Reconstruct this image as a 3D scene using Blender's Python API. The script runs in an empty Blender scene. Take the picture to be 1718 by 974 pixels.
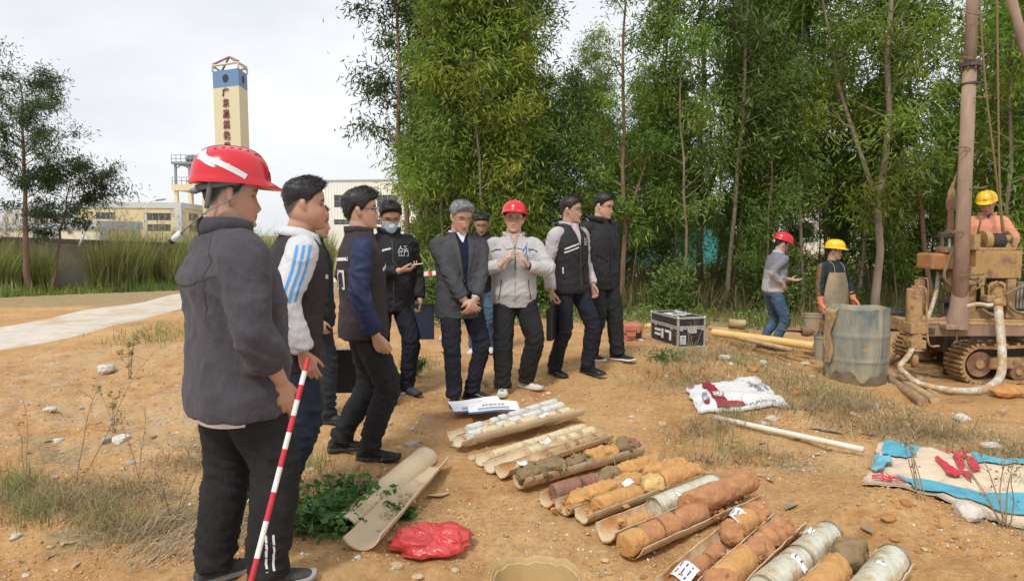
import bpy, bmesh, math, random
import numpy as np
from mathutils import Vector, Matrix, Quaternion
from mathutils.bvhtree import BVHTree
SC = bpy.context.scene
COL = SC.collection
R = math.radians
rng = np.random.default_rng(7)
random.seed(7)
# ------------------------------------------------------------------ camera
CAM_H, FPX, PW, PH = 1.5, 1130.0, 1718.0, 974.0
PITCH = math.atan(95 / FPX)
cam_data = bpy.data.cameras.new("camera")
cam_data.sensor_width = 36.0
cam_data.lens = FPX / PW * 36.0
cam_data.clip_start = 0.05
cam_data.clip_end = 3000
cam = bpy.data.objects.new("camera", cam_data)
COL.objects.link(cam)
cam.location = (0, 0, CAM_H)
cam.rotation_euler = (math.pi / 2 - PITCH, 0, 0)
SC.camera = cam
_F = np.array([0, math.cos(PITCH), -math.sin(PITCH)])
_U = np.array([0, math.sin(PITCH), math.cos(PITCH)])
_X = np.array([1.0, 0, 0])
_C = np.array([0, 0, CAM_H])
def ray(u, v):
	return _F + _X * (u - PW / 2) / FPX - _U * (v - PH / 2) / FPX
def P(u, v, d):
	"""survey point: photograph position and distance in metres -> place in the world"""
	return _C + ray(u, v) * d
def Pz(u, v, z):
	r = ray(u, v)
	return _C + r * ((z - CAM_H) / r[2])
# ------------------------------------------------------------------ light
SUN_EL, SUN_AZ = R(52), R(205)      # azimuth clockwise from +Y
SC.view_settings.view_transform = 'Standard'
SC.view_settings.look = 'None'
SC.view_settings.gamma = 1
SC.view_settings.exposure = 0.82
SC.view_settings.use_curve_mapping = False
world = bpy.data.worlds.new("World")
SC.world = world
world.use_nodes = True
nt = world.node_tree
nt.nodes.clear()
w_out = nt.nodes.new('ShaderNodeOutputWorld')
w_bg = nt.nodes.new('ShaderNodeBackground')
w_bg.inputs['Strength'].default_value = 0.1
sky = nt.nodes.new('ShaderNodeTexSky')
sky.sky_type = 'NISHITA'
sky.sun_disc = False
sky.sun_elevation = SUN_EL
sky.sun_rotation = SUN_AZ
sky.dust_density = 3
# a closed layer of thin bright cloud in front of the blue
tc = nt.nodes.new('ShaderNodeTexCoord')
mp = nt.nodes.new('ShaderNodeMapping')
mp.inputs['Scale'].default_value = (1.0, 1.0, 2.6)
cn = nt.nodes.new('ShaderNodeTexNoise')
cn.inputs['Scale'].default_value = 2.1
cn.inputs['Detail'].default_value = 7
cn.inputs['Roughness'].default_value = 0.55
cr = nt.nodes.new('ShaderNodeValToRGB')
cr.color_ramp.elements[0].position = 0.3
cr.color_ramp.elements[0].color = (4.7, 4.85, 5.1, 1)
cr.color_ramp.elements[1].position = 0.72
cr.color_ramp.elements[1].color = (6.5, 6.55, 6.6, 1)
mx = nt.nodes.new('ShaderNodeMix')
mx.data_type = 'RGBA'
mx.inputs['Factor'].default_value = 0.9
nt.links.new(tc.outputs['Generated'], mp.inputs['Vector'])
nt.links.new(mp.outputs['Vector'], cn.inputs['Vector'])
nt.links.new(cn.outputs['Fac'], cr.inputs['Fac'])
nt.links.new(sky.outputs['Color'], mx.inputs['A'])
nt.links.new(cr.outputs['Color'], mx.inputs['B'])
nt.links.new(mx.outputs['Result'], w_bg.inputs['Color'])
nt.links.new(w_bg.outputs['Background'], w_out.inputs['Surface'])
sun_d = bpy.data.lights.new("sun", 'SUN')
sun_d.energy = 1.5
sun_d.angle = R(10)
sun_d.color = (1.0, 0.96, 0.9)
sun = bpy.data.objects.new("sun", sun_d)
COL.objects.link(sun)
_sd = Vector((math.sin(SUN_AZ) * math.cos(SUN_EL), math.cos(SUN_AZ) * math.cos(SUN_EL), math.sin(SUN_EL)))
sun.rotation_euler = (-_sd).to_track_quat('-Z', 'Y').to_euler()
sun.location = _sd * 60
# ------------------------------------------------------------------ noise
_perm = rng.permutation(256).astype(np.int64)
_perm = np.concatenate([_perm, _perm, _perm])
_g3 = rng.normal(size=(256, 3))
_g3 /= np.linalg.norm(_g3, axis=1)[:, None]
def pnoise(p):
	p = np.asarray(p, float)
	i = np.floor(p).astype(np.int64)
	f = p - i
	i &= 255
	w = f * f * f * (f * (f * 6 - 15) + 10)
	res = 0
	for dx in (0, 1):
		for dy in (0, 1):
			for dz in (0, 1):
				h = _perm[_perm[_perm[i[:, 0] + dx] + i[:, 1] + dy] + i[:, 2] + dz]
				g = _g3[h]
				v = g[:, 0] * (f[:, 0] - dx) + g[:, 1] * (f[:, 1] - dy) + g[:, 2] * (f[:, 2] - dz)
				wx = w[:, 0] if dx else 1 - w[:, 0]
				wy = w[:, 1] if dy else 1 - w[:, 1]
				wz = w[:, 2] if dz else 1 - w[:, 2]
				res = res + v * wx * wy * wz
	return res * 1.5
def fbm(p, octv=4, gain=0.5):
	a, s = 1.0, 0
	p = np.asarray(p, float)
	for k in range(octv):
		s = s + a * pnoise(p + k * 17.3)
		p = p * 2.03
		a *= gain
	return s
# ------------------------------------------------------------------ objects
def tag(o, label=None, cat=None, group=None, kind=None):
	if label: o['label'] = label
	if cat: o['category'] = cat
	if group: o['group'] = group
	if kind: o['kind'] = kind
	return o
def empty(name, loc=(0, 0, 0), label=None, cat=None, group=None, rz=0.0):
	o = bpy.data.objects.new(name, None)
	o.empty_display_size = 0.1
	COL.objects.link(o)
	o.location = loc
	o.rotation_euler = (0, 0, rz)
	return tag(o, label, cat, group)
def mesh_np(name, v, faces, smooth=True):
	me = bpy.data.meshes.new(name)
	me.from_pydata(np.asarray(v, float).tolist(), [], faces if isinstance(faces, list) else faces.tolist())
	if smooth:
		me.polygons.foreach_set('use_smooth', np.ones(len(me.polygons), bool))
	me.update()
	return me
def link(name, me, mat=None, parent=None, local=False):
	"""link a mesh given in world coordinates (or local ones when local=True) as one object"""
	o = bpy.data.objects.new(name, me)
	COL.objects.link(o)
	if mat is not None and not me.materials:
		for m in (mat if isinstance(mat, (list, tuple)) else [mat]):
			me.materials.append(m)
	if parent is not None:
		o.parent = parent
		if not local:
			o.matrix_parent_inverse = parent_mat(parent).inverted()
	return o
def parent_mat(o):
	m = o.matrix_basis
	if o.parent:
		m = parent_mat(o.parent) @ o.matrix_parent_inverse @ m
	return m
def origin_to(o, p):
	"""move the origin of a top-level mesh to p without moving its shape"""
	p = Vector(p)
	o.data.transform(Matrix.Translation(-p))
	o.location = p
	return o
def copy_tree(o, parent=None, keep_inverse=True):
	c = o.copy()
	COL.objects.link(c)
	if parent is not None:
		c.parent = parent
		c.matrix_parent_inverse = o.matrix_parent_inverse.copy()
	for ch in o.children:
		copy_tree(ch, c)
	return c
def nrm(a):
	a = np.asarray(a, float)
	return a / (np.linalg.norm(a) + 1e-12)
class MB:
	"""collects boxes, tubes, lofts into one mesh"""
	def __init__(self):
		self.v, self.f, self.m, self.n = [], [], [], 0
	def add(self, v, f, mi=0):
		v = np.asarray(v, float).reshape(-1, 3)
		self.v.append(v)
		k = self.n
		self.f += [tuple(int(i) + k for i in q) for q in f]
		self.m += [mi] * len(f)
		self.n += len(v)
		return self
	def box(self, c, s, rot=None, mi=0, bevel=0.0):
		c = np.asarray(c, float)
		hx, hy, hz = np.asarray(s, float) / 2
		b = min(bevel, hx * .45, hy * .45, hz * .45)
		if b <= 0:
			v = np.array([[x, y, z] for x in (-hx, hx) for y in (-hy, hy) for z in (-hz, hz)])
			f = [(0, 1, 3, 2), (4, 6, 7, 5), (0, 4, 5, 1), (2, 3, 7, 6), (0, 2, 6, 4), (1, 5, 7, 3)]
		else:
			bm = bmesh.new()
			bmesh.ops.create_cube(bm, size=1)
			for q in bm.verts:
				q.co = Vector((q.co.x * 2 * hx, q.co.y * 2 * hy, q.co.z * 2 * hz))
			bmesh.ops.bevel(bm, geom=bm.edges[:], offset=b, segments=2, affect='EDGES', profile=0.6)
			bm.verts.index_update()
			v = np.array([q.co[:] for q in bm.verts])
			f = [tuple(x.index for x in q.verts) for q in bm.faces]
			bm.free()
		if rot is not None:
			v = v @ np.array(rot.to_3x3() if hasattr(rot, 'to_3x3') else rot).T
		return self.add(v + c, f, mi)
	def rings(self, rs, cap=True, closed=True, mi=0):
		rs = [np.asarray(r, float) for r in rs]
		n = len(rs[0])
		v = np.concatenate(rs)
		f = []
		for i in range(len(rs) - 1):
			for j in range(n if closed else n - 1):
				k = (j + 1) % n
				f.append((i * n + j, i * n + k, (i + 1) * n + k, (i + 1) * n + j))
		if cap:
			f.append(tuple(range(n - 1, -1, -1)))
			b = (len(rs) - 1) * n
			f.append(tuple(b + j for j in range(n)))
		return self.add(v, f, mi)
	def tube(self, pts, rad, n=10, cap=True, ell=None, ref=None, mi=0):
		pts = np.asarray(pts, float)
		rad = np.broadcast_to(np.asarray(rad, float), (len(pts),)) if np.ndim(rad) <= 1 else np.asarray(rad)
		t = np.gradient(pts, axis=0)
		t /= np.linalg.norm(t, axis=1)[:, None] + 1e-12
		if ref is None:
			ref = np.array([0, 0, 1.0]) if abs(t[0][2]) < 0.9 else np.array([1.0, 0, 0])
		a = nrm(np.cross(t[0], ref))
		rs = []
		ang = np.linspace(0, 2 * np.pi, n, endpoint=False)
		for i in range(len(pts)):
			a = nrm(a - t[i] * np.dot(a, t[i]))
			b = np.cross(t[i], a)
			ra = rad[i] if np.ndim(rad) == 1 else rad[i][0]
			rb = rad[i] if np.ndim(rad) == 1 else rad[i][1]
			if ell is not None and np.ndim(rad) == 1:
				rb = rb * ell
			rs.append(pts[i] + np.outer(np.cos(ang) * ra, a) + np.outer(np.sin(ang) * rb, b))
		return self.rings(rs, cap, True, mi)
	def cyl(self, a, b, r, n=16, r2=None, mi=0):
		return self.tube([a, b], [r, r if r2 is None else r2], n, mi=mi)
	def arrays(self):
		return np.concatenate(self.v), self.f
	def build(self, name, mat, parent=None, smooth=False, local=False):
		v, f = self.arrays()
		me = mesh_np(name, v, f, smooth)
		mats = mat if isinstance(mat, (list, tuple)) else [mat]
		for m in mats: me.materials.append(m)
		if len(mats) > 1:
			me.polygons.foreach_set('material_index', np.array(self.m, np.int32))
		if not smooth:
			pass
		o = link(name, me, None, parent, local)
		return o
def auto_smooth(o, ang=35):
	o.data.polygons.foreach_set('use_smooth', np.ones(len(o.data.polygons), bool))
	bm = bmesh.new()
	bm.from_mesh(o.data)
	lim = R(ang)
	for e in bm.edges:
		if len(e.link_faces) == 2 and e.calc_face_angle(0) > lim: e.smooth = False
	bm.to_mesh(o.data)
	bm.free()
	return o
def catmull(pts, n=8):
	pts = np.asarray(pts, float)
	p = np.vstack([2 * pts[0] - pts[1], pts, 2 * pts[-1] - pts[-2]])
	out = []
	for i in range(1, len(p) - 2):
		t = np.linspace(0, 1, n, endpoint=False)[:, None]
		a, b, c, d = p[i - 1], p[i], p[i + 1], p[i + 2]
		out.append(0.5 * (2 * b + (c - a) * t + (2 * a - 5 * b + 4 * c - d) * t ** 2 + (3 * b - a - 3 * c + d) * t ** 3))
	out.append(pts[-1:])
	return np.concatenate(out)
def remesh(v, f, voxel, smooth_it=2, name="remesh"):
	"""one closed continuous skin around overlapping closed lofts"""
	me = mesh_np("tmp", v, f)
	o = bpy.data.objects.new("tmp", me)
	COL.objects.link(o)
	m = o.modifiers.new("r", 'REMESH')
	m.mode = 'VOXEL'
	m.voxel_size = voxel
	if smooth_it:
		s = o.modifiers.new("s", 'SMOOTH')
		s.factor = 0.5
		s.iterations = smooth_it
	dg = bpy.context.evaluated_depsgraph_get()
	dg.update()
	out = bpy.data.meshes.new_from_object(o.evaluated_get(dg))
	out.name = name
	bpy.data.objects.remove(o)
	bpy.data.meshes.remove(me)
	out.polygons.foreach_set('use_smooth', np.ones(len(out.polygons), bool))
	return out
def verts_of(me):
	a = np.empty(len(me.vertices) * 3)
	me.vertices.foreach_get('co', a)
	return a.reshape(-1, 3)
def normals_of(me):
	a = np.empty(len(me.vertices) * 3, np.float32)
	me.vertex_normals.foreach_get('vector', a)
	return a.reshape(-1, 3).astype(float)
def set_verts(me, v):
	me.vertices.foreach_set('co', np.asarray(v, np.float32).ravel())
	me.update()
def set_col(me, name, c):
	c = np.asarray(c, np.float32)
	if c.shape[1] == 3: c = np.hstack([c, np.ones((len(c), 1), np.float32)])
	at = me.color_attributes.new(name, 'FLOAT_COLOR', 'POINT')
	at.data.foreach_set('color', c.ravel())
# ------------------------------------------------------------------ materials
def mat(name, col, rough=0.7, var=0.25, scale=6.0, bump=0.0, bscale=60.0, metal=0.0, col2=None, fac2=(0.5, 0.7),
		scale2=3.0, stretch=(1, 1, 1), spec=0.5, attr=None, trans=0.0, sheen=0.0, coat=0.0, detail=6, alpha=1.0, bdist=0.01):
	m = bpy.data.materials.new(name)
	m.use_nodes = True
	n = m.node_tree
	b = n.nodes['Principled BSDF']
	L = n.links.new
	co = n.nodes.new('ShaderNodeTexCoord')
	mp_ = n.nodes.new('ShaderNodeMapping')
	mp_.inputs['Scale'].default_value = stretch
	L(co.outputs['Object'], mp_.inputs['Vector'])
	no = n.nodes.new('ShaderNodeTexNoise')
	no.inputs['Scale'].default_value = scale
	no.inputs['Detail'].default_value = detail
	no.inputs['Roughness'].default_value = 0.6
	L(mp_.outputs['Vector'], no.inputs['Vector'])
	rgb = n.nodes.new('ShaderNodeMix')
	rgb.data_type = 'RGBA'
	c = np.array(col[:3])
	mr = n.nodes.new('ShaderNodeMapRange')
	mr.inputs['From Min'].default_value = 0.3
	mr.inputs['From Max'].default_value = 0.7
	L(no.outputs['Fac'], mr.inputs['Value'])
	L(mr.outputs['Result'], rgb.inputs['Factor'])
	rgb.inputs['A'].default_value = (*np.clip(c * (1 - var), 0, 1), 1)
	rgb.inputs['B'].default_value = (*np.clip(c * (1 + var), 0, 1), 1)
	cur = rgb.outputs['Result']
	if attr:
		at = n.nodes.new('ShaderNodeVertexColor')
		at.layer_name = attr
		mu = n.nodes.new('ShaderNodeMix')
		mu.data_type = 'RGBA'
		mu.blend_type = 'MULTIPLY'
		mu.inputs['Factor'].default_value = 1
		L(cur, mu.inputs['A'])
		L(at.outputs['Color'], mu.inputs['B'])
		cur = mu.outputs['Result']
	if col2 is not None:
		n2 = n.nodes.new('ShaderNodeTexNoise')
		n2.inputs['Scale'].default_value = scale2
		n2.inputs['Detail'].default_value = 8
		n2.inputs['Roughness'].default_value = 0.65
		L(mp_.outputs['Vector'], n2.inputs['Vector'])
		m2 = n.nodes.new('ShaderNodeMapRange')
		m2.inputs['From Min'].default_value = fac2[0]
		m2.inputs['From Max'].default_value = fac2[1]
		L(n2.outputs['Fac'], m2.inputs['Value'])
		mm = n.nodes.new('ShaderNodeMix')
		mm.data_type = 'RGBA'
		L(m2.outputs['Result'], mm.inputs['Factor'])
		L(cur, mm.inputs['A'])
		mm.inputs['B'].default_value = (*col2[:3], 1)
		cur = mm.outputs['Result']
	L(cur, b.inputs['Base Color'])
	b.inputs['Roughness'].default_value = rough
	b.inputs['Metallic'].default_value = metal
	b.inputs['Specular IOR Level'].default_value = spec
	b.inputs['Alpha'].default_value = alpha
	if trans: b.inputs['Transmission Weight'].default_value = trans
	if sheen:
		b.inputs['Sheen Weight'].default_value = sheen
		b.inputs['Sheen Roughness'].default_value = 0.6
	if coat: b.inputs['Coat Weight'].default_value = coat
	if bump:
		nb = n.nodes.new('ShaderNodeTexNoise')
		nb.inputs['Scale'].default_value = bscale
		nb.inputs['Detail'].default_value = 5
		L(mp_.outputs['Vector'], nb.inputs['Vector'])
		bp = n.nodes.new('ShaderNodeBump')
		bp.inputs['Strength'].default_value = bump
		bp.inputs['Distance'].default_value = bdist
		L(nb.outputs['Fac'], bp.inputs['Height'])
		L(bp.outputs['Normal'], b.inputs['Normal'])
	return m
def leafmat(name, col, var=0.35, trans=0.35):
	m = bpy.data.materials.new(name)
	m.use_nodes = True
	n = m.node_tree
	L = n.links.new
	out = n.nodes['Material Output']
	b = n.nodes['Principled BSDF']
	at = n.nodes.new('ShaderNodeVertexColor')
	at.layer_name = 'tint'
	oi = n.nodes.new('ShaderNodeObjectInfo')
	hs = n.nodes.new('ShaderNodeHueSaturation')
	mr = n.nodes.new('ShaderNodeMapRange')
	mr.inputs['To Min'].default_value = 1 - var
	mr.inputs['To Max'].default_value = 1 + var
	L(oi.outputs['Random'], mr.inputs['Value'])
	L(mr.outputs['Result'], hs.inputs['Value'])
	mu = n.nodes.new('ShaderNodeMix')
	mu.data_type = 'RGBA'
	mu.blend_type = 'MULTIPLY'
	mu.inputs['Factor'].default_value = 1
	mu.inputs['A'].default_value = (*col, 1)
	L(at.outputs['Color'], mu.inputs['B'])
	L(mu.outputs['Result'], hs.inputs['Color'])
	L(hs.outputs['Color'], b.inputs['Base Color'])
	b.inputs['Roughness'].default_value = 0.5
	tr = n.nodes.new('ShaderNodeBsdfTranslucent')
	L(hs.outputs['Color'], tr.inputs['Color'])
	ms = n.nodes.new('ShaderNodeMixShader')
	ms.inputs['Fac'].default_value = trans
	L(b.outputs['BSDF'], ms.inputs[1])
	L(tr.outputs['BSDF'], ms.inputs[2])
	L(ms.outputs['Shader'], out.inputs['Surface'])
	return m
def text_mesh(s, size, depth=0.0, bold=0.0):
	"""flat lettering, centred on the origin in the XY plane"""
	cu = bpy.data.curves.new("lettering", 'FONT')
	cu.body = s
	cu.size = size
	cu.align_x = 'CENTER'
	cu.align_y = 'CENTER'
	cu.extrude = depth
	cu.offset = bold
	cu.resolution_u = 2
	o = bpy.data.objects.new("lettering", cu)
	COL.objects.link(o)
	dg = bpy.context.evaluated_depsgraph_get()
	dg.update()
	me = bpy.data.meshes.new_from_object(o.evaluated_get(dg))
	bpy.data.objects.remove(o)
	bpy.data.curves.remove(cu)
	return me
# where everyone stands: photograph column and foot row, distance in metres, body height
PEOPLE = {
	'near': (404, 968, 2.6, 1.59), 'stripes': (491, 838, 3.5, 1.66), 'hidden': (534, 692, 5.2, 1.64), 'vest': (613, 770, 4.37, 1.72),
	'folder': (606, 674, 5.9, 1.72), 'mask': (657, 657, 6.1, 1.73), 'suit': (772, 668, 6.0, 1.74), 'behind': (809, 597, 8.3, 1.71),
	'speaker': (862, 655, 6.2, 1.68), 'brief': (947, 618, 6.7, 1.72), 'black': (1006, 593, 7.4, 1.79), 'jeans': (1295, 583, 9.6, 1.64), 'drum': (1390, 612, 9.6, 1.63)}
# ------------------------------------------------------------------ terrain
_anch = []
for u, v, z in [(900, 950, .05), (1400, 950, .12), (1650, 930, .14), (100, 950, .03), (-150, 950, .0),
				(300, 830, .02), (80, 800, .0), (700, 800, .03), (1000, 800, .05), (1250, 830, .09), (1500, 830, .12), (1690, 800, .10),
				(530, 690, .06),
				(1430, 645, -.24), (1250, 690, .10), (1120, 680, .08), (1400, 740, .10),
				(1190, 590, .04), (1300, 622, .04), (1380, 642, .03), (1480, 690, .02), (1590, 735, .0), (1700, 770, .02), (1780, 800, .02),
				(1560, 655, -.36), (1620, 650, -.42), (1640, 690, -.36), (1700, 700, -.30), (1540, 690, -.27), (1780, 680, -.3), (1500, 640, -.28),
				(1150, 575, .12), (1060, 568, .12), (1100, 525, .02), (900, 530, .0), (760, 530, -.05), (1300, 550, -.18), (1500, 545, -.25), (1700, 560, -.35),
				(150, 700, -.02), (150, 620, -.14), (60, 575, -.33), (280, 560, -.25), (200, 535, -.38), (290, 508, -.42), (-200, 620, -.3), (560, 600, .0)]:
	_anch.append(Pz(u, v, z))
for x, y, z in [(-19, 27, -1.0), (-12, 30, -1.0), (-25, 24, -1.0), (-8, 25, -.6), (0, 22, -.1), (10, 20, -.3), (18, 20, -.4), (25, 15, -.4), (14, 8, -.3),
				(-15, 60, -1.5), (10, 60, -.6), (60, 60, -.8), (-60, 60, -2), (-80, 20, -1.5), (80, 10, -.5), (-60, 150, -3), (60, 150, -2),
				(-20, 5, -.5), (-9, 2, -.1), (9, 2, .1), (0, 0, .03), (-3, -3, 0), (3, -3, .05), (0, -20, 0), (-100, 300, -4), (100, 300, -3), (0, 300, -3)]:
	_anch.append(np.array([x, y, z], float))
for _k, (_u, _v, _d, _h) in PEOPLE.items():
	if _k not in ('hidden',): _anch.append(P(_u, _v, _d))
_anch = np.array(_anch)
def ground_base(x, y):
	x = np.asarray(x, float).ravel()
	y = np.asarray(y, float).ravel()
	num = np.zeros_like(x)
	den = np.zeros_like(x)
	for a in _anch:
		s = 0.12 + 0.04 * max(0, a[1])
		w = 1.0 / ((x - a[0]) ** 2 + (y - a[1]) ** 2 + s * s * 4) ** 1.6
		num += w * a[2]
		den += w
	return num / den
def smooth01(a, b, x):
	t = np.clip((x - a) / (b - a), 0, 1)
	return t * t * (3 - 2 * t)
_mound = Pz(1490, 868, .1)      # heap of yellow soil beside the parasol
_mounds = [(_mound, .20, .13), (Pz(1690, 690, -.3), .25, .14), (Pz(1500, 655, -.25), .2, .05), (Pz(1330, 700, .06), .16, .05), (Pz(1250, 605, .02), .4, .05),
		   (Pz(1480, 705, .02), .22, .07), (Pz(1180, 565, .1), .3, .06), (Pz(640, 640, .03), .5, .02), (Pz(1600, 600, -.35), .35, .08)]
_rc = np.array([Pz(u, v, z)[:2] for u, v, z in [(-420, 640, -.3), (-200, 600, -.33), (0, 566, -.36), (150, 536, -.38), (300, 507, -.42), (420, 486, -.45), (520, 474, -.5), (640, 464, -.5)]])
_rc = np.concatenate([_rc[i] + (_rc[i + 1] - _rc[i]) * np.linspace(0, 1, 12, endpoint=False)[:, None] for i in range(len(_rc) - 1)])
def ground_z(x, y, fine=True):
	x = np.asarray(x, float).ravel()
	y = np.asarray(y, float).ravel()
	z = ground_base(x, y)
	for c, s, h in _mounds:
		z = z + h * np.exp(-((x - c[0]) ** 2 + (y - c[1]) ** 2) / (2 * s * s))
	if fine:
		p = np.stack([x, y, np.zeros_like(x)], 1)
		damp = 1 / (1 + np.maximum(0, y - 14) / 10)
		m = (y > 6) & (x < 3)
		if m.any():
			q = np.stack([x[m], y[m]], 1)
			dd = np.full(len(q), 9.)
			for c in _rc: dd = np.minimum(dd, np.hypot(q[:, 0] - c[0], q[:, 1] - c[1]))
			damp[m] *= smooth01(1.4, 2.6, dd) * .95 + .05
		z = z + (0.025 * fbm(p * 0.9 + 3, 3)) * damp
		z = z + 0.022 * fbm(p * 4.0 + 9, 3) * damp * (1 + .8 * smooth01(-.5, -2, x))
		z = z + 0.014 * np.maximum(0, fbm(p * 11 + 31, 2)) * damp
	return z
def G(u, v):
	"""where the photograph's line of sight meets the ground"""
	r = ray(u, v)
	t = (0.0 - CAM_H) / r[2] if r[2] < -1e-3 else 200
	for _ in range(40):
		p = _C + r * t
		z = ground_z([p[0]], [p[1]])[0]
		t = t * 0.4 + 0.6 * (z - CAM_H) / r[2]
	p = _C + r * t
	return np.array([p[0], p[1], ground_z([p[0]], [p[1]])[0]])
def gz(x, y):
	return float(ground_z([x], [y])[0])
def build_ground():
	rr = [0.9]
	while rr[-1] < 700:
		q = rr[-1]
		rr.append(q * (1.0105 if q < 17 else (1.02 if q < 60 else 1.08)))
	rr = np.array(rr)
	tt = np.concatenate([np.linspace(-4, -1.25, 24, endpoint=False), np.linspace(-1.25, 1.25, 520), np.linspace(1.25, 4, 25)[1:]])
	X = np.outer(rr, tt)
	Y = np.outer(rr, np.ones_like(tt)) - 1.0
	Z = ground_z(X, Y).reshape(X.shape)
	v = np.stack([X, Y, Z], -1).reshape(-1, 3)
	n, m = X.shape
	idx = np.arange(n * m).reshape(n, m)
	f = np.stack([idx[:-1, :-1], idx[:-1, 1:], idx[1:, 1:], idx[1:, :-1]], -1).reshape(-1, 4)
	me = bpy.data.meshes.new('ground')
	me.vertices.add(len(v))
	me.vertices.foreach_set('co', v.astype(np.float32).ravel())
	me.loops.add(f.size)
	me.loops.foreach_set('vertex_index', f.astype(np.int32).ravel())
	me.polygons.add(len(f))
	me.polygons.foreach_set('loop_start', np.arange(0, f.size, 4, dtype=np.int32))
	me.polygons.foreach_set('use_smooth', np.ones(len(f), bool))
	me.update(calc_edges=True)
	# which kind of earth lies where: r = grass litter, g = wet mud, b = pale gravel
	x, y = v[:, 0], v[:, 1]
	p = np.stack([x, y, 0 * x], 1)
	nz = fbm(p * 0.7, 4)
	nz2 = fbm(p * 2.6 + 5, 3)
	def blob(u, vv, z, s, sy=None):
		c = Pz(u, vv, z)
		return np.exp(-(((x - c[0]) / s) ** 2 + ((y - c[1]) / (sy or s)) ** 2))
	lit = np.zeros_like(x)
	for q in [(1250, 600, .02, .9, .7), (1400, 680, .02, .8, .4), (1560, 740, 0, .8, .3), (1180, 640, .08, .7, .6), (1690, 850, .12, .5, .3), (1130, 590, .08, .6, .5), (1700, 780, .0, .6, .4),
			  (60, 760, .0, .7, .4), (150, 850, .0, .8, .35), (270, 900, .0, .6, .3), (520, 870, .04, .5, .35), (340, 760, .0, .5, .3), (1300, 780, .1, .5, .15), (270, 545, -.3, .8, .5), (700, 620, .03, .3, .2)]:
		lit = np.maximum(lit, blob(*q))
	far = smooth01(10.3, 12.5, y + nz * 1.2) * smooth01(-2.5, -.5, x + nz)
	farl = smooth01(16, 20, y + nz * 2 - x * .1) * (1 - smooth01(-4, -1, x))
	lit = np.clip(lit * (0.55 + nz2 * 1.0) + nz2 * .06, 0, 1)
	lit = np.maximum(np.maximum(lit, far), farl)
	mud = np.zeros_like(x)
	for q in [(1600, 660, -.36, .8, .6), (1680, 690, -.3, .8, .5), (1520, 650, -.28, .5, .4), (1780, 680, -.3, .9, .6), (1440, 640, -.24, .5, .3)]:
		mud = np.maximum(mud, blob(*q))
	grav = np.zeros_like(x)
	for q in [(120, 690, .0, 1.2, 1.0), (250, 740, .0, .8, .6), (660, 700, .03, .4, .3), (480, 790, .05, .4, .3), (60, 640, -.1, 1.5, 1.2), (180, 600, -.1, 1.6, 1.2)]:
		grav = np.maximum(grav, blob(*q))
	set_col(me, 'soil', np.stack([lit, mud, np.clip(grav * (.5 + nz2), 0, 1)], 1))
	m = bpy.data.materials.new('orange_soil')
	m.use_nodes = True
	n = m.node_tree
	L = n.links.new
	b = n.nodes['Principled BSDF']
	co = n.nodes.new('ShaderNodeTexCoord')
	def noise(s, d=8, r=.6):
		q = n.nodes.new('ShaderNodeTexNoise')
		q.inputs['Scale'].default_value = s
		q.inputs['Detail'].default_value = d
		q.inputs['Roughness'].default_value = r
		L(co.outputs['Object'], q.inputs['Vector'])
		return q.outputs['Fac']
	def ramp(src, a, b_, c0, c1):
		q = n.nodes.new('ShaderNodeValToRGB')
		q.color_ramp.elements[0].position = a
		q.color_ramp.elements[1].position = b_
		q.color_ramp.elements[0].color = (*c0, 1)
		q.color_ramp.elements[1].color = (*c1, 1)
		L(src, q.inputs['Fac'])
		return q.outputs['Color']
	def mix(fac, a, b_, bl='MIX'):
		q = n.nodes.new('ShaderNodeMix')
		q.data_type = 'RGBA'
		q.blend_type = bl
		if isinstance(fac, float): q.inputs['Factor'].default_value = fac
		else: L(fac, q.inputs['Factor'])
		for s_, x_ in (('A', a), ('B', b_)):
			if isinstance(x_, tuple): q.inputs[s_].default_value = (*x_, 1)
			else: L(x_, q.inputs[s_])
		return q.outputs['Result']
	def mrange(src, a, b_, c=0.0, d=1.0):
		q = n.nodes.new('ShaderNodeMapRange')
		q.inputs['From Min'].default_value = a
		q.inputs['From Max'].default_value = b_
		q.inputs['To Min'].default_value = c
		q.inputs['To Max'].default_value = d
		L(src, q.inputs['Value'])
		return q.outputs['Result']
	def math_(op, a, b_):
		q = n.nodes.new('ShaderNodeMath')
		q.operation = op
		q.use_clamp = True
		for k, x_ in enumerate((a, b_)):
			if isinstance(x_, float): q.inputs[k].default_value = x_
			else: L(x_, q.inputs[k])
		return q.outputs[0]
	big = noise(0.55)
	mid = noise(3.2)
	fin = noise(26, 8, .7)
	vfin = noise(120, 4, .6)
	base = ramp(mid, .34, .68, (.48, .245, .08), (.64, .375, .15))
	base = mix(mrange(big, .42, .62), base, ramp(mid, .35, .65, (.60, .36, .145), (.72, .49, .25)))
	base = mix(mrange(noise(1.3, 5), .56, .68), base, (.49, .20, .055))
	base = mix(mrange(fin, .3, .72), mix(1.0, base, (.62, .56, .50), 'MULTIPLY'), mix(.3, base, (.72, .49, .25)))
	spk = mrange(noise(60, 3, .5), .66, .72)
	base = mix(math_('MULTIPLY', spk, .55), base, (.70, .60, .47))
	va = n.nodes.new('ShaderNodeVertexColor')
	va.layer_name = 'soil'
	sep = n.nodes.new('ShaderNodeSeparateColor')
	L(va.outputs['Color'], sep.inputs['Color'])
	grav_c = ramp(noise(34, 6, .7), .38, .66, (.36, .25, .15), (.58, .50, .40))
	base = mix(math_('MULTIPLY', sep.outputs['Blue'], mrange(noise(9, 6), .40, .62)), base, grav_c)
	lit_c = mix(mrange(noise(5, 6), .4, .6), ramp(fin, .35, .65, (.20, .13, .065), (.46, .34, .19)), ramp(fin, .35, .65, (.20, .15, .065), (.42, .31, .15)))
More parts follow.
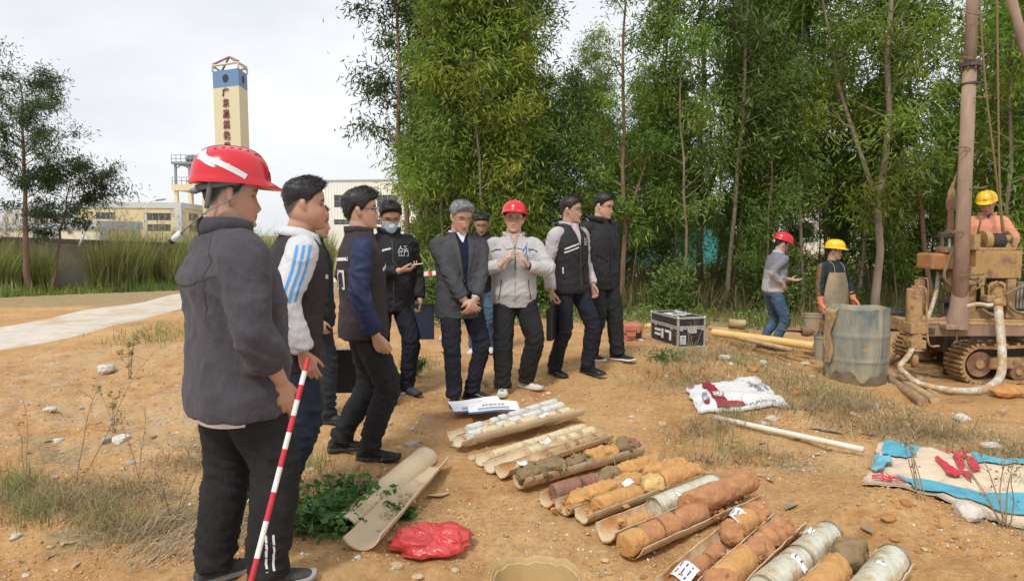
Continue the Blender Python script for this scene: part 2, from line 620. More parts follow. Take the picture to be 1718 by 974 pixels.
	lf = mrange(math_('MULTIPLY', sep.outputs['Red'], mrange(noise(7, 6, .7), .32, .58, .35, 1.0)), .12, .6)
	base = mix(lf, base, lit_c)
	mud_c = ramp(mid, .3, .7, (.36, .185, .062), (.54, .33, .145))
	base = mix(sep.outputs['Green'], base, mud_c)
	L(base, b.inputs['Base Color'])
	L(mrange(sep.outputs['Green'], 0.2, 1, .92, .38), b.inputs['Roughness'])
	b.inputs['Specular IOR Level'].default_value = .35
	h = math_('ADD', math_('MULTIPLY', fin, .6), math_('MULTIPLY', vfin, .35))
	bp = n.nodes.new('ShaderNodeBump')
	bp.inputs['Strength'].default_value = .85
	bp.inputs['Distance'].default_value = .034
	L(h, bp.inputs['Height'])
	L(bp.outputs['Normal'], b.inputs['Normal'])
	me.materials.append(m)
	o = link('ground', me)
	tag(o, kind='structure')
	return o
ground = build_ground()
# the pale dirt road on the left: a sheet a little above the ground, its ragged edges dipping under it
def build_road():
	near = [(-420, 640), (-200, 600), (0, 566), (150, 536), (300, 507), (420, 486), (520, 474), (640, 464)]
	c = np.array([G(u, v) for u, v in near])
	c = catmull(c, 70)
	t = np.gradient(c[:, :2], axis=0)
	t /= np.linalg.norm(t, axis=1)[:, None]
	nn = np.stack([-t[:, 1], t[:, 0]], 1)
	s = np.linspace(-1, 1, 110)
	hw = np.interp(np.arange(len(c)), [0, len(c) * .45, len(c)], [1.3, 1.35, 2.0])
	pts = c[:, None, :2] + nn[:, None, :] * (s[None, :, None] * hw[:, None, None])
	X, Y = pts[..., 0], pts[..., 1]
	z = ground_z(X, Y).reshape(X.shape)
	e = fbm(np.stack([X.ravel() * .45, Y.ravel() * .25, 0 * X.ravel()], 1), 2).reshape(X.shape) * .22
	edge = smooth01(1.0, .62, np.abs(s)[None, :] + e)
	z = z - .05 + .078 * edge
	v = np.stack([X, Y, z], -1).reshape(-1, 3)
	n, m = X.shape
	idx = np.arange(n * m).reshape(n, m)
	f = np.stack([idx[:-1, :-1], idx[:-1, 1:], idx[1:, 1:], idx[1:, :-1]], -1).reshape(-1, 4)
	me = mesh_np('dirt_road', v, f)
	o = link('dirt_road', me, mat('pale_gravel_road', (.56, .50, .42), .95, .14, 5, .6, 45, col2=(.47, .34, .20), fac2=(.5, .66), scale2=1.1, bdist=.015))
	tag(o, kind='structure')
build_road()
# muddy puddle under the rig
def build_puddle():
	c = Pz(1600, 662, -.37)
	a = np.linspace(0, 2 * np.pi, 72, endpoint=False)
	r = 1 + .22 * np.sin(a * 3 + 1) + .1 * np.sin(a * 5)
	z = c[2] + .018
	v = [[c[0], c[1], z]] + [[c[0] + .95 * k * math.cos(t), c[1] + .5 * k * math.sin(t), z] for t, k in zip(a, r)]
	f = [(0, i + 1, (i + 1) % 72 + 1) for i in range(72)]
	o = link('puddle_water', mesh_np('puddle_water', v, f), mat('muddy_water', (.40, .24, .10), .06, .08, 3, .15, 14, spec=.6))
	tag(o, kind='structure')
build_puddle()
# ------------------------------------------------------------------ far buildings
M_yel = mat('cream_yellow_render', (.66, .56, .34), .9, .06, 2.0, .1, 30)
M_gry = mat('grey_render', (.55, .56, .57), .9, .06, 2.0)
M_blu = mat('blue_grey_fascia', (.36, .42, .50), .8, .06, 2.0)
M_pale = mat('pale_blue_wall', (.50, .54, .57), .9, .05, 2.0)
M_glass = mat('dark_window_glass', (.05, .06, .065), .15, .3, .6, spec=.6)
M_frame = mat('window_frame_grey', (.30, .31, .32), .6, .1)
M_steel = mat('painted_grey_steel', (.22, .25, .28), .5, .2, 3)
M_white = mat('white_metal', (.72, .73, .74), .5, .08)
M_conc = mat('stained_concrete', (.36, .32, .27), .95, .25, 4, .5, 30, col2=(.10, .09, .075), fac2=(.50, .68), scale2=2.2, stretch=(1, 1, .35))
M_signred = mat('sign_letter_maroon', (.26, .085, .11), .5, .1)
M_black = mat('black_plastic', (.018, .018, .019), .45, .3)
class Face:
	"""a vertical wall face: a = ground corner, b = other corner (world), z0..z1"""
	def __init__(self, a, b, z0, z1):
		self.a = np.array([a[0], a[1], 0.0]); self.b = np.array([b[0], b[1], 0.0])
		self.z0, self.z1 = z0, z1
		d = self.b - self.a
		self.len = np.linalg.norm(d)
		self.d = d / self.len
		self.n = np.array([self.d[1], -self.d[0], 0])
	def pt(self, s, z, out=0.0):
		return self.a + self.d * s + self.n * out + np.array([0, 0, z])
	def hit(self, u, v):
		r = ray(u, v)
		t = np.dot(self.a - _C, self.n) / np.dot(r, self.n)
		q = _C + r * t
		return np.dot(q - self.a, self.d), q[2]
	def slab(self, mb, s0, s1, z0, z1, o0, o1, mi=0):
		v = [self.pt(s, z, o) for o in (o0, o1) for s in (s0, s1) for z in (z0, z1)]
		f = [(0, 1, 3, 2), (4, 6, 7, 5), (0, 4, 5, 1), (2, 3, 7, 6), (0, 2, 6, 4), (1, 5, 7, 3)]
		return mb.add(v, f, mi)
def wall_with_holes(face, holes, thick=.25):
	"""wall slabs leaving the window openings free"""
	mb = MB()
	xs = sorted({0.0, face.len, *[h[0] for h in holes], *[h[1] for h in holes]})
	zs = sorted({face.z0, face.z1, *[h[2] for h in holes], *[h[3] for h in holes]})
	for i in range(len(xs) - 1):
		z_run = None
		for j in range(len(zs) - 1):
			cx, cz = (xs[i] + xs[i + 1]) / 2, (zs[j] + zs[j + 1]) / 2
			if any(h[0] < cx < h[1] and h[2] < cz < h[3] for h in holes):
				if z_run is not None: face.slab(mb, xs[i], xs[i + 1], z_run, zs[j], 0, -thick); z_run = None
			elif z_run is None: z_run = zs[j]
		if z_run is not None: face.slab(mb, xs[i], xs[i + 1], z_run, zs[-1], 0, -thick)
	return mb
def windows(face, holes, parent, panes=4, rows=1, glass=None, frame=None):
	for (s0, s1, z0, z1) in holes:
		mb = MB()
		fw = .06
		face.slab(mb, s0, s1, z0, z0 + fw, -.06, -.14); face.slab(mb, s0, s1, z1 - fw, z1, -.06, -.14)
		for k in range(panes + 1):
			s = s0 + (s1 - s0 - fw) * k / panes
			face.slab(mb, s, s + fw, z0 + fw, z1 - fw, -.062, -.138)
		for k in range(1, rows):
			z = z0 + (z1 - z0) * k / rows
			face.slab(mb, s0 + fw, s1 - fw, z - .02, z + .02, -.07, -.13)
		w = mb.build('window', frame or M_frame, parent)
		for k in range(panes):
			g = MB()
			face.slab(g, s0 + (s1 - s0 - fw) * k / panes + fw, s0 + (s1 - s0 - fw) * (k + 1) / panes, z0 + fw, z1 - fw, -.095, -.105)
			g.build('pane', glass or M_glass, w)
def px_holes(face, rects):
	out = []
	for (u0, v0, u1, v1) in rects:
		s0, zt = face.hit(u0, v0)
		s1, zb = face.hit(u1, v1)
		out.append((min(s0, s1), max(s0, s1), min(zb, zt), max(zb, zt)))
	return out
def plan(u, d):
	p = P(u, 392, d)
	return p[:2]
def top_z(u, v, d):
	return P(u, v, d)[2]
# cream factory block with grey trim
b = empty('factory_building', (*plan(230, 100), -2), 'cream yellow factory block with rows of dark windows beyond the wall', 'building')
fa = Face(plan(128, 97), plan(305, 100), -4, top_z(305, 341, 100))
h1 = px_holes(fa, [(160, 356, 194, 368), (245, 357, 287, 370), (245, 376, 287, 388), (160, 376, 197, 388)])
wall_with_holes(fa, h1).build('wall', M_yel, b)
windows(fa, h1, b)
fb = Face(plan(305, 100), plan(362, 118), -4, fa.z1)
h2 = px_holes(fb, [(317, 357, 332, 371), (317, 377, 332, 389), (338, 357, 352, 371)])
wall_with_holes(fb, h2).build('wall', M_yel, b)
windows(fb, h2, b, 3)
tr = MB()
fa.slab(tr, -.1, fa.len - .9, fa.z1 - .75, fa.z1 + .1, .0, .15)
fa.slab(tr, fa.len - .9, fa.len + .12, -4, fa.z1 + .12, .0, .16)
fb.slab(tr, .16, 1.0, -4, fa.z1 + .11, .0, .14)
fb.slab(tr, 1.0, fb.len, fa.z1 - .7, fa.z1 + .1, 0, .13)
tr.build('trim', M_gry, b)
rf = MB()
q = [fa.pt(0, fa.z1 - .3, -.3), fa.pt(fa.len, fa.z1 - .3, -.3), fb.pt(fb.len, fa.z1 - .3, -.3), fa.pt(0, fa.z1 - .3, -20)]
rf.add(q, [(0, 1, 2, 3)])
rf.build('roof', M_gry, b)
b = empty('workshop_building', (*plan(60, 108), -2), 'long pale blue grey workshop with ribbon windows at the left edge', 'building')
fc = Face(plan(-120, 112), plan(133, 104), -4, top_z(133, 346, 104))
hc = px_holes(fc, [(34, 358, 61, 364), (74, 359, 122, 366), (-60, 357, -10, 363), (92, 371, 122, 375)])
wall_with_holes(fc, hc).build('wall', M_pale, b)
windows(fc, hc, b, 5)
t = MB()
fc.slab(t, 0, fc.len, top_z(60, 376, 106), top_z(60, 368, 106), .0, .2)
t.build('yellow_band', M_yel, b)
b = empty('gate_building', (*plan(110, 70), -2), 'low cream gatehouse with sloping blue grey fascia behind the wall', 'building')
fd = Face(plan(-60, 74), plan(166, 68), -3, top_z(160, 378, 68))
MBw = MB()
fd.slab(MBw, 0, fd.len, -3, fd.z1, 0, -5)
MBw.build('wall', mat('cream_render', (.62, .58, .46), .9, .05), b)
t = MB()
fd.slab(t, -.2, fd.len + .2, fd.z1 - .25, fd.z1 + .45, .3, -5.2)
t.build('fascia', M_blu, b)
fe = Face(plan(166, 68), plan(233, 72), -3, top_z(200, 377, 70))
t = MB()
fe.slab(t, 0, fe.len, fe.z1 - .55, fe.z1, .1, -.3)
fe.slab(t, 0, .9, -3, fe.z1 - .55, .1, -.3)
fe.slab(t, fe.len - .5, fe.len, -3, fe.z1 - .55, .1, -.3)
t.build('portal_frame', M_blu, b)
t = MB()
fe.slab(t, .9, fe.len - .5, -3, fe.z1 - .55, -.1, -.25)
t.build('panel', M_yel, b)
# white metal-clad warehouse
b = empty('warehouse', (*plan(610, 95), -2), 'large white metal clad warehouse with dark strip windows behind the men', 'building')
fw_ = Face(plan(529, 95), plan(800, 92), -3, top_z(529, 305, 95))
hw = px_holes(fw_, [(560, 327, 599, 348), (632, 327, 668, 348), (560, 368, 600, 377), (632, 368, 668, 377), (700, 327, 735, 348)])
M_clad = mat('white_cladding', (.76, .745, .69), .6, .04, .5)
wall_with_holes(fw_, hw, .3).build('wall', M_clad, b)
windows(fw_, hw, b, 4, 2)
t = MB()
k = 0.3
while k < fw_.len:
	segs = [(-1.2, fw_.z1)]
	for (s0, s1, z0, z1) in hw:
		if s0 - .1 < k < s1 + .1:
			segs = [q for (a0, a1) in segs for q in ((a0, min(a1, z0 - .05)), (max(a0, z1 + .05), a1)) if q[1] - q[0] > .05]
	for a0, a1 in segs: fw_.slab(t, k, k + .09, a0, a1, .0, .06)
	k += .42
t.build('cladding_ribs', M_clad, b)
t = MB()
fw_.slab(t, -.15, fw_.len, fw_.z1 - .02, fw_.z1 + .2, .12, -18)
t.build('roof', mat('roof_edge_grey', (.35, .37, .38), .6, .1), b)
t = MB()
fw_.slab(t, 0, fw_.len, -3, -1.2, .0, .12)
t.build('plinth', M_blu, b)
fs = Face(plan(523, 115), plan(529, 95.05), -3, fw_.z1 - .05)
t = MB(); fs.slab(t, 0, fs.len, -3, fs.z1, 0, -.3); t.build('wall', M_clad, b)
# sign tower
b = empty('sign_tower', (*plan(395, 120), -2), 'tall cream and blue sign tower with a peaked red steel crown', 'tower')
tz = lambda v: top_z(392, v, 120)
A_, B_ = np.array(plan(366.5, 119)), np.array(plan(409, 116.5))
D_ = np.array(plan(423, 121))
C0 = D_
E_ = A_ + (C0 - B_)
ft1, ft2 = Face(A_, B_, -4, tz(128)), Face(B_, C0, -4, tz(128))
zb0, zb1, ztop = tz(155), tz(128), tz(119)
def prism(z0, z1, g=0.0):
	c = (A_ + C0) / 2
	pl = [c + (np.array(q) - c) * (1 + g) for q in (A_, B_, C0, E_)]
	return [[*q, z0] for q in pl] + [[*q, z1] for q in pl]
PF = [(0, 1, 5, 4), (1, 2, 6, 5), (2, 3, 7, 6), (3, 0, 4, 7), (4, 5, 6, 7), (3, 2, 1, 0)]
MB().add(prism(-4, zb0), PF).build('shaft', mat('tower_cream', (.62, .55, .36), .85, .05), b)
MB().add(prism(zb0, zb1, .004), PF).build('blue_band', mat('tower_blue', (.13, .23, .38), .7, .08), b)
t = MB()
for fc_ in (ft1, ft2):
	a = np.linspace(0, 2 * np.pi, 24, endpoint=False)
	zc, rr_ = (zb0 + zb1) / 2, (zb1 - zb0) * .25
	sc_ = fc_.len / 2
	t = MB(); t.add([fc_.pt(sc_ + rr_ * math.cos(q), zc + rr_ * math.sin(q), .03) for q in a], [tuple(range(24))])
	t.build('round_opening', mat('opening_dark', (.03, .035, .045), .8, .1), b)
t = MB()
zk = (zb1 + ztop) / 2
pr = prism(zb1, ztop)
for i in range(4):
	t.cyl(np.array(pr[i]), np.array(pr[i + 4]), .2, 6)
	t.cyl(np.array(pr[i + 4]), np.array(pr[(i + 1) % 4 + 4]), .2, 6)
t.build('top_frame', mat('tower_beam', (.58, .52, .40), .8, .05), b)
t = MB()
apex = np.array([*((A_ + C0) / 2), tz(102)])
for i in range(4): t.cyl(np.array(pr[i + 4]) + [0, 0, .2], apex, .22, 6, .18)
t.build('peak_frame', mat('red_oxide_steel', (.34, .16, .13), .6, .15), b)
for k, ch in enumerate('广东晟然绝缘'):
	me = text_mesh(ch, 1.5, .1, .02)
	zc = tz(164 + 17.3 * k)
	M4 = Matrix(((ft1.d[0], 0, ft1.n[0], 0), (ft1.d[1], 0, ft1.n[1], 0), (0, 1, 0, 0), (0, 0, 0, 1)))
	me.transform(Matrix.Translation(ft1.pt(ft1.len * .5, zc, .16)) @ M4)
	link('sign_character', me, M_signred, b)
# steel and concrete platform with a tank
b = empty('platform_tower', (*plan(328, 108), -2), 'open cream and steel platform tower carrying a dark round tank', 'tower')
t = MB(); t2 = MB(); t3 = MB()
x0, x1 = plan(306, 108)[0], plan(352, 108)[0]
y0, y1 = 107, 112
zz = lambda v: top_z(330, v, 108)
for x in (x0, (x0 + x1) / 2, x1):
	for y in (y0, y1):
		t.box((x, y, (zz(312) - 4) / 2), (.5, .5, zz(312) + 4))
		t2.box((x, y, (zz(312) + zz(277)) / 2), (.3, .3, zz(277) - zz(312)))
t.box(((x0 + x1) / 2, (y0 + y1) / 2, (zz(311) + zz(321)) / 2), (x1 - x0 + 1, y1 - y0 + 1, zz(311) - zz(321)))
t2.box(((x0 + x1) / 2, (y0 + y1) / 2, zz(276)), (x1 - x0 + .9, y1 - y0 + .9, .35))
for x in (x0, (x0 + x1) / 2):
	t2.cyl((x, y0, zz(286)), (x + 1.0, y0, zz(278)), .1, 6)
	t2.cyl((x + (x1 - x0) / 2, y0, zz(286)), (x + (x1 - x0) / 2 - 1.0, y0, zz(278)), .1, 6)
for zr, zh in ((zz(275), 1.1), (zz(311), 1.1)):
	for k in range(8):
		x = x0 - .4 + (x1 - x0 + .8) * k / 7
		t3.cyl((x, y0 - .4, zr), (x, y0 - .4, zr + zh), .05, 5)
	for hgt in (.55, 1.1): t3.cyl((x0 - .4, y0 - .4, zr + hgt), (x1 + .4, y0 - .4, zr + hgt), .05, 5)
t.build('concrete_frame', M_yel, b); t2.build('steel_frame', M_steel, b); t3.build('railing', M_steel, b)
t = MB()
t.cyl((plan(322, 109)[0], 109, zz(268)), (plan(345, 109)[0], 109, zz(268)), .62, 18)
t.cyl((plan(330, 109)[0], 109, zz(264)), (plan(330, 109)[0], 109, zz(260)), .14, 8)
t.cyl((plan(337, 109)[0], 109, zz(264)), (plan(337, 109)[0], 109, zz(261)), .14, 8)
t.build('tank', mat('tank_grey', (.09, .10, .11), .5, .2), b)
# teal shed and pale blocks seen between the trunks
b = empty('teal_shed', (*plan(1145, 36), -1), 'teal sheet metal shed glimpsed between the tree trunks', 'shed')
fsd = Face(plan(1062, 35), plan(1232, 36), -1, top_z(1100, 358, 35.5))
t = MB(); fsd.slab(t, 0, fsd.len, -1, fsd.z1, 0, -5); t.build('wall', mat('teal_sheet', (.05, .30, .29), .5, .12, 1.5), b)
t = MB()
k = .1
while k < fsd.len: fsd.slab(t, k, k + .05, -1, fsd.z1, .0, .03); k += .25
t.build('cladding_ribs', mat('teal_sheet_rib', (.05, .30, .29), .5, .12, 1.5), b)
t = MB(); fsd.slab(t, -.1, fsd.len + .1, fsd.z1, fsd.z1 + .14, .15, -5.1); t.build('roof', mat('teal_roof', (.22, .48, .45), .5, .1), b)
for (u0, u1, d, vt, lab) in ((1265, 1440, 62, 300, 'pale concrete building with dark windows behind the trees on the right'),
							 (1095, 1165, 70, 270, 'narrow tan building behind the middle of the trees'),
							 (1480, 1680, 75, 290, 'wide white building half hidden behind the trees beside the drill mast')):
	b = empty('distant_building', (*plan((u0 + u1) / 2, d), -1), lab, 'building')
	f_ = Face(plan(u0, d), plan(u1, d), -2, top_z((u0 + u1) / 2, vt, d))
	hs = []
	nf = 3
	nw = max(2, int(f_.len / 2.6))
	for j in range(nf):
		for i in range(nw):
			s = f_.len * (i + .5) / nw
			z = 0.8 + j * (f_.z1 - .8) / nf
			hs.append((s - .7, s + .7, z + .6, z + 1.7))
	wall_with_holes(f_, hs, .3).build('wall', mat('pale_block_wall', (.62, .58, .50), .9, .06), b)
	windows(f_, hs, b, 2)
# street lamps beyond the wall
def street_lamp(u, vt, d, side, lab):
	p = P(u, 405, d)
	zt = top_z(u, vt, d)
	o = empty('street_lamp', (p[0], p[1], -1.5), lab, 'street lamp', 'street lamps beyond the wall')
	m = MB()
	m.tube([(p[0], p[1], -1.5), (p[0], p[1], zt - .9), (p[0] + .1 * side, p[1], zt - .4), (p[0] + .6 * side, p[1], zt - .05), (p[0] + 1.0 * side, p[1], zt)], [.11, .075, .06, .05, .05], 8)
	m.build('pole', M_white, o, True)
	m = MB(); m.box((p[0] + 1.35 * side, p[1], zt + .03), (.8, .28, .12), Matrix.Rotation(R(-8) * side, 3, 'Y'), bevel=.03)
	m.build('lamp_head', M_steel, o)
street_lamp(247, 336, 60, 1, 'tall white street lamp in front of the cream factory windows')
street_lamp(10, 346, 70, 1, 'street lamp at the far left above the pale workshop roof')
street_lamp(332, 360, 75, 1, 'short street lamp just left of the red helmet of the nearest man')
# ------------------------------------------------------------------ boundary wall
wa, wb = plan(-80, 24.5), plan(150, 28.3)
wc = plan(540, 42)
wall = empty('boundary_wall', (*wb, -1), 'old stained brick wall with a dark concrete coping behind the reeds', 'wall')
M_brick = bpy.data.materials.new('weathered_brick')
M_brick.use_nodes = True
_n = M_brick.node_tree
_b = _n.nodes['Principled BSDF']
_co = _n.nodes.new('ShaderNodeTexCoord')
_mp = _n.nodes.new('ShaderNodeMapping')
_mp.inputs['Rotation'].default_value = (R(90), 0, 0)
_bk = _n.nodes.new('ShaderNodeTexBrick')
_bk.inputs['Color1'].default_value = (.36, .19, .13, 1)
_bk.inputs['Color2'].default_value = (.44, .30, .23, 1)
_bk.inputs['Mortar'].default_value = (.48, .43, .37, 1)
_bk.inputs['Scale'].default_value = 1.0
_bk.inputs['Brick Width'].default_value = .25
_bk.inputs['Row Height'].default_value = .075
_bk.inputs['Mortar Size'].default_value = .01
_ns = _n.nodes.new('ShaderNodeTexNoise')
_ns.inputs['Scale'].default_value = 1.3
_ns.inputs['Detail'].default_value = 9
_rm = _n.nodes.new('ShaderNodeMapRange')
_rm.inputs['From Min'].default_value = .42
_rm.inputs['From Max'].default_value = .58
_mm = _n.nodes.new('ShaderNodeMix')
_mm.data_type = 'RGBA'
_mm.inputs['B'].default_value = (.42, .37, .31, 1)
_n.links.new(_co.outputs['Object'], _mp.inputs['Vector'])
_n.links.new(_mp.outputs['Vector'], _bk.inputs['Vector'])
_n.links.new(_co.outputs['Object'], _ns.inputs['Vector'])
_n.links.new(_ns.outputs['Fac'], _rm.inputs['Value'])
_n.links.new(_rm.outputs['Result'], _mm.inputs['Factor'])
_n.links.new(_bk.outputs['Color'], _mm.inputs['A'])
_n.links.new(_mm.outputs['Result'], _b.inputs['Base Color'])
_b.inputs['Roughness'].default_value = .95
for (pa, pb, va, vb) in ((wa, wb, 393.5, 402), (wb, wc, 402, 416)):
	za, zb_ = P(0, va, np.linalg.norm(pa))[2], P(0, vb, np.linalg.norm(pb))[2]
	za = CAM_H - (va - 392) / FPX * pa[1]; zb_ = CAM_H - (vb - 392) / FPX * pb[1]
	f_ = Face(pa, pb, -1.6, 0)
	L_ = f_.len
	def sl(s0, s1, zlo, zhi, o0, o1):
		zt = lambda s: za + (zb_ - za) * s / L_
		v = [f_.pt(s, (zt(s) + zhi if k else (zlo if zlo < -1.5 else zt(s) + zlo)), o) for o in (o0, o1) for s in (s0, s1) for k in (0, 1)]
		return v, [(0, 1, 3, 2), (4, 6, 7, 5), (0, 4, 5, 1), (2, 3, 7, 6), (0, 2, 6, 4), (1, 5, 7, 3)]
	MB().add(*sl(0, L_, -1.6, -.13, 0, -.24)).build('wall_panel', M_brick, wall)
	MB().add(*sl(-.05, L_ + .05, -.13, 0, .09, -.3)).build('coping', mat('dark_coping', (.17, .15, .125), .95, .35, 5, .5, 30), wall)
	k = 1.6 if pa is wa else .02
	while k < L_:
		MB().add(*sl(k, k + .3, -1.6, -.131, .08, 0)).build('pillar', M_conc, wall)
		k += 3.4
# small solar lamp leaning on the coping
p0 = P(136, 400, 27.8); p1 = P(142, 388, 27.9); p2 = P(151, 372, 28.0)
o = empty('solar_lamp', p0, 'tilted solar lamp with black head on a short white pole above the wall', 'lamp')
MB().cyl(p0 - [0.1, 0, .35], p1, .05, 8).build('pole', M_white, o, True)
q = Vector(p2 - p1)
m = MB(); m.box((p1 + p2) / 2 + [0.02, 0, .02], (.26, .08, q.length * 1.05), q.to_track_quat('Z', 'Y').to_matrix(), bevel=.02)
m.build('lamp_head', M_black, o)
c = P(75, 393, 29.5)
o = empty('air_conditioner', c, 'white air conditioner box showing just above the wall coping', 'air conditioner')
m = MB(); m.box(c, (.95, .5, .42), bevel=.02); m.build('casing', M_white, o)
m = MB(); m.box(c + [-.08, -.26, 0], (.5, .03, .34), bevel=.01); m.build('grille', M_steel, o)
MB().box(c - [0, 0, .75], (1.2, .6, 1.08)).build('stand', M_steel, o)
# ------------------------------------------------------------------ trees
M_bark = mat('pale_bark', (.23, .18, .13), .95, .35, 5, .6, 25, stretch=(1, 1, .25))
M_bark2 = mat('reddish_bark', (.19, .115, .08), .95, .35, 5, .6, 25, stretch=(1, 1, .25))
M_leafA = leafmat('leaf_green', (.205, .30, .050), .2, .5)
M_leafB = leafmat('leaf_olive', (.16, .245, .052), .2, .5)
M_leafC = leafmat('leaf_yellow_green', (.28, .37, .055), .2, .5)
M_leafD = leafmat('leaf_dark', (.070, .105, .036), .2, .4)
def leaves(pos, dirs, length, width, tint, rg):
	"""one bent lance-shaped leaf of two folded faces per position"""
	n = len(pos)
	dirs = dirs / (np.linalg.norm(dirs, axis=1)[:, None] + 1e-9)
	rnd = rg.normal(size=(n, 3))
	side = np.cross(dirs, rnd)
	side /= np.linalg.norm(side, axis=1)[:, None] + 1e-9
	up = np.cross(side, dirs)
	L_ = length[:, None]
	W_ = width[:, None]
	a = pos
	tip = pos + dirs * L_ + up * L_ * -.12
	mid = pos + dirs * L_ * .45 + up * L_ * .05
	l = mid + side * W_ * .5
	r = mid - side * W_ * .5
	v = np.stack([a, l, tip, r], 1).reshape(-1, 3)
	base = np.arange(n)[:, None] * 4
	f = np.concatenate([base + [0, 1, 2], base + [0, 2, 3]], 1).reshape(-1, 3)
	return v, f, np.repeat(tint, 4, 0)
def fast_mesh(name, v, f, tint=None, smooth=False):
	me = bpy.data.meshes.new(name)
	k = f.shape[1]
	me.vertices.add(len(v))
	me.vertices.foreach_set('co', v.astype(np.float32).ravel())
	me.loops.add(f.size)
	me.loops.foreach_set('vertex_index', f.astype(np.int32).ravel())
	me.polygons.add(len(f))
	me.polygons.foreach_set('loop_start', np.arange(0, f.size, k, dtype=np.int32))
	if smooth: me.polygons.foreach_set('use_smooth', np.ones(len(f), bool))
	me.update(calc_edges=True)
	if tint is not None: set_col(me, 'tint', tint)
	return me
def make_tree(h, z0, width, nbr, nleaf, seed, lean=(0, 0), r0=.075, leaf_len=.15, fork=False, low=0.0, side_bias=None, up=0.6, clump=.2, topw=.35):
	rg = np.random.default_rng(seed)
	mb = MB()
	n = 14
	zz_ = np.linspace(-.3, h, n)
	wob = np.cumsum(rg.normal(size=(n, 2)) * .05, 0)
	path = np.stack([wob[:, 0] + lean[0] * zz_ / h, wob[:, 1] + lean[1] * zz_ / h, zz_], 1)
	path -= [path[1][0], path[1][1], 0]
	rad = r0 * (1 - .85 * np.clip(zz_ / h, 0, 1) ** .9) * (1 + .5 * np.exp(-np.clip(zz_ + .2, 0, 9) * 4))
	mb.tube(path, rad, 9)
	stems = [(path, rad)]
	if fork:
		i0 = int(n * .22)
		pts = [path[i0]]
		dv = nrm([rg.normal(), rg.normal() * .3, 3.2])
		for k in range(9):
			dv = nrm(dv + np.array([rg.normal() * .06, rg.normal() * .06, .06]))
			pts.append(pts[-1] + dv * h * .075)
		pts = np.array(pts)
		rd = np.linspace(rad[i0] * .75, .01, len(pts))
		mb.tube(pts, rd, 8)
		stems.append((pts, rd))
	anchors, tints, outd = [], [], []
	for b_ in range(nbr):
		st, rd = stems[b_ % len(stems)]
		q = (b_ + rg.random()) / nbr
		z = z0 + (h - z0) * q ** .9 * .985
		zz2 = st[:, 2]
		if z > zz2[-1]: z = zz2[-1] * .99
		if z < zz2[0]: z = zz2[0]
		c = np.array([np.interp(z, zz2, st[:, k]) for k in range(3)])
		rr_ = np.interp(z, zz2, rd)
		az = rg.random() * 2 * np.pi if side_bias is None else side_bias + rg.normal() * .9
		frac = (z - z0) / (h - z0)
		ln = width * (1 - (1 - topw) * frac) * (.65 + .5 * rg.random()) * (min(1, .5 + frac * 3) if low == 0 else 1)
		d = np.array([math.cos(az), math.sin(az), up * (.6 + .7 * rg.random())])
		d = nrm(d)
		pts = [c]
		for k in range(5):
			d = nrm(d + np.array([rg.normal() * .12, rg.normal() * .12, .03 - .12 * (k > 2)]))
			pts.append(pts[-1] + d * ln / 5)
		pts = np.array(pts)
		mb.tube(pts, np.linspace(min(rr_ * .5, .028), .005, 6), 5, cap=False)
		tn = np.array([1, 1, 1]) * (.72 + .55 * rg.random())
		tn = tn * np.array([1 + rg.normal() * .10, 1, 1 - .1 * rg.random()])
		for k in range(7):
			s = rg.uniform(.3, 1.05)
			a = pts[min(5, int(s * 5))] * (1 - (s * 5 % 1)) + pts[min(5, int(s * 5) + 1)] * (s * 5 % 1)
			sub = nrm(rg.normal(size=3) * [1, 1, .6] + d * .5)
			anchors.append((a, sub, ln * .24))
			tints.append(tn * (.8 + .4 * rg.random()))
	per = max(1, nleaf // len(anchors))
	pos, dr, tt = [], [], []
	for (a, sub, sl), tn in zip(anchors, tints):
		s = rg.random(per)[:, None]
		p = a + sub * s * sl * 1.6 + rg.normal(size=(per, 3)) * clump * [1, 1, .8] * (.35 + s)
		pos.append(p)
		dr.append(rg.normal(size=(per, 3)) * .55 + sub * .6 + [0, 0, -.55])
		tt.append(np.repeat(tn[None], per, 0) * (.8 + .4 * rg.random((per, 1))))
	pos, dr, tt = np.concatenate(pos), np.concatenate(dr), np.concatenate(tt)
	n_ = len(pos)
	v, f, t = leaves(pos, dr, leaf_len * (.6 + .7 * rg.random(n_)), leaf_len * .2 * (.7 + .6 * rg.random(n_)), tt, rg)
	tv, tf = mb.arrays()
	trunk = mesh_np('trunk', tv, tf)
	crown = fast_mesh('crown', v, f, t)
	return trunk, crown
def plant_tree(kind, x, y, label, group, scale=1.0, rz=0.0, bark=None, leaf=None):
	o = empty('tree', (x, y, gz(x, y) - .02), label, 'tree', group, rz)
	o.scale = (scale, scale, scale)
	tk, cw = kind
	for nm, me, mt in (('trunk', tk, bark), ('crown', cw, leaf)):
		c = bpy.data.objects.new(nm, me)
		COL.objects.link(c)
		c.parent = o
		if not me.materials: me.materials.append(mt)
		if mt is not None and me.materials[0] != mt:
			c.material_slots[0].link = 'OBJECT'
			c.material_slots[0].material = mt
	return o
T_low = [make_tree(8.6, .35, 1.35, 50, 12500, 11 + k, low=1, r0=.045, leaf_len=.18) for k in range(2)]
T_mid = [make_tree(11.0, 1.2 + .5 * k, 1.55, 40, 8800, 31 + k, lean=((k - 1) * .6, .2), r0=(.05, .085, .045, .055)[k], fork=(k == 1), leaf_len=.18, clump=.24) for k in range(4)]
T_under = [make_tree(4.6 + k, .3, 1.0, 30, 5200, 91 + k, low=1, r0=.028, leaf_len=.17, clump=.22) for k in range(2)]
T_sparse = make_tree(10.5, 2.6, 1.5, 30, 7500, 55, r0=.075, leaf_len=.17, clump=.17, up=.75)
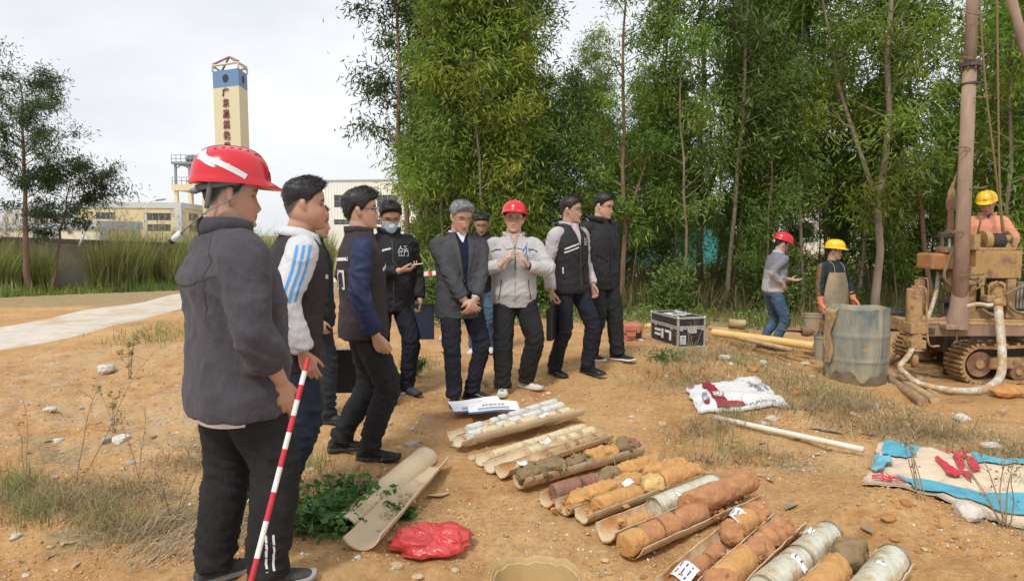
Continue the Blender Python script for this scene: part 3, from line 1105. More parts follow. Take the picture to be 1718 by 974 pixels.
T_round = make_tree(9.6, 4.3, 2.7, 34, 12000, 66, r0=.15, leaf_len=.2, clump=.2, topw=.62, up=.45)
T_small = make_tree(5.3, 2.5, 2.2, 20, 7000, 67, lean=(1.1, 0), r0=.08, leaf_len=.2, clump=.19, topw=.75, up=.3)
FG = 'trees of the plantation behind the men'
def at_uv(u, d):
	p = P(u, 430, d)
	return p[0], p[1]
# named ones first
x, y = at_uv(681, 15.5)
plant_tree(T_sparse, x, y, 'tall thin dark tree with bare lower limbs at the left end of the plantation', FG, .98, 2.5, M_bark2, M_leafD)
x, y = at_uv(705, 16.5)
plant_tree(T_sparse, x, y, 'slim dark tree close behind the tall thin one at the plantation edge', FG, 1.03, .6, M_bark2, M_leafD)
for u, d, k, s, lf, lab in ((745, 13.2, 0, .80, M_leafA, 'bushy green tree leafy down to the ground behind the grey haired man'),
							(800, 13.0, 1, .95, M_leafC, 'bushy yellow green tree leafy to the ground above the man in the red helmet'),
							(862, 13.6, 0, .83, M_leafC, 'low bright green tree with drooping leaves behind the man in the light grey jacket'),
							(715, 14.6, 1, .62, M_leafA, 'short bushy tree behind the masked man'),
							(700, 17.5, 0, .66, M_leafA, 'small bushy tree beside the warehouse corner')):
	x, y = at_uv(u, d)
	plant_tree(T_low[k], x, y, lab, FG, s, u * .37, M_bark, lf)
for u, d, k, s, lf, bk, lab in ((890, 14.5, 0, 1.0, M_leafB, M_bark2, 'straight red barked tree right of the speaking man in the red helmet'),
								(1147, 13.2, 2, .74, M_leafA, M_bark, 'slim pale trunk standing right behind the silver edged case'),
								(1222, 13.8, 3, .95, M_leafB, M_bark, 'leaning slim tree between the case and the man in jeans'),
								(1472, 13.0, 1, 1.0, M_leafC, M_bark, 'thick forked pale tree behind the blue drum'),
								(1045, 13.6, 1, .72, M_leafA, M_bark2, 'forked brown tree beside the man in the black jacket'),
								(1562, 14.5, 3, 1.05, M_leafB, M_bark2, 'grey trunk left of the drill mast'),
								(1690, 13.2, 0, 1.0, M_leafA, M_bark, 'tree at the right edge behind the driller')):
	x, y = at_uv(u, d)
	plant_tree(T_mid[k], x, y, lab, FG, s, u * .77, bk, lf)
rg = np.random.default_rng(5)
LM = ((760, 'the grey haired man in the suit'), (815, 'the man with the bowed head'), (865, 'the speaking man'), (915, 'the gap right of the speaking man'), (950, 'the man with the briefcase'), (1000, 'the tall man in black'), (1050, 'the small orange case'),
	  (1100, 'the left end of the teal shed'), (1150, 'the flight case'), (1200, 'the right end of the teal shed'), (1255, 'the log on the dry grass'), (1300, 'the man in jeans'), (1350, 'the muddy buckets'), (1400, 'the worker in the apron'), (1450, 'the blue drum'), (1495, 'the black bucket'),
	  (1545, 'the hydraulic jacks'), (1595, 'the rotary drill head'), (1640, 'the drill mast'), (1690, 'the driller'))
used = set()
for row, (d, du) in enumerate(((14.6, 70), (16.4, 74), (19, 92), (23, 104))):
	u = 770 + rg.random() * 40
	while u < 1900:
		dd = d + rg.normal() * .6
		x, y = at_uv(u + rg.normal() * 16, dd)
		k = (0, 2, 3, 0, 2, 3, 1)[rg.integers(0, 7)]
		lfm = [M_leafA, M_leafB, M_leafB, M_leafC][rg.integers(0, 4)] if row < 3 else M_leafB
		lab, grp = 'slender plantation tree deep in the wood', FG + ' deep rows'
		if row < 2:
			near = min(LM, key=lambda q: abs(q[0] - u))[1]
			l2 = ('front row slender tree behind ' if row == 0 else 'second row slender tree behind ') + near
			if l2 not in used and u < 1718: lab, grp = l2, FG + ' front rows'
			used.add(l2)
		sc_ = .62 + .48 * rg.random()
		if min(abs(u - g_) for g_ in (948, 1108, 1545)) < 70: sc_ = .44 + .014 * (d - 14)
		plant_tree(T_mid[k], x, y, lab, grp, sc_, rg.random() * 6.28, [M_bark, M_bark2][rg.integers(0, 2)], lfm)
		u += du * (.7 + .6 * rg.random())
for k in range(24):
	u = 735 + k * 46 + rg.normal() * 12
	dd = rg.uniform(14.5, 20)
	x, y = at_uv(u, dd)
	plant_tree(T_under[k % 2], x, y, 'thin leafy sapling growing under the taller plantation trees', 'saplings under the plantation', .6 + .5 * rg.random(), rg.random() * 6.28, M_bark, [M_leafA, M_leafB][k % 2])
x, y = at_uv(46, 24)
plant_tree(T_round, x, y, 'large dark round crowned tree rising over the wall at the far left', 'trees over the wall', .80, .4, M_bark2, M_leafD)
x, y = at_uv(78, 25)
plant_tree(T_small, x, y, 'small leaning tree with layered leaves just right of the big tree over the wall', 'trees over the wall', .92, .2, M_bark2, M_leafD)
# ------------------------------------------------------------------ grasses
def blades(pos, h, w, lean_amt, tint, rg, segs=3, dirz=None):
	n = len(pos)
	az = rg.random(n) * 2 * np.pi
	ld = np.stack([np.cos(az), np.sin(az), np.zeros(n)], 1)
	a2 = rg.random(n) * 2 * np.pi
	sd = np.stack([np.cos(a2), np.sin(a2), np.zeros(n)], 1)
	vs = []
	for k in range(segs):
		s = k / segs
		c = pos + np.array([0, 0, 1.0]) * (h * s * (1 - .3 * lean_amt * s))[:, None] + ld * (h * lean_amt * s * s)[:, None]
		ww = (w * (1 - s * .75))[:, None]
		vs += [c - sd * ww / 2, c + sd * ww / 2]
	vs.append(pos + np.array([0, 0, 1.0]) * (h * (1 - .3 * lean_amt))[:, None] + ld * (h * lean_amt)[:, None])
	m = 2 * segs + 1
	v = np.stack(vs, 1).reshape(-1, 3)
	b_ = np.arange(n)[:, None] * m
	tri = []
	for k in range(segs - 1):
		tri += [b_ + [2 * k, 2 * k + 1, 2 * k + 3], b_ + [2 * k, 2 * k + 3, 2 * k + 2]]
	tri.append(b_ + [2 * segs - 2, 2 * segs - 1, 2 * segs])
	f = np.concatenate(tri, 1).reshape(-1, 3)
	return v, f, np.repeat(tint, m, 0)
M_grass = leafmat('grass_blade', (.9, .9, .9), .1, .3)
def grass_obj(name, parts, kind='stuff'):
	v, f, t, k = [], [], [], 0
	for (a, b_, c) in parts:
		v.append(a); f.append(b_ + k); t.append(c); k += len(a)
	me = fast_mesh(name, np.concatenate(v), np.concatenate(f), np.concatenate(t))
	me.materials.append(M_grass)
	o = bpy.data.objects.new(name, me)
	COL.objects.link(o)
	return tag(o, kind=kind)
def tints(n, cols, rg, var=.25):
	c = np.array(cols)[rg.integers(0, len(cols), n)]
	return c * (1 + var * rg.normal(size=(n, 1)))
def scatter_uv(n, quad, d0, d1, rg):
	"""random ground points: photo column range at a range of distances"""
	u = rg.uniform(quad[0], quad[1], n)
	d = rg.uniform(d0, d1, n)
	x = (u - PW / 2) / FPX * d
	return x, d
GREEN = [(.27, .37, .07), (.34, .40, .10), (.20, .30, .06), (.42, .39, .15)]
DRY = [(.52, .40, .22), (.42, .31, .16), (.32, .24, .13), (.60, .50, .32)]
GRD = [(.30, .26, .10), (.22, .22, .08), (.38, .30, .14)]
rg = np.random.default_rng(21)
# reeds before the wall
def reed_field(n, u0, u1, dlo, dhi, hlo, hhi, cols):
	u = rg.uniform(u0, u1, n)
	t = (u + 80) / 410
	dw = 24.5 + t * 9.5
	d = dw - rg.uniform(dlo, dhi, n)
	x = (u - PW / 2) / FPX * d
	cl = fbm(np.stack([x * .8, d * .8, 0 * x], 1), 2)
	keep = cl > -.25
	x, d, cl = x[keep], d[keep], cl[keep]
	h = rg.uniform(hlo, hhi, len(x)) * (.8 + .5 * np.clip(cl, -.4, .8))
	pos = np.stack([x, d, ground_z(x, d, False) - .03], 1)
	return blades(pos, h, np.full(len(x), .035), rg.uniform(.05, .5, len(x)), tints(len(x), cols, rg), rg)
prt = [reed_field(6000, -120, 88, .3, 2.6, 1.7, 2.9, GREEN + [(.38, .30, .14)]), reed_field(11000, 152, 560, .3, 2.8, 1.8, 3.3, GREEN + [(.42, .34, .17), (.36, .3, .13)]),
	   reed_field(4000, -120, 560, 2.0, 4.4, .25, .8, GREEN), reed_field(900, 86, 155, 1.2, 3.0, .3, .7, GREEN), reed_field(10000, -140, 560, 2.2, 5.6, .12, .45, [(.20, .30, .06), (.26, .33, .08), (.15, .23, .05)])]
tag(grass_obj('tall_reeds', prt), None)
# feathery plumes on the reeds
n = 260
u = np.concatenate([rg.uniform(-60, 85, n // 2), rg.uniform(160, 420, n // 2)])
dw = 24.5 + (u + 80) / 410 * 9.5 - rg.uniform(.5, 2.2, n)
x = (u - PW / 2) / FPX * dw
base = np.stack([x, dw, ground_z(x, dw, False) + rg.uniform(2.0, 3.2, n)], 1)
pp = []
for k in range(n):
	m = 26
	s = rg.random(m)
	dv = nrm([rg.normal() * .5 + .3, rg.normal() * .4, 1])
	pp.append(base[k] + np.outer(s * .5, dv) + rg.normal(size=(m, 3)) * .035)
pp = np.concatenate(pp)
grass_obj('reed_plumes', [blades(pp, rg.uniform(.05, .16, len(pp)), np.full(len(pp), .018), rg.uniform(.2, .9, len(pp)), tints(len(pp), [(.46, .38, .25), (.38, .30, .17)], rg), rg, 2),
						  blades(base - [0, 0, 2.2], np.full(n, 2.3), np.full(n, .012), np.full(n, .03), tints(n, [(.42, .36, .18)], rg), rg, 3)])
# undergrowth below the plantation
parts_ = []
for nn, d0, d1, h0, h1, cols in ((9000, 13.2, 16, .15, .9, [(.20, .19, .07), (.15, .18, .05), (.27, .21, .10)]), (9000, 15, 24, .4, 1.5, [(.15, .14, .06), (.12, .14, .045), (.22, .17, .08)]),
								 (7000, 11.8, 14.0, .05, .3, [(.17, .22, .05), (.22, .25, .07), (.28, .22, .1)])):
	uu, dd = rg.uniform(690, 1850, nn), rg.uniform(d0, d1, nn)
	x = (uu - PW / 2) / FPX * dd
	keep = fbm(np.stack([x, dd, 0 * x], 1), 3) > -.3
	x, dd = x[keep], dd[keep]
	pos = np.stack([x, dd, ground_z(x, dd, False) - .02], 1)
	parts_.append(blades(pos, rg.uniform(h0, h1, len(x)), np.full(len(x), .022), rg.uniform(.1, .8, len(x)), tints(len(x), cols, rg), rg))
grass_obj('undergrowth', parts_)
# sprawling weeds along the plantation edge
n = 9000
uu, dd = rg.uniform(700, 1300, n), rg.uniform(10.8, 14.0, n)
x = (uu - PW / 2) / FPX * dd
keep = (fbm(np.stack([x * 1.4, dd * 1.4, 0 * x + 4], 1), 3) > .05)
x, dd = x[keep], dd[keep]
pos = np.stack([x, dd, ground_z(x, dd, False) + rg.uniform(.0, .2, len(x))], 1)
v, f, t = leaves(pos, rg.normal(size=pos.shape) + [0, 0, .3], rg.uniform(.05, .11, len(x)), rg.uniform(.02, .045, len(x)), tints(len(x), [(.18, .28, .05), (.25, .32, .09), (.13, .22, .04)], rg), rg)
grass_obj('ground_weeds', [(v, f, t)])
# shrubs at the edge of the wood
def shrub(name, x, y, rx, rz_, n, col, label, leaf=.09, wl=.45, group=None, cat='shrub'):
	rgs = np.random.default_rng(int(abs(x * 1000 + y * 77)))
	z = gz(x, y)
	o = empty(name, (x, y, z), label, cat, group)
	m = MB()
	ps = []
	for k in range(16):
		d = nrm([rgs.normal(), rgs.normal(), rgs.uniform(.5, 1.8)])
		ln = rz_ * rgs.uniform(.7, 1.1)
		a = np.array([x, y, z - .02])
		e = a + d * np.array([rx / max(.01, rz_), rx / max(.01, rz_), 1]) * ln
		mid = (a + e) / 2 + rgs.normal(size=3) * ln * .08
		m.tube([a, mid, e], [.012, .007, .003], 5, cap=False)
		for j in range(n // 16):
			s = rgs.uniform(.25, 1.05)
			ps.append(a + (e - a) * s + rgs.normal(size=3) * rx * .16)
	m.build('stems', M_bark, o)
	ps = np.array(ps)
	ps[:, 2] = np.maximum(ps[:, 2], z + .015)
	dirs = rgs.normal(size=ps.shape) * [1, 1, .5] + (ps - [x, y, z]) * .8
	v, f, t = leaves(ps, dirs, leaf * rgs.uniform(.6, 1.2, len(ps)), leaf * wl * rgs.uniform(.7, 1.2, len(ps)), np.array(col) * (1 + .25 * rgs.normal(size=(len(ps), 1))) * np.ones((1, 3)), rgs)
	me = fast_mesh('foliage', v, f, t)
	me.materials.append(M_grass)
	link('foliage', me, None, o)
	return o
for u, d, rx, rz_, n, lab in ((1125, 12.9, .55, 1.1, 1800, 'bright green shrub in front of the wood left of the slim pale trunk'),
							  (1300, 14.0, 1.0, 1.6, 2600, 'dense green shrub behind the man in jeans'),
							  (735, 12.0, .8, 1.2, 2600, 'leafy shrub under the barrier tape'),
							  (905, 13, .7, 1.0, 1800, 'low green shrub right of the speaking man'),
							  (1390, 14.5, .9, 1.2, 2000, 'dull green shrub behind the yellow helmet of the man at the drum'),
							  (1655, 12.5, .7, 1.3, 1700, 'palm leaved shrub behind the winch')):
	x, y = at_uv(u, d)
	shrub('shrub', x, y, rx, rz_, n, (.17, .27, .05), lab, .13, .26)
# ------------------------------------------------------------------ people
def rotz(a): return np.array(Matrix.Rotation(a, 3, 'Z'))
def rotx(a): return np.array(Matrix.Rotation(a, 3, 'X'))
def roty(a): return np.array(Matrix.Rotation(a, 3, 'Y'))
# ---- head: a profile table (height, front, back, half width), eyes at zero
_HP = np.array([
	(-.121, .050, -.020, .022), (-.114, .078, -.030, .036), (-.102, .090, -.042, .047), (-.088, .087, -.055, .055), (-.072, .088, -.066, .060), (-.055, .087, -.078, .065),
	(-.035, .086, -.088, .069), (-.012, .083, -.096, .072), (.008, .082, -.101, .0745), (.028, .090, -.103, .0765), (.050, .090, -.102, .077), (.072, .083, -.096, .0735),
	(.092, .066, -.080, .062), (.107, .042, -.055, .044), (.115, .018, -.028, .022), (.118, .004, -.008, .006)])
def head_pt(z, a):
	"""point on the bare head; a = 0 straight ahead, positive towards the right"""
	f = np.interp(z, _HP[:, 0], _HP[:, 1]); b = np.interp(z, _HP[:, 0], _HP[:, 2]); w = np.interp(z, _HP[:, 0], _HP[:, 3])
	mid = -.012 * np.ones_like(z)
	ca, sa = np.cos(a), np.sin(a)
	e = np.where(ca > 0, .86, .95)
	x = w * np.sign(sa) * np.abs(sa) ** e
	y = np.where(ca > 0, mid + (f - mid) * np.abs(ca) ** .92, mid + (b - mid) * np.abs(ca))
	return x, y
def head_mesh(fat=0.0):
	zs = np.concatenate([np.linspace(-.121, .1, 46), np.linspace(.103, .118, 8)])
	n = 56
	an = np.linspace(0, 2 * np.pi, n, endpoint=False)
	Z, A = np.meshgrid(zs, an, indexing='ij')
	x, y = head_pt(Z.ravel(), A.ravel())
	z = Z.ravel().copy()
	fr = np.clip(np.cos(A.ravel()), 0, 1) ** .5
	g = lambda cx, cz, sx, sz: np.exp(-((x - cx) / sx) ** 2 - ((z - cz) / sz) ** 2) * fr
	d = 0
	ridge = np.interp(z, [-.058, -.050, -.040, -.02, .008, .03], [0, .014, .023, .015, .006, 0])
	d = d + ridge * np.exp(-(x / (.0085 + .006 * np.clip((-z - .01) / .04, 0, 1))) ** 2) * fr
	d = d + .007 * (g(.0145, -.047, .008, .008) + g(-.0145, -.047, .008, .008))
	d = d - .011 * (g(.031, .004, .017, .013) + g(-.031, .004, .017, .013))
	d = d + .006 * (g(.031, .004, .011, .008) + g(-.031, .004, .011, .008))
	d = d + .004 * (g(.030, .027, .02, .007) + g(-.030, .027, .02, .007))
	d = d + .007 * (g(0, -.067, .018, .006) + .9 * g(0, -.0785, .016, .006)) - .005 * g(0, -.0725, .022, .0028) - .005 * g(0, -.089, .02, .006)
	d = d + .005 * (g(.042, -.03, .02, .02) + g(-.042, -.03, .02, .02)) + .005 * g(0, -.104, .016, .012)
	y = y + d
	if fat:
		k = fat * np.exp(-((z + .06) / .05) ** 2)
		x = x * (1 + k); y = y * (1 + k * .35)
	v = np.stack([x, y, z], 1)
	mb = MB()
	mb.rings(v.reshape(len(zs), n, 3), True)
	for s in (-1, 1):       # ears
		pts = np.array([[s * .070, -.012, -.038], [s * .077, -.008, -.026], [s * .083, -.014, -.006], [s * .085, -.018, .012], [s * .078, -.014, .024], [s * .071, -.01, .026]])
		mb.tube(catmull(pts, 4), np.interp(np.linspace(0, 1, 21), [0, .2, .5, .8, 1], [.004, .0075, .0085, .008, .004]), 8, ell=1.6, ref=np.array([0, 1.0, 0]))
		mb.add(*ellipsoid((s * .075, -.012, -.006), (.008, .013, .022)))
	return mb.arrays()
def ellipsoid(c, r, nu=12, nv=8):
	v, f = [], []
	for i in range(nv + 1):
		t = math.pi * i / nv
		for j in range(nu):
			p = 2 * math.pi * j / nu
			v.append((c[0] + r[0] * math.sin(t) * math.cos(p), c[1] + r[1] * math.sin(t) * math.sin(p), c[2] + r[2] * math.cos(t)))
	for i in range(nv):
		for j in range(nu):
			f.append((i * nu + j, (i + 1) * nu + j, (i + 1) * nu + (j + 1) % nu, i * nu + (j + 1) % nu))
	return v, f
def hairline(a, style):
	a = np.abs((a + np.pi) % (2 * np.pi) - np.pi)
	if style == 'short':
		return np.interp(a, R(np.array([0, 25, 45, 62, 74, 88, 100, 112, 135, 180])) if False else np.radians([0, 25, 45, 62, 74, 88, 100, 112, 135, 180]),
						 [.078, .074, .062, .045, .012, -.004, .022, .010, -.035, -.058])
	return np.interp(a, np.radians([0, 25, 45, 60, 74, 88, 100, 112, 135, 180]), [.066, .062, .055, .040, .005, -.014, .018, .0, -.048, -.070])
def hair_mesh(seed, thick=.022, side=.008, style='short', front=0.0, strands=1200, cover=None):
	rg = np.random.default_rng(seed)
	n = 64
	th = np.linspace(0, 1, 34)
	an = np.linspace(0, 2 * np.pi, n, endpoint=False)
	hl = hairline(an, style)
	Z = hl[None, :] * (1 - th[:, None]) + .1179 * th[:, None]
	Z = np.where(th[:, None] > .0, Z, hl[None, :])
	zz = .118 - (.118 - hl[None, :]) * (1 - th[:, None]) ** 1.5
	A = np.repeat(an[None], len(th), 0)
	x, y = head_pt(zz.ravel(), A.ravel())
	z = zz.ravel()
	p = np.stack([x, y, z], 1)
	nn = p - np.array([0, -.012, .01])
	nn /= np.linalg.norm(nn, axis=1)[:, None]
	up = np.clip((z - .02) / .08, 0, 1)
	t = (side + (thick - side) * up) * np.clip((np.repeat(th[:, None], n, 1).ravel()) / .16, 0, 1) ** .6 - .003
	fr = np.clip(np.cos(A.ravel()), 0, 1) ** 2 * np.clip(1 - np.abs(z - .09) / .05, 0, 1)
	t = t + front * fr
	nz = fbm(p * [70, 45, 45] + seed, 3)
	t = t + .0022 * nz * np.clip(np.repeat(th[:, None], n, 1).ravel() * 4, 0, 1)
	if cover is not None: t = np.where(z > cover, np.minimum(t, .004), t)
	q = p + nn * t[:, None]
	mb = MB()
	mb.rings(q.reshape(len(th), n, 3), False)
	mb.add(q.reshape(len(th), n, 3)[-1], [tuple(range(n))])
	if strands:
		i = rg.integers(n * 2, len(q) - n, strands)
		if cover is not None: i = i[q[i, 2] < cover]
		a = q[i] - nn[i] * .002 + rg.normal(size=(len(i), 3)) * .002
		dirs = nn[i] * .22 + rg.normal(size=(len(i), 3)) * .22 + np.where(z[i, None] > .075, [.25, .75, .05], [0, -.25, -.8])
		dirs /= np.linalg.norm(dirs, axis=1)[:, None]
		ln = rg.uniform(.010, .026, len(i)) * np.clip(t[i] / .016, .35, 1.2)
		sd = np.cross(dirs, rg.normal(size=(len(i), 3)))
		sd /= np.linalg.norm(sd, axis=1)[:, None]
		v = np.stack([a - sd * .0012, a + sd * .0012, a + dirs * ln[:, None]], 1).reshape(-1, 3)
		mb.add(v, [(3 * k, 3 * k + 1, 3 * k + 2) for k in range(len(i))])
	return mb.arrays()
def helmet_parts(kind):
	"""hard hat in head coordinates: dome and brim as one closed shell"""
	n = 64
	an = np.linspace(0, 2 * np.pi, n, endpoint=False)
	base = .052
	hgt = .118 if kind == 'near' else .108
	rings = []
	inner = []
	ths = np.linspace(0, 1, 22)
	def ring(zf, rx, ry, cy, z):
		return np.stack([np.sin(an) * rx, cy + np.cos(an) * ry, z * np.ones(n)], 1)
	vis = np.clip(np.cos(an), 0, 1) ** 2
	# brim outer edge, then up the dome
	brim = .009 + (.038 if kind != 'near' else .036) * vis ** 1.3
	RX, RY, CY = .112, .140, -.005
	lo = np.stack([np.sin(an) * (RX + brim * .6), CY + np.cos(an) * (RY + brim), base - .010 - .012 * vis], 1)
	out_ = np.stack([np.sin(an) * (RX + brim * .65), CY + np.cos(an) * (RY + brim * 1.04), base - .004 - .012 * vis], 1)
	root = np.stack([np.sin(an) * (RX + .002), CY + np.cos(an) * (RY + .002), base + .010 - .002 * vis], 1)
	low_in = np.stack([np.sin(an) * (RX - .008), CY + np.cos(an) * (RY - .008), (base - .004) * np.ones(n)], 1)
	rs = [low_in, lo, out_, root]
	for t in ths[1:]:
		ph = t * np.pi / 2
		c, s = np.cos(ph) ** .72, np.sin(ph) ** .95
		r = np.stack([np.sin(an) * RX * c, CY + np.cos(an) * RY * c, base + .010 + hgt * s * np.ones(n)], 1)
		# raised central ridge running front to back
		if kind == 'near':
			k = np.exp(-(r[:, 0] / .030) ** 4) * np.clip(t * 3, 0, 1) * .006
		else:
			k = (np.exp(-(r[:, 0] / .016) ** 4) + .6 * np.exp(-((np.abs(r[:, 0]) - .045) / .010) ** 2)) * np.clip((t - .25) * 3, 0, 1) * .006
		r[:, 2] += k
		if t == 1: r = np.stack([np.sin(an) * .001, CY + np.cos(an) * .001, r[:, 2].max() * np.ones(n)], 1)
		rs.append(r)
	# inside of the shell
	mb = MB()
	mb.rings(rs, False)
	ins = []
	for t in np.linspace(0, 1, 8):
		ph = t * np.pi / 2
		c, s = max(.01, np.cos(ph) ** .72), np.sin(ph) ** .95
		ins.append(np.stack([np.sin(an) * (RX - .008) * c, CY + np.cos(an) * (RY - .008) * c, base - .004 + (hgt + .004) * s * np.ones(n)], 1))
	mb.rings([r[::-1] for r in ins], False)
	return mb
HAND_OPEN = (12, 14, 16, 20)
def hand_tubes(w, f, p, right, curl=25, spread=4, sc=1.0, fat=1.0, thumb=35, curls=None):
	"""palm, four fingers and thumb as closed lofts; w wrist, f finger direction, p palm normal"""
	f = nrm(f)
	p = nrm(np.asarray(p) - f * np.dot(p, f))
	t = np.cross(f, p) if right else np.cross(p, f)
	out = []
	an = np.linspace(0, 2 * np.pi, 14, endpoint=False)
	rs = []
	for s, hw, ht in ((-.02, .026, .020), (0, .028, .019), (.02, .034, .018), (.05, .0415, .016), (.075, .042, .0145), (.092, .039, .012), (.098, .034, .008)):
		c = w + f * s * sc
		cx = np.sign(np.cos(an)) * np.abs(np.cos(an)) ** .8 * hw * sc * fat ** .5
		cy = np.sign(np.sin(an)) * np.abs(np.sin(an)) ** .9 * ht * sc * fat ** .5
		rs.append(c + np.outer(cx, t) + np.outer(cy, p))
	m = MB(); m.rings(rs); out.append(m)
	def rot(v, ax, a):
		return np.array(Matrix.Rotation(a, 3, Vector(ax)) @ Vector(v))
	spec = [(.030, .090, (.040, .025, .020), .0088), (.010, .094, (.045, .029, .021), .0090), (-.010, .091, (.041, .027, .020), .0086), (-.029, .084, (.033, .020, .018), .0076)]
	for k, (off, st, segs, r) in enumerate(spec):
		cu = curls[k] if curls is not None else curl + k * 4
		d = rot(f, p, R(spread * (1.5 - k)) * (1 if right else -1) * -1)
		# make sure spread fans outwards
		if np.dot(d, t) * (1.5 - k) < 0: d = rot(f, p, -R(spread * (1.5 - k)) * (1 if right else -1) * -1)
		pts = [w + f * (st - .022) * sc + t * off * sc, w + f * st * sc + t * off * sc]
		dd = d
		ax = np.cross(dd, p)
		for j, L_ in enumerate(segs):
			dd = rot(dd, nrm(ax), R(cu) * (.8, 1.05, .6)[j])
			pts.append(pts[-1] + dd * L_ * sc)
		pts = catmull(pts, 3)
		m = MB()
		m.tube(pts, np.linspace(r * 1.08, r * .74, len(pts)) * sc * fat, 9)
		m.add(*ellipsoid(pts[-1], np.array([1, 1, 1]) * r * .76 * sc * fat, 8, 6))
		out.append(m)
	b0 = w + f * .022 * sc + t * .022 * sc + p * .004 * sc
	d = nrm(f * math.cos(R(thumb)) + t * math.sin(R(thumb)) + p * .35)
	pts = [b0, b0 + d * .045 * sc]
	d = nrm(d + f * .35 + p * .15 - t * .05)
	pts.append(pts[-1] + d * .032 * sc)
	d = nrm(d + f * .25 + p * .1 - t * .1)
	pts.append(pts[-1] + d * .026 * sc)
	pts = catmull(pts, 3)
	m = MB(); m.tube(pts, np.interp(np.linspace(0, 1, len(pts)), [0, .35, .7, 1], [.0155, .0125, .0105, .008]) * sc * fat, 9)
	m.add(*ellipsoid(pts[-1], np.array([1, 1, 1]) * .0082 * sc * fat, 8, 6))
	out.append(m)
	return out
def ik(a, b, l1, l2, hint):
	a, b = np.asarray(a, float), np.asarray(b, float)
	d = b - a
	L_ = np.linalg.norm(d)
	if L_ > (l1 + l2) * .999:
		b = a + d / L_ * (l1 + l2) * .999
		d = b - a
		L_ = np.linalg.norm(d)
	u = d / L_
	k = (l1 * l1 - l2 * l2 + L_ * L_) / (2 * L_)
	h = math.sqrt(max(0, l1 * l1 - k * k))
	hint = np.asarray(hint, float)
	hp = nrm(hint - u * np.dot(hint, u))
	return a + u * k + hp * h, b
def join(mbs):
	v, f, n = [], [], 0
	for m in mbs:
		a, b_ = m.arrays() if isinstance(m, MB) else m
		a = np.asarray(a, float)
		v.append(a)
		f += [tuple(i + n for i in q) for q in b_]
		n += len(a)
	return np.concatenate(v), f
def wrinkle(me, amp, joints, seed=0, freq=1.0):
	v = verts_of(me)
	n = normals_of(me)
	s = seed * 3.7
	vw = v + .035 * np.stack([pnoise(v * 5 + s), pnoise(v * 5 + s + 40), pnoise(v * 5 + s + 80)], 1)
	w = fbm(vw * np.array([9, 9, 3.6]) * freq + s, 2) * .9
	q = vw @ np.array([[1, 0, .55], [0, 1, .45], [-.5, -.3, 1]])
	rid = 1 - np.abs(pnoise(q * np.array([6, 6, 9.5]) * freq + s + 9)) * 3.0
	d = amp * 1.25 * (w * .8 + np.clip(rid, 0, 1) ** 2 * .9 - .25)
	for (c, r, a) in joints:
		k = np.exp(-(np.linalg.norm(v - np.asarray(c), axis=1) / r) ** 2)
		fold = 1 - np.abs(pnoise(q * np.array([5, 5, 19]) + s + 31)) * 3.0
		d = d + k * a * 1.7 * (np.clip(fold, 0, 1) ** 1.5 - .3)
	set_verts(me, v + n * d[:, None])
SKIN = bpy.data.materials.new('skin')
SKIN.use_nodes = True
_n = SKIN.node_tree
_b = _n.nodes['Principled BSDF']
_a = _n.nodes.new('ShaderNodeVertexColor'); _a.layer_name = 'tone'
_n.links.new(_a.outputs['Color'], _b.inputs['Base Color'])
_b.inputs['Roughness'].default_value = .5
_b.inputs['Subsurface Weight'].default_value = .12
_b.inputs['Subsurface Radius'].default_value = (.012, .005, .003)
_b.inputs['Subsurface Scale'].default_value = .4
def cloth(name, col, rough=.85, var=.18, bump=.5, bscale=34, sheen=.0, attr=None, spec=.25, scale=9, **kw):
	return mat(name, col, rough, var, scale, .7, 34, sheen=sheen, attr=attr, spec=spec, bdist=.012, stretch=(1, 1, .6), **kw)
M_hair = mat('black_hair', (.014, .012, .011), .42, .4, 40, .6, 260, stretch=(1, .25, 1), bdist=.004)
M_greyhair = mat('grey_hair', (.24, .24, .25), .5, .55, 60, .6, 260, stretch=(1, .25, 1), bdist=.004)
M_wire = mat('spectacle_frame', (.05, .045, .045), .3, .1, metal=.6)
M_gold = mat('thin_metal_frame', (.28, .24, .2), .3, .1, metal=.8)
M_lens = bpy.data.materials.new('spectacle_lens')
M_lens.use_nodes = True
_b = M_lens.node_tree.nodes['Principled BSDF']
_b.inputs['Transmission Weight'].default_value = 1
_b.inputs['Roughness'].default_value = .02
_b.inputs['IOR'].default_value = 1.02
M_red = mat('red_helmet_plastic', (.56, .012, .022), .22, .05, 4, .05, 90, coat=.3)
M_yelh = mat('yellow_helmet_plastic', (.80, .50, .012), .3, .06, 4, .05, 90, coat=.2)
M_strapg = mat('grey_harness', (.13, .13, .135), .6, .2)
M_refl = mat('silver_reflective_tape', (.62, .62, .62), .4, .08, 30, .2, 300)
M_zip = mat('zip_dark', (.03, .03, .032), .4, .2)
M_white_cloth = cloth('white_cotton', (.72, .70, .72))
M_sole_b = mat('black_rubber_sole', (.022, .021, .021), .8, .3, 20)
M_sole_w = mat('white_rubber_sole', (.62, .60, .56), .8, .12, 20)
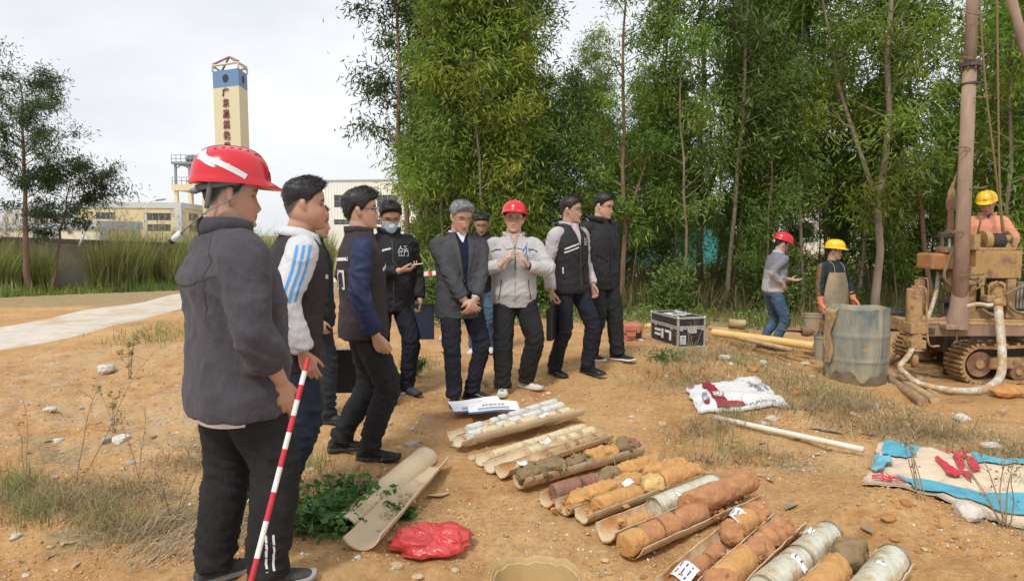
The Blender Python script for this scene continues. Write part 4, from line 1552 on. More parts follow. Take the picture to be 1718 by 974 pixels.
class Person:
	def __init__(self, key, label, heading, head=(0, 0, 0), lean=0, twist=0, hs=1.12, girth=1.0, skin=(.50, .29, .19), arms=None, feet=None, pelvis=(0, 0, 0), hands=None, seed=1, voxel=.0068, fat=0.0,
				 neckfwd=.02, loc=None, H=None, knee=None, shoulder=1.07):
		if loc is None:
			u, v, d, H = PEOPLE[key]
			loc = P(u, v, d)
			loc[2] = gz(loc[0], loc[1]) + .005
		self.H = H
		self.s = s = H / (1.512 + .223 * hs)
		self.seed = seed
		self.root = empty('person', loc, label, 'person', None, -R(heading))
		self.lean, self.twist = R(lean), R(twist)
		girth += .05
		self.girth = girth
		self.pz = .93 * s + pelvis[2]
		self.pel = np.array([pelvis[0], pelvis[1], 0.0])
		self.hs = hs * s
		T = self.T
		self.shR = T((.178 * s * shoulder, -.008, 1.372 * s)); self.shL = T((-.178 * s * shoulder, -.008, 1.372 * s))
		self.neck = T((0, -.012, 1.47 * s))
		hd = T((0, -.012 + neckfwd, 1.51 * s + .118 * self.hs))
		self.hc = hd
		yaw, pit, rol = head
		self.hR = rotz(-R(yaw)) @ rotx(-R(pit)) @ roty(R(rol))
		# pitching the head carries it forward
		self.hc = self.neck + np.array([0, 0, .03 * s]) + self.hR @ (np.array([0, neckfwd, .106 * self.hs]))
		arms = arms or {}
		self.arm = {}
		for side in ('R', 'L'):
			sg = 1 if side == 'R' else -1
			a = arms.get(side, {})
			sh = self.shR if side == 'R' else self.shL
			wr = np.array(a.get('w', (sg * .275, .03, .845)), float) * [1, 1, 1] * s
			if a.get('abs', False) is False: wr = wr + self.pel
			el, wr = ik(sh, wr, .295 * s, .255 * s, a.get('hint', (sg * .5, -1, -.1)))
			self.arm[side] = (sh, el, wr)
		feet = feet or {}
		self.leg, self.foot = {}, {}
		for side in ('R', 'L'):
			sg = 1 if side == 'R' else -1
			x, y, yaw_, z = feet.get(side, (sg * .10, 0.0, sg * 8, 0.0))
			hip = self.pel + np.array([sg * .088 * s, 0, self.pz - .02 * s])
			# let the foot follow the ground it stands on
			cw = np.array([math.cos(-R(heading)), math.sin(-R(heading))])
			wx = loc[0] + x * s * cw[0] - y * s * cw[1]
			wy = loc[1] + x * s * cw[1] + y * s * cw[0]
			gzz = gz(wx, wy) - loc[2] if key in PEOPLE else 0.0
			z = z + np.clip(gzz, -.09, .09)
			fdir = np.array([math.sin(R(yaw_)), math.cos(R(yaw_)), 0])
			ank = np.array([x * s, y * s, z + .085 * s]) - fdir * .0
			kn, ank = ik(hip, ank, .435 * s, .42 * s, (knee or {}).get(side, (fdir[0] + sg * .1, fdir[1] + .2, 0)))
			self.leg[side] = (hip, kn, ank)
			self.foot[side] = (np.array([ank[0], ank[1], ank[2] - .085 * s]), yaw_)
		self.skin = np.array(skin)
		self.hands = hands or {}
		self.voxel = voxel
		self.fat = fat
		self.make_body()
	def T(self, p):
		"""torso point standing straight -> leaning and twisted"""
		p = np.asarray(p, float)
		z0 = self.pz
		k = max(0.0, min(1.0, (p[2] - z0) / (.4 * self.s)))
		q = p - [0, 0, z0]
		if p[2] > z0:
			q = rotz(self.twist * k) @ q
			q = rotx(-self.lean * (.35 + .65 * k)) @ q
		return q + [0, 0, z0] + self.pel
	def ringT(self, z, a, b_, cy=0.0, n=28, e=.85, cx=0.0):
		an = np.linspace(0, 2 * np.pi, n, endpoint=False)
		x = np.sign(np.cos(an)) * np.abs(np.cos(an)) ** e * a + cx
		y = np.sign(np.sin(an)) * np.abs(np.sin(an)) ** e * b_ + cy
		return np.array([self.T((xx, yy, z)) for xx, yy in zip(x, y)])
	def hw(self, v):
		"""head coordinates -> person coordinates"""
		return (np.asarray(v, float) * self.hs) @ self.hR.T + self.hc
	def hinv(self, v):
		return ((np.asarray(v) - self.hc) @ self.hR) / self.hs
	def make_body(self):
		s, g = self.s, self.girth
		ms = []
		hv, hf = head_mesh(self.fat)
		ms.append((self.hw(hv), hf))
		nk = MB()
		up = self.hR @ np.array([0, 0, 1.0])
		nr = .058 * s * (1 + (g - 1) * .6) * (self.hs / s / 1.0) ** .6
		nk.tube(catmull([self.T((0, -.02, 1.40 * s)), self.neck, self.hw((0, -.018, -.07)), self.hw((0, -.02, -.02))], 5), np.interp(np.linspace(0, 1, 16), [0, .3, .7, 1], [nr * 1.35, nr * 1.08, nr, nr * .95]), 18, ell=1.05)
		ms.append(nk)
		t = MB()
		t.rings([self.ringT(z * s, a * s, b_ * s) for z, a, b_ in ((.86, .10, .06), (.95, .125, .075), (1.1, .115, .07), (1.28, .135, .08), (1.38, .14, .075), (1.43, .09, .06), (1.46, .05, .05))])
		ms.append(t)
		for side in 'RL':
			sh, el, wr = self.arm[side]
			a = MB()
			pts = catmull([self.T((0, -.01, 1.40 * s)) * .3 + sh * .7, sh, (sh + el) / 2, el, (el + wr) / 2, wr, wr + nrm(wr - el) * .01], 4)
			a.tube(pts, np.interp(np.linspace(0, 1, len(pts)), [0, .17, .34, .5, .62, .84, 1], np.array([.05, .05, .045, .040, .041, .029, .027])) * s, 12)
			ms.append(a)
			h = self.hands.get(side, {})
			f = h.get('f', nrm(wr - el))
			p = h.get('p', (-1 if side == 'R' else 1, .15, 0))
			if h.get('hide') is not True:
				ms += hand_tubes(wr + nrm(wr - el) * .008, f, p, side == 'R', h.get('curl', 24), h.get('spread', 3), s * h.get('sc', 1.02), h.get('fat', 1.0), h.get('thumb', 32), h.get('curls'))
			hip, kn, an = self.leg[side]
			a = MB()
			pts = catmull([hip + [0, 0, .05 * s], hip, (hip + kn) / 2, kn, (kn + an) / 2, an, an - [0, 0, .05 * s]], 4)
			a.tube(pts, np.interp(np.linspace(0, 1, len(pts)), [0, .17, .34, .5, .66, .84, 1], np.array([.06, .065, .056, .044, .045, .033, .032])) * s, 12)
			ms.append(a)
		v, f = join(ms)
		me = remesh(v, f, self.voxel, 1, 'body')
		v = verts_of(me)
		h = self.hinv(v)
		c = np.tile(self.skin, (len(v), 1))
		nz = fbm(v * 22 + self.seed, 3)[:, None]
		c = c * (1 + .06 * nz)
		near = (np.abs(h[:, 0]) < .1) & (h[:, 2] > -.13)
		x, y, z = h.T
		fr = near & (y > .03)
		def soft(q, w=.35): return np.clip((1 + w - q) / (2 * w), 0, 1)
		def paint(m, col, k=1.0):
			m = (m * fr * k)[:, None]
			return c * (1 - m) + np.array(col) * m
		# cheeks, lips, brows, eyes: own colours; mouth line, nostrils: painted shade
		cheek = np.exp(-((np.abs(x) - .042) / .022) ** 2 - ((z + .035) / .025) ** 2) + .7 * np.exp(-(x / .012) ** 2 - ((z + .042) / .015) ** 2)
		c = paint(cheek, self.skin * [1.08, .80, .78], .6)
		c = paint(soft((x / .023) ** 2 + ((z + .0725) / .0105) ** 2), self.skin * [.80, .50, .50], .85)
		c = paint(soft((x / .021) ** 2 + ((z + .0722) / .0022) ** 2, .8), self.skin * .28, .8)  # shade of the crease between the lips, put into the skin colour
		bz = .0275 - ((np.abs(x) - .03) / .02) ** 2 * .004
		c = paint(soft(((np.abs(x) - .032) / .020) ** 2 + ((z - bz) / .0048) ** 2), (.025, .019, .016), .9)
		ez = .004
		c = paint(soft(((np.abs(x) - .0315) / .0155) ** 2 + ((z - ez) / .0062) ** 2), (.03, .022, .02), .9)
		c = paint(soft(((np.abs(x) - .0315) / .0125) ** 2 + ((z - ez + .0008) / .0036) ** 2), (.42, .38, .35), .75)
		c = paint(soft(((np.abs(x) - .0315) / .0052) ** 2 + ((z - ez) / .0052) ** 2), (.012, .01, .01), .95)
		c = paint(soft(((np.abs(x) - .009) / .005) ** 2 + ((z + .0535) / .003) ** 2), self.skin * .35, .7)  # nostril shade, darkened into the skin colour
		# cropped hair on the sides and nape
		a = np.arctan2(x, y + .012)
		hl = hairline(a, 'short')
		m = np.clip((z - hl + .012) / .02, 0, 1) * (np.abs(h).max(1) < .2) * (np.abs(x) < .082)
		m = (m * (z > -.075))[:, None]
		self.haircol = getattr(self, 'haircol', (.02, .017, .016))
		c = c * (1 - m * .9) + np.array(self.haircol) * m * .9
		set_col(me, 'tone', c)
		self.body = link('body', me, SKIN, self.root, True)
	# ---- clothing
	def torso_rings(self, prof):
		s, g = self.s, self.girth
		return [self.ringT(z * s, a * s * (1 + (g - 1) * (1 if z < 1.35 else .5)), b_ * s * (1 + (g - 1) * (1.35 if .85 < z < 1.33 else .6)), cy * s + (g - 1) * (.06 if .85 < z < 1.3 else 0)) for z, a, b_, cy in prof]
	def sleeves(self, r=(.078, .074, .064, .058, .060, .052, .046), stop=1.0, sides='RL'):
		ms = []
		for side in sides:
			sh, el, wr = self.arm[side]
			s = self.s
			m = MB()
			inn = self.T((0, -.01, 1.375 * s)) * .5 + sh * .5
			e = el + (wr - el) * stop
			pts = catmull([inn, sh, sh * .5 + el * .5, el * .92 + sh * .08, el * .5 + e * .5, e - nrm(wr - el) * .02, e], 5)
			m.tube(pts, np.interp(np.linspace(0, 1, len(pts)), [0, .167, .333, .5, .667, .9, 1], np.array(r)) * s * (1 + (self.girth - 1) * .8), 18)
			ms.append(m)
		return ms
	JACKET = ((.76, .198, .142, .0), (.82, .200, .146, .0), (.92, .192, .138, .0), (1.05, .186, .130, .0), (1.18, .195, .134, -.002), (1.30, .199, .132, -.006), (1.375, .176, .115, -.010), (1.422, .126, .092, -.014), (1.46, .098, .082, -.014), (1.485, .082, .078, -.010))
	VEST = ((.80, .198, .148, .0), (.86, .200, .150, .0), (.95, .194, .142, .0), (1.05, .190, .136, .0), (1.18, .196, .140, -.002), (1.30, .199, .139, -.006), (1.378, .182, .124, -.010), (1.427, .136, .100, -.014), (1.462, .106, .087, -.014), (1.487, .086, .080, -.010))
	SHIRT = ((.84, .185, .130, .0), (.95, .178, .125, .0), (1.05, .175, .122, .0), (1.18, .184, .126, -.002), (1.30, .192, .125, -.006), (1.38, .182, .108, -.010), (1.425, .140, .085, -.014), (1.46, .090, .076, -.014), (1.48, .074, .070, -.010))
	def top(self, name, material, prof=None, sleeves=True, stop=.97, r=None, voxel=.0115, amp=.0045, jamp=.010, shoulder_caps=False, sides='RL', colfn=None, hem=0.0):
		prof = [list(q) for q in (prof or self.JACKET)]
		prof[0][0] += hem
		if hem: prof[1][0] += hem * .6
		m = MB()
		m.rings(self.torso_rings(prof))
		ms = [m]
		if sleeves: ms += self.sleeves(r or (.066, .066, .063, .058, .059, .051, .045), stop, sides)
		v, f = join(ms)
		me = remesh(v, f, voxel, 3, name)
		js = []
		for side in 'RL':
			sh, el, wr = self.arm[side]
			if sleeves: js += [(el, .10, jamp), (wr, .08, jamp * .7), (sh - [0, 0, .08], .1, jamp * .6)]
		js.append((self.T((0, .1, .88 * self.s)), .2, jamp * .5))
		wrinkle(me, amp, js, self.seed)
		if colfn is not None:
			set_col(me, 'dye', colfn(verts_of(me)))
		o = link(name, me, material, self.root, True)
		return o
	def collar(self, name, material, h=.045, r=.080, flare=.010, open_=30, z=1.462, thick=.006, tilt=.0, droop=0.0):
		"""standing collar open at the front"""
		s = self.s
		n = 40
		an = np.linspace(R(open_), 2 * np.pi - R(open_), n)
		gg = 1 + (self.girth - 1) * .5
		rs = []
		for (rr_, zz_) in ((r, 0), (r + flare * .5, h * .6), (r + flare, h), (r + flare + thick, h), (r + flare + thick + droop * .5, h * .5), (r + thick + .004 + droop, -.006)):
			rs.append(np.array([self.T((math.sin(a) * rr_ * s * gg, -.014 * s + math.cos(a) * rr_ * .96 * s * gg, (z + zz_ - .022 * max(0, math.cos(a)) + tilt) * s)) for a in an]))
		mb = MB()
		rs = np.array(rs).transpose(1, 0, 2)
		mb.rings(list(rs), True)
		o = mb.build(name, material, self.root, True, True)
		return o
	def trousers(self, material, r=(.100, .092, .076, .072, .066), amp=.005, jamp=.014, name='trousers', cuff=.02, waist=1.0, colfn=None):
		s, g = self.s, self.girth
		m = MB()
		k = 1 + (g - 1) * .9
		m.rings([self.pel + np.array([[0, 0, 0]]) + self.ringT_p(z * s, a * s * k, b_ * s * k) for z, a, b_ in ((.80, .10, .085), (.84, .165, .112), (.90, .175, .120), (.96, .170, .116), (waist, .162, .108))])
		ms = [m]
		for side in 'RL':
			hip, kn, an = self.leg[side]
			a = MB()
			dn = nrm(an - kn)
			end = an - [0, 0, (.045 - cuff) * s]
			pts = catmull([hip + [0, 0, .02 * s], hip * .55 + kn * .45, kn, kn * .5 + an * .5, an * .85 + kn * .15, end], 5)
			a.tube(pts, np.interp(np.linspace(0, 1, len(pts)), [0, .2, .4, .6, .8, 1], np.array([r[0] * .95, r[1], r[2], r[3], r[4], r[4] * 1.03])) * s * (1 + (g - 1) * .6), 18)
			ms.append(a)
		v, f = join(ms)
		me = remesh(v, f, .0115, 3, name)
		js = []
		for side in 'RL':
			hip, kn, an = self.leg[side]
			js += [(kn, .13, jamp * .8), (an + [0, 0, .05], .12, jamp), (hip * .8 + kn * .2, .12, jamp * .6)]
		wrinkle(me, amp, js, self.seed + 5)
		if colfn is not None: set_col(me, 'dye', colfn(verts_of(me)))
		return link(name, me, material, self.root, True)
	def ringT_p(self, z, a, b_, n=28, e=.85):
		an = np.linspace(0, 2 * np.pi, n, endpoint=False)
		x = np.sign(np.cos(an)) * np.abs(np.cos(an)) ** e * a
		y = np.sign(np.sin(an)) * np.abs(np.sin(an)) ** e * b_
		return np.stack([x, y, np.full(n, z)], 1)
	def shoes(self, upper, sole, chunky=1.0, laces=None, stripes=None):
		s = self.s
		for side in 'RL':
			base, yaw = self.foot[side]
			Rz = rotz(-R(yaw))
			sg = 1 if side == 'R' else -1
			def X(v): return (np.asarray(v, float) * s) @ Rz.T + base
			prof = [(-.082, .020, .045, .004), (-.076, .030, .070, .002), (-.050, .037, .088, 0), (-.015, .039, .090, 0), (.020, .040, .082, 0), (.055, .043, .068, 0), (.095, .048, .054, 0), (.135, .047, .046, 0), (.165, .040, .040, 0), (.183, .027, .032, 0), (.190, .012, .022, 0)]
			st = .026 * chunky
			rs, so = [], []
			an = np.linspace(0, 2 * np.pi, 18, endpoint=False)
			for (y, w, hgt, _) in prof:
				cx = sg * (.006 * np.exp(-((y - .12) / .08) ** 2)) * -1
				zt = hgt * 1.06
				zc, zr = (st * .6 + zt) / 2, (zt - st * .6) / 2
				px = np.sign(np.cos(an)) * np.abs(np.cos(an)) ** .8 * w * .96 + cx
				pz = zc + np.sign(np.sin(an)) * np.abs(np.sin(an)) ** .8 * zr
				px = px * np.where(pz > zc, 1 - .35 * (pz - zc) / zr * (.6 if y > .05 else 1), 1)
				rs.append(X(np.stack([px, np.full(18, y), pz], 1)))
				an2 = np.linspace(0, 2 * np.pi, 16, endpoint=False)
				toe = .012 * np.clip((y - .12) / .07, 0, 1) ** 2
				px2 = np.sign(np.cos(an2)) * np.abs(np.cos(an2)) ** .5 * (w * 1.07 + .002 * chunky) + cx
				pz2 = toe + st / 2 + np.sign(np.sin(an2)) * np.abs(np.sin(an2)) ** .5 * st / 2
				so.append(X(np.stack([px2, np.full(16, y * 1.03 + (.003 if y > 0 else -.002)), pz2], 1)))
			m = MB(); m.rings(rs)
			o = m.build('shoe', upper, self.root, True, True)
			m = MB(); m.rings(so)
			q = m.build('sole', sole, o, True, True)
			auto_smooth(q, 50)
			if laces is not None:
				m = MB()
				for k in range(5):
					y = .035 + k * .019
					zt = np.interp(y, [p_[0] for p_ in prof], [p_[2] for p_ in prof]) * 1.06 + .002
					m.tube(X([(-.022, y, zt - .008), (-.010, y + .006, zt + .001), (.010, y - .004, zt + .001), (.022, y + .004, zt - .008)]), .0028 * s, 6)
				m.build('laces', laces, o, True, True)
			if stripes is not None:
				m = MB()
				for k in range(3):
					y = .01 + k * .026
					w = np.interp(y, [p_[0] for p_ in prof], [p_[1] for p_ in prof])
					m.tube(X([(sg * (w * .98 + .001), y + .012, st + .006), (sg * (w * .86 + .002), y, .052)]), .005 * s, 6, ell=.5)
				m.build('side_stripe', stripes, o, True, True)
	def hair(self, material=None, **kw):
		v, f = hair_mesh(self.seed, **kw)
		me = mesh_np('hair', self.hw(v), f)
		return link('hair', me, material or M_hair, self.root, True)
	def helmet(self, material, kind='far', tilt=0):
		mb = helmet_parts(kind)
		v, f = mb.arrays()
		v = np.asarray(v)
		v = (v - [0, 0, .05]) @ rotx(R(tilt)).T + [0, 0, .05]
		me = mesh_np('helmet', self.hw(v), f)
		o = link('helmet', me, material, self.root, True)
		auto_smooth(o, 50)
		self.helm = o
		return o
	def glasses(self, material, lens=True, thick=.0016):
		m = MB()
		for sg in (-1, 1):
			a = np.linspace(0, 2 * np.pi, 22)
			x = sg * .0325 + np.sign(np.cos(a)) * np.abs(np.cos(a)) ** .7 * .0255
			z = -.002 + np.sign(np.sin(a)) * np.abs(np.sin(a)) ** .7 * .0175
			y = .099 - np.abs(x) ** 2 * 3.0
			m.tube(self.hw(np.stack([x, y, z], 1)), thick * self.hs, 6, cap=False)
			m.tube(self.hw([(sg * .058, .089, .006), (sg * .074, .07, .008), (sg * .079, .02, .009), (sg * .081, -.01, .008), (sg * .079, -.025, -.006)]), thick * .9 * self.hs, 6)
		m.tube(self.hw([(-.008, .099, .002), (0, .103, .004), (.008, .099, .002)]), thick * self.hs, 6)
		o = m.build('glasses', material, self.root, True, True)
		return o
	# ---- things laid on the cloth: strips, panels, lettering
	def bvh(self, o):
		me = o.data
		return BVHTree.FromPolygons([v.co for v in me.vertices], [p.vertices for p in me.polygons])
	def cast(self, bv, p, d):
		"""p = point in the person's frame seen along direction d; returns the cloth point and normal"""
		d = Vector(d).normalized()
		h = bv.ray_cast(Vector(p) - d * .6, d, 1.4)
		if h[0] is None:
			h = bv.find_nearest(Vector(p))
		n = h[1] if h[1].dot(d) < 0 else -h[1]
		return np.array(h[0]), np.array(n)
	def panel(self, name, cloth_o, quad, d, material, n=10, m=10, off=.003, parent=None, bv=None, thick=0.0):
		bv = bv or self.bvh(cloth_o)
		q = np.array(quad, float)
		v = []
		for i in range(n + 1):
			for j in range(m + 1):
				a, b_ = i / n, j / m
				p = (q[0] * (1 - a) + q[1] * a) * (1 - b_) + (q[3] * (1 - a) + q[2] * a) * b_
				h, nn = self.cast(bv, p, d)
				v.append(h + nn * off)
		f = [(i * (m + 1) + j, (i + 1) * (m + 1) + j, (i + 1) * (m + 1) + j + 1, i * (m + 1) + j + 1) for i in range(n) for j in range(m)]
		me = mesh_np(name, v, f)
		o = link(name, me, material, parent or self.root, True)
		return o
	def strip(self, name, cloth_o, pts, d, width, material, off=.003, n=14, bv=None):
		"""a ribbon following the cloth through the given points"""
		bv = bv or self.bvh(cloth_o)
		pts = np.array(pts, float)
		t = np.linspace(0, len(pts) - 1, n)
		c = np.stack([np.interp(t, np.arange(len(pts)), pts[:, k]) for k in range(3)], 1)
		tg = np.gradient(c, axis=0)
		d = np.asarray(d, float)
		ds = np.repeat(d[None], n, 0) if d.ndim == 1 else np.stack([np.interp(t, np.arange(len(pts)), d[:, k]) for k in range(3)], 1)
		v = []
		for i in range(n):
			sd = nrm(np.cross(tg[i], ds[i]))
			for k in (-1, 1):
				h, nn = self.cast(bv, c[i] + sd * width / 2 * k, ds[i])
				v.append(h + nn * off)
		f = [(2 * i, 2 * i + 1, 2 * i + 3, 2 * i + 2) for i in range(n - 1)]
		return link(name, mesh_np(name, v, f), material, self.root, True)
	def lettering(self, cloth_o, txt, c, d, size, material, name='lettering', off=.004, bold=.01):
		bv = self.bvh(cloth_o)
		me = text_mesh(txt, size, 0, bold * size)
		d = np.asarray(d, float)
		xr = nrm(np.cross(d, [0, 0, 1.0]))
		v = verts_of(me)
		out = []
		for p in v:
			q = np.asarray(c) + xr * p[0] + np.array([0, 0, 1.0]) * p[1]
			h, nn = self.cast(bv, q, d)
			out.append(h + nn * off)
		set_verts(me, np.array(out))
		return link(name, me, material, self.root, True)
	def to_world(self, p):
		return np.array(self.root.matrix_basis @ Vector(p))
# ---- cloth of each person
C_fleece = cloth('charcoal_fleece', (.056, .051, .060), .95, .15, .5, 300, sheen=.08)
C_blackp = cloth('black_sweatpants', (.019, .019, .020), .9, .2)
C_darkv = cloth('dark_brown_vest', (.034, .027, .030), .7, .15)
C_navy = cloth('navy_sleeve', (.020, .028, .075), .6, .15)
C_blackj = cloth('black_jacket', (.021, .020, .022), .7, .2)
C_slate = cloth('dark_slate_jacket', (.020, .024, .028), .7, .2)
C_suit = cloth('charcoal_suit', (.058, .058, .063), .9, .15, .5, 350)
C_sweater = cloth('navy_sweater', (.010, .013, .030), .95, .2)
C_navyt = cloth('dark_navy_trousers', (.014, .015, .024), .85, .2)
C_lgrey = cloth('light_grey_sweatshirt', (.43, .42, .41), .95, .07, .3, 300)
C_lgrey2 = cloth('pale_grey_jacket', (.44, .41, .41), .9, .08)
C_whiteh = cloth('white_hoodie', (.56, .56, .58), .95, .07)
C_jean = cloth('blue_denim', (.060, .105, .165), .9, .3, .6, 500, scale=5, col2=(.10, .16, .23), fac2=(.5, .7), scale2=4)
C_blouse = cloth('blue_shirt_collar', (.36, .47, .60), .9, .06)
C_knit = cloth('banded_grey_knit', (1, 1, 1), .95, .07, .4, 350, attr='dye')
C_teal = cloth('dark_teal_top', (1, 1, 1), .9, .12, attr='dye')
C_apron = cloth('mud_stained_apron', (.26, .235, .16), .7, .2, .3, 120, col2=(.42, .29, .15), fac2=(.48, .66), scale2=5)
C_orange = cloth('faded_orange_work_shirt', (.64, .27, .17), .95, .14, .3, 300, col2=(.50, .24, .15), fac2=(.5, .72), scale2=5)
C_pink = cloth('pink_check_shirt', (.55, .38, .43), .9, .1)
M_stripeblue = mat('bright_blue_stripe', (.05, .32, .70), .8, .05)
M_leather = mat('black_shoe_leather', (.012, .011, .011), .28, .3, 12, .15, 90)
M_mesh = mat('dark_grey_shoe_mesh', (.055, .053, .052), .9, .3, 30, .5, 400)
M_wshoe = mat('white_trainer', (.58, .57, .53), .75, .1, 14, .2, 200)
M_lace = mat('dark_green_lace', (.06, .075, .07), .9, .2)
M_logo_blue = mat('blue_print', (.03, .12, .40), .8, .05)
M_logo_white = mat('white_print', (.62, .62, .62), .8, .05)
M_mask = cloth('pale_blue_surgical_mask', (.52, .66, .76), .9, .05)
M_glove = mat('orange_rubber_glove', (.62, .20, .10), .55, .2, 12, .2, 80, col2=(.5, .27, .16), fac2=(.5, .7), scale2=9)
M_watch = mat('watch_black', (.02, .02, .02), .3, .2)
# 1 the nearest man, red helmet and charcoal fleece
p = Person('near', 'nearest man in a red helmet and charcoal fleece seen from behind, hand in his pocket', 52, head=(10, 4, 0), hs=1.08, girth=1.26, seed=1, voxel=.0055, skin=(.46, .26, .175),
		   arms={'R': dict(w=(.235, .11, .885), hint=(.9, -.7, 0)), 'L': dict(w=(-.26, .10, .86))}, feet={'R': (.13, .07, 14, 0), 'L': (-.10, -.08, -8, 0)}, shoulder=1.12, pelvis=(0, 0, .0),
		   hands={'R': dict(curl=18, p=(-1, .1, 0), f=(-.12, .22, -1))})
prof = [list(q) for q in Person.JACKET]
prof = [(.735, .205, .152, -.004), (.80, .206, .153, -.006)] + [tuple(q) for q in prof[2:]]
t = p.top('fleece', C_fleece, prof, stop=.62, r=(.085, .082, .072, .066, .068, .066, .060), amp=.006, jamp=.013)
bv = p.bvh(t)
s = p.s
p.collar('collar', C_fleece, h=.072, r=.078, flare=.014, open_=14, z=1.455)
# rolled cuff
for side in 'R':
	sh, el, wr = p.arm[side]
	m = MB(); e = el + (wr - el) * .56
	d_ = nrm(wr - el)
	m.tube([e - d_ * .03, e - d_ * .01, e + d_ * .015, e + d_ * .03], np.array([.064, .071, .071, .064]) * s, 20)
	o = m.build('rolled_cuff', C_fleece, p.root, True, True)
M_seam = cloth('fleece_seam', (.05, .045, .052), .95)
zy = 1.27 * s
p.strip('yoke_seam', t, [(-.20, -.3, zy + .03), (-.1, -.3, zy - .005), (0, -.3, zy - .012), (.1, -.3, zy - .005), (.2, -.3, zy + .03)], (0, 1, 0), .006, M_seam, .0015, 30, bv)
p.strip('sleeve_seam', t, [(.10, -.3, 1.44 * s), (.155, -.3, 1.36 * s), (.165, -.3, 1.27 * s), (.15, -.3, 1.15 * s)], (0, 1, 0), .006, M_seam, .0015, 24, bv)
m = MB(); m.rings([p.ringT(z * s, a * s, b_ * s, -.004) for z, a, b_ in ((.705, .196, .146), (.715, .199, .149), (.76, .199, .149), (.80, .18, .13))])
m.build('undershirt_hem', M_white_cloth, p.root, True, True)
tr = p.trousers(C_blackp, (.108, .100, .084, .078, .070), .005, .012)
for sd in 'RL':
	hip, kn, an = p.leg[sd]
	sg = 1 if sd == 'R' else -1
	for k in (-.012, .012):
		p.strip('side_stripe', tr, [np.array([an[0] + sg * .2, an[1] + k - .01, an[2] + .16]), np.array([an[0] + sg * .2, an[1] + k - .01, an[2] + .02])], (-sg, 0, 0), .008, M_logo_white, .002, 10)
p.shoes(M_mesh, mat('grey_sole', (.30, .29, .27), .9, .15, 20), 1.1, laces=mat('grey_lace', (.05, .05, .05), .9, .1))
p.hair(thick=.010, side=.006, cover=.06, strands=500)
h = p.helmet(M_red, 'near', 2)
# silver tape crossing the shell, wide band over the crown, grey harness and strap
hb = p.bvh(h)
hp = lambda q: p.hw(q)
hd = lambda q: p.hR @ np.asarray(q, float)
for sg in (1, -1):
	p.strip('reflective_tape', h, [hp((sg * .2, -.140, .135)), hp((sg * .2, -.07, .115)), hp((sg * .2, .0, .085)), hp((sg * .2, .035, .068))], hd((-sg, .0, 0)), .021 * p.hs, M_refl, .0018, 24, hb)
	p.strip('rear_tape', h, [hp((sg * .02, -.3, .155)), hp((sg * .06, -.3, .125)), hp((sg * .10, -.3, .10))], hd((0, 1, 0)), .02 * p.hs, M_refl, .0018, 16, hb)
p.strip('crown_band', h, [hp((0, .10, .4)), hp((0, .03, .4)), hp((0, -.05, .4)), hp((0, -.11, .4))], hd((0, 0, -1)), .022 * p.hs, M_refl, .0018, 24, hb)
p.panel('front_badge', h, [hp((-.02, .4, .07)), hp((.02, .4, .07)), hp((.014, .4, .105)), hp((-.014, .4, .105))], hd((0, -1, 0)), M_refl, 8, 8, .002, None, hb)
for sg in (1, -1):
	for k in range(6):
		a = hp((sg * .045, .07 - k * .027, .4))
		q, nn = p.cast(hb, a, hd((0, 0, -1)))
		m = MB(); m.add(*ellipsoid(q, (.004, .008, .002), 10, 6)); m.build('vent_slot', mat('vent_dark_red', (.16, .004, .008), .5, .1) if (sg == 1 and k == 0) else bpy.data.materials['vent_dark_red'], h, True, True)
m = MB()
an_ = np.linspace(R(75), R(285), 30)
band = [np.stack([np.sin(an_) * (.086 + o_), -.012 + np.cos(an_) * (.112 + o_), np.full(30, z) - .03 * np.clip(-np.cos(an_), 0, 1)], 1) for o_, z in ((0, .035), (.004, .035), (.004, .058), (0, .058))]
m.rings([np.array([b_[i] for b_ in band]) for i in range(30)])
v, f = m.arrays()
link('harness_band', mesh_np('harness_band', hp(v), f), M_strapg, h, True)
m = MB(); m.tube(hp([(-.035, -.126, .008), (.0, -.132, .006), (.035, -.126, .008)]), .017 * p.hs, 12, ell=.6); m.build('ratchet', mat('ratchet_grey', (.20, .20, .21), .5, .15), h, True, True)
m = MB()
m.tube(hp(catmull([(.088, .03, .045), (.092, .005, .0), (.088, -.04, -.035), (.074, -.085, -.065), (.045, -.12, -.10), (.005, -.155, -.135), (-.02, -.175, -.16)], 5)), [.0075 * p.hs] * 31, 8, ell=.35)
m.tube(hp(catmull([(.075, -.08, .045), (.078, -.085, -.0), (.070, -.09, -.055)], 5)), [.009 * p.hs] * 11, 8, ell=.35)
m.build('chin_strap', M_strapg, h, True, True)
m = MB(); m.tube(hp([(-.012, -.168, -.150), (-.035, -.19, -.175)]), .012 * p.hs, 10)
m.build('strap_toggle', M_white_cloth, h, True, True)
m = MB(); m.tube(hp([(-.035, -.19, -.175), (-.045, -.198, -.184)]), .012 * p.hs, 10)
m.build('strap_end', M_black, h, True, True)
P_near = p
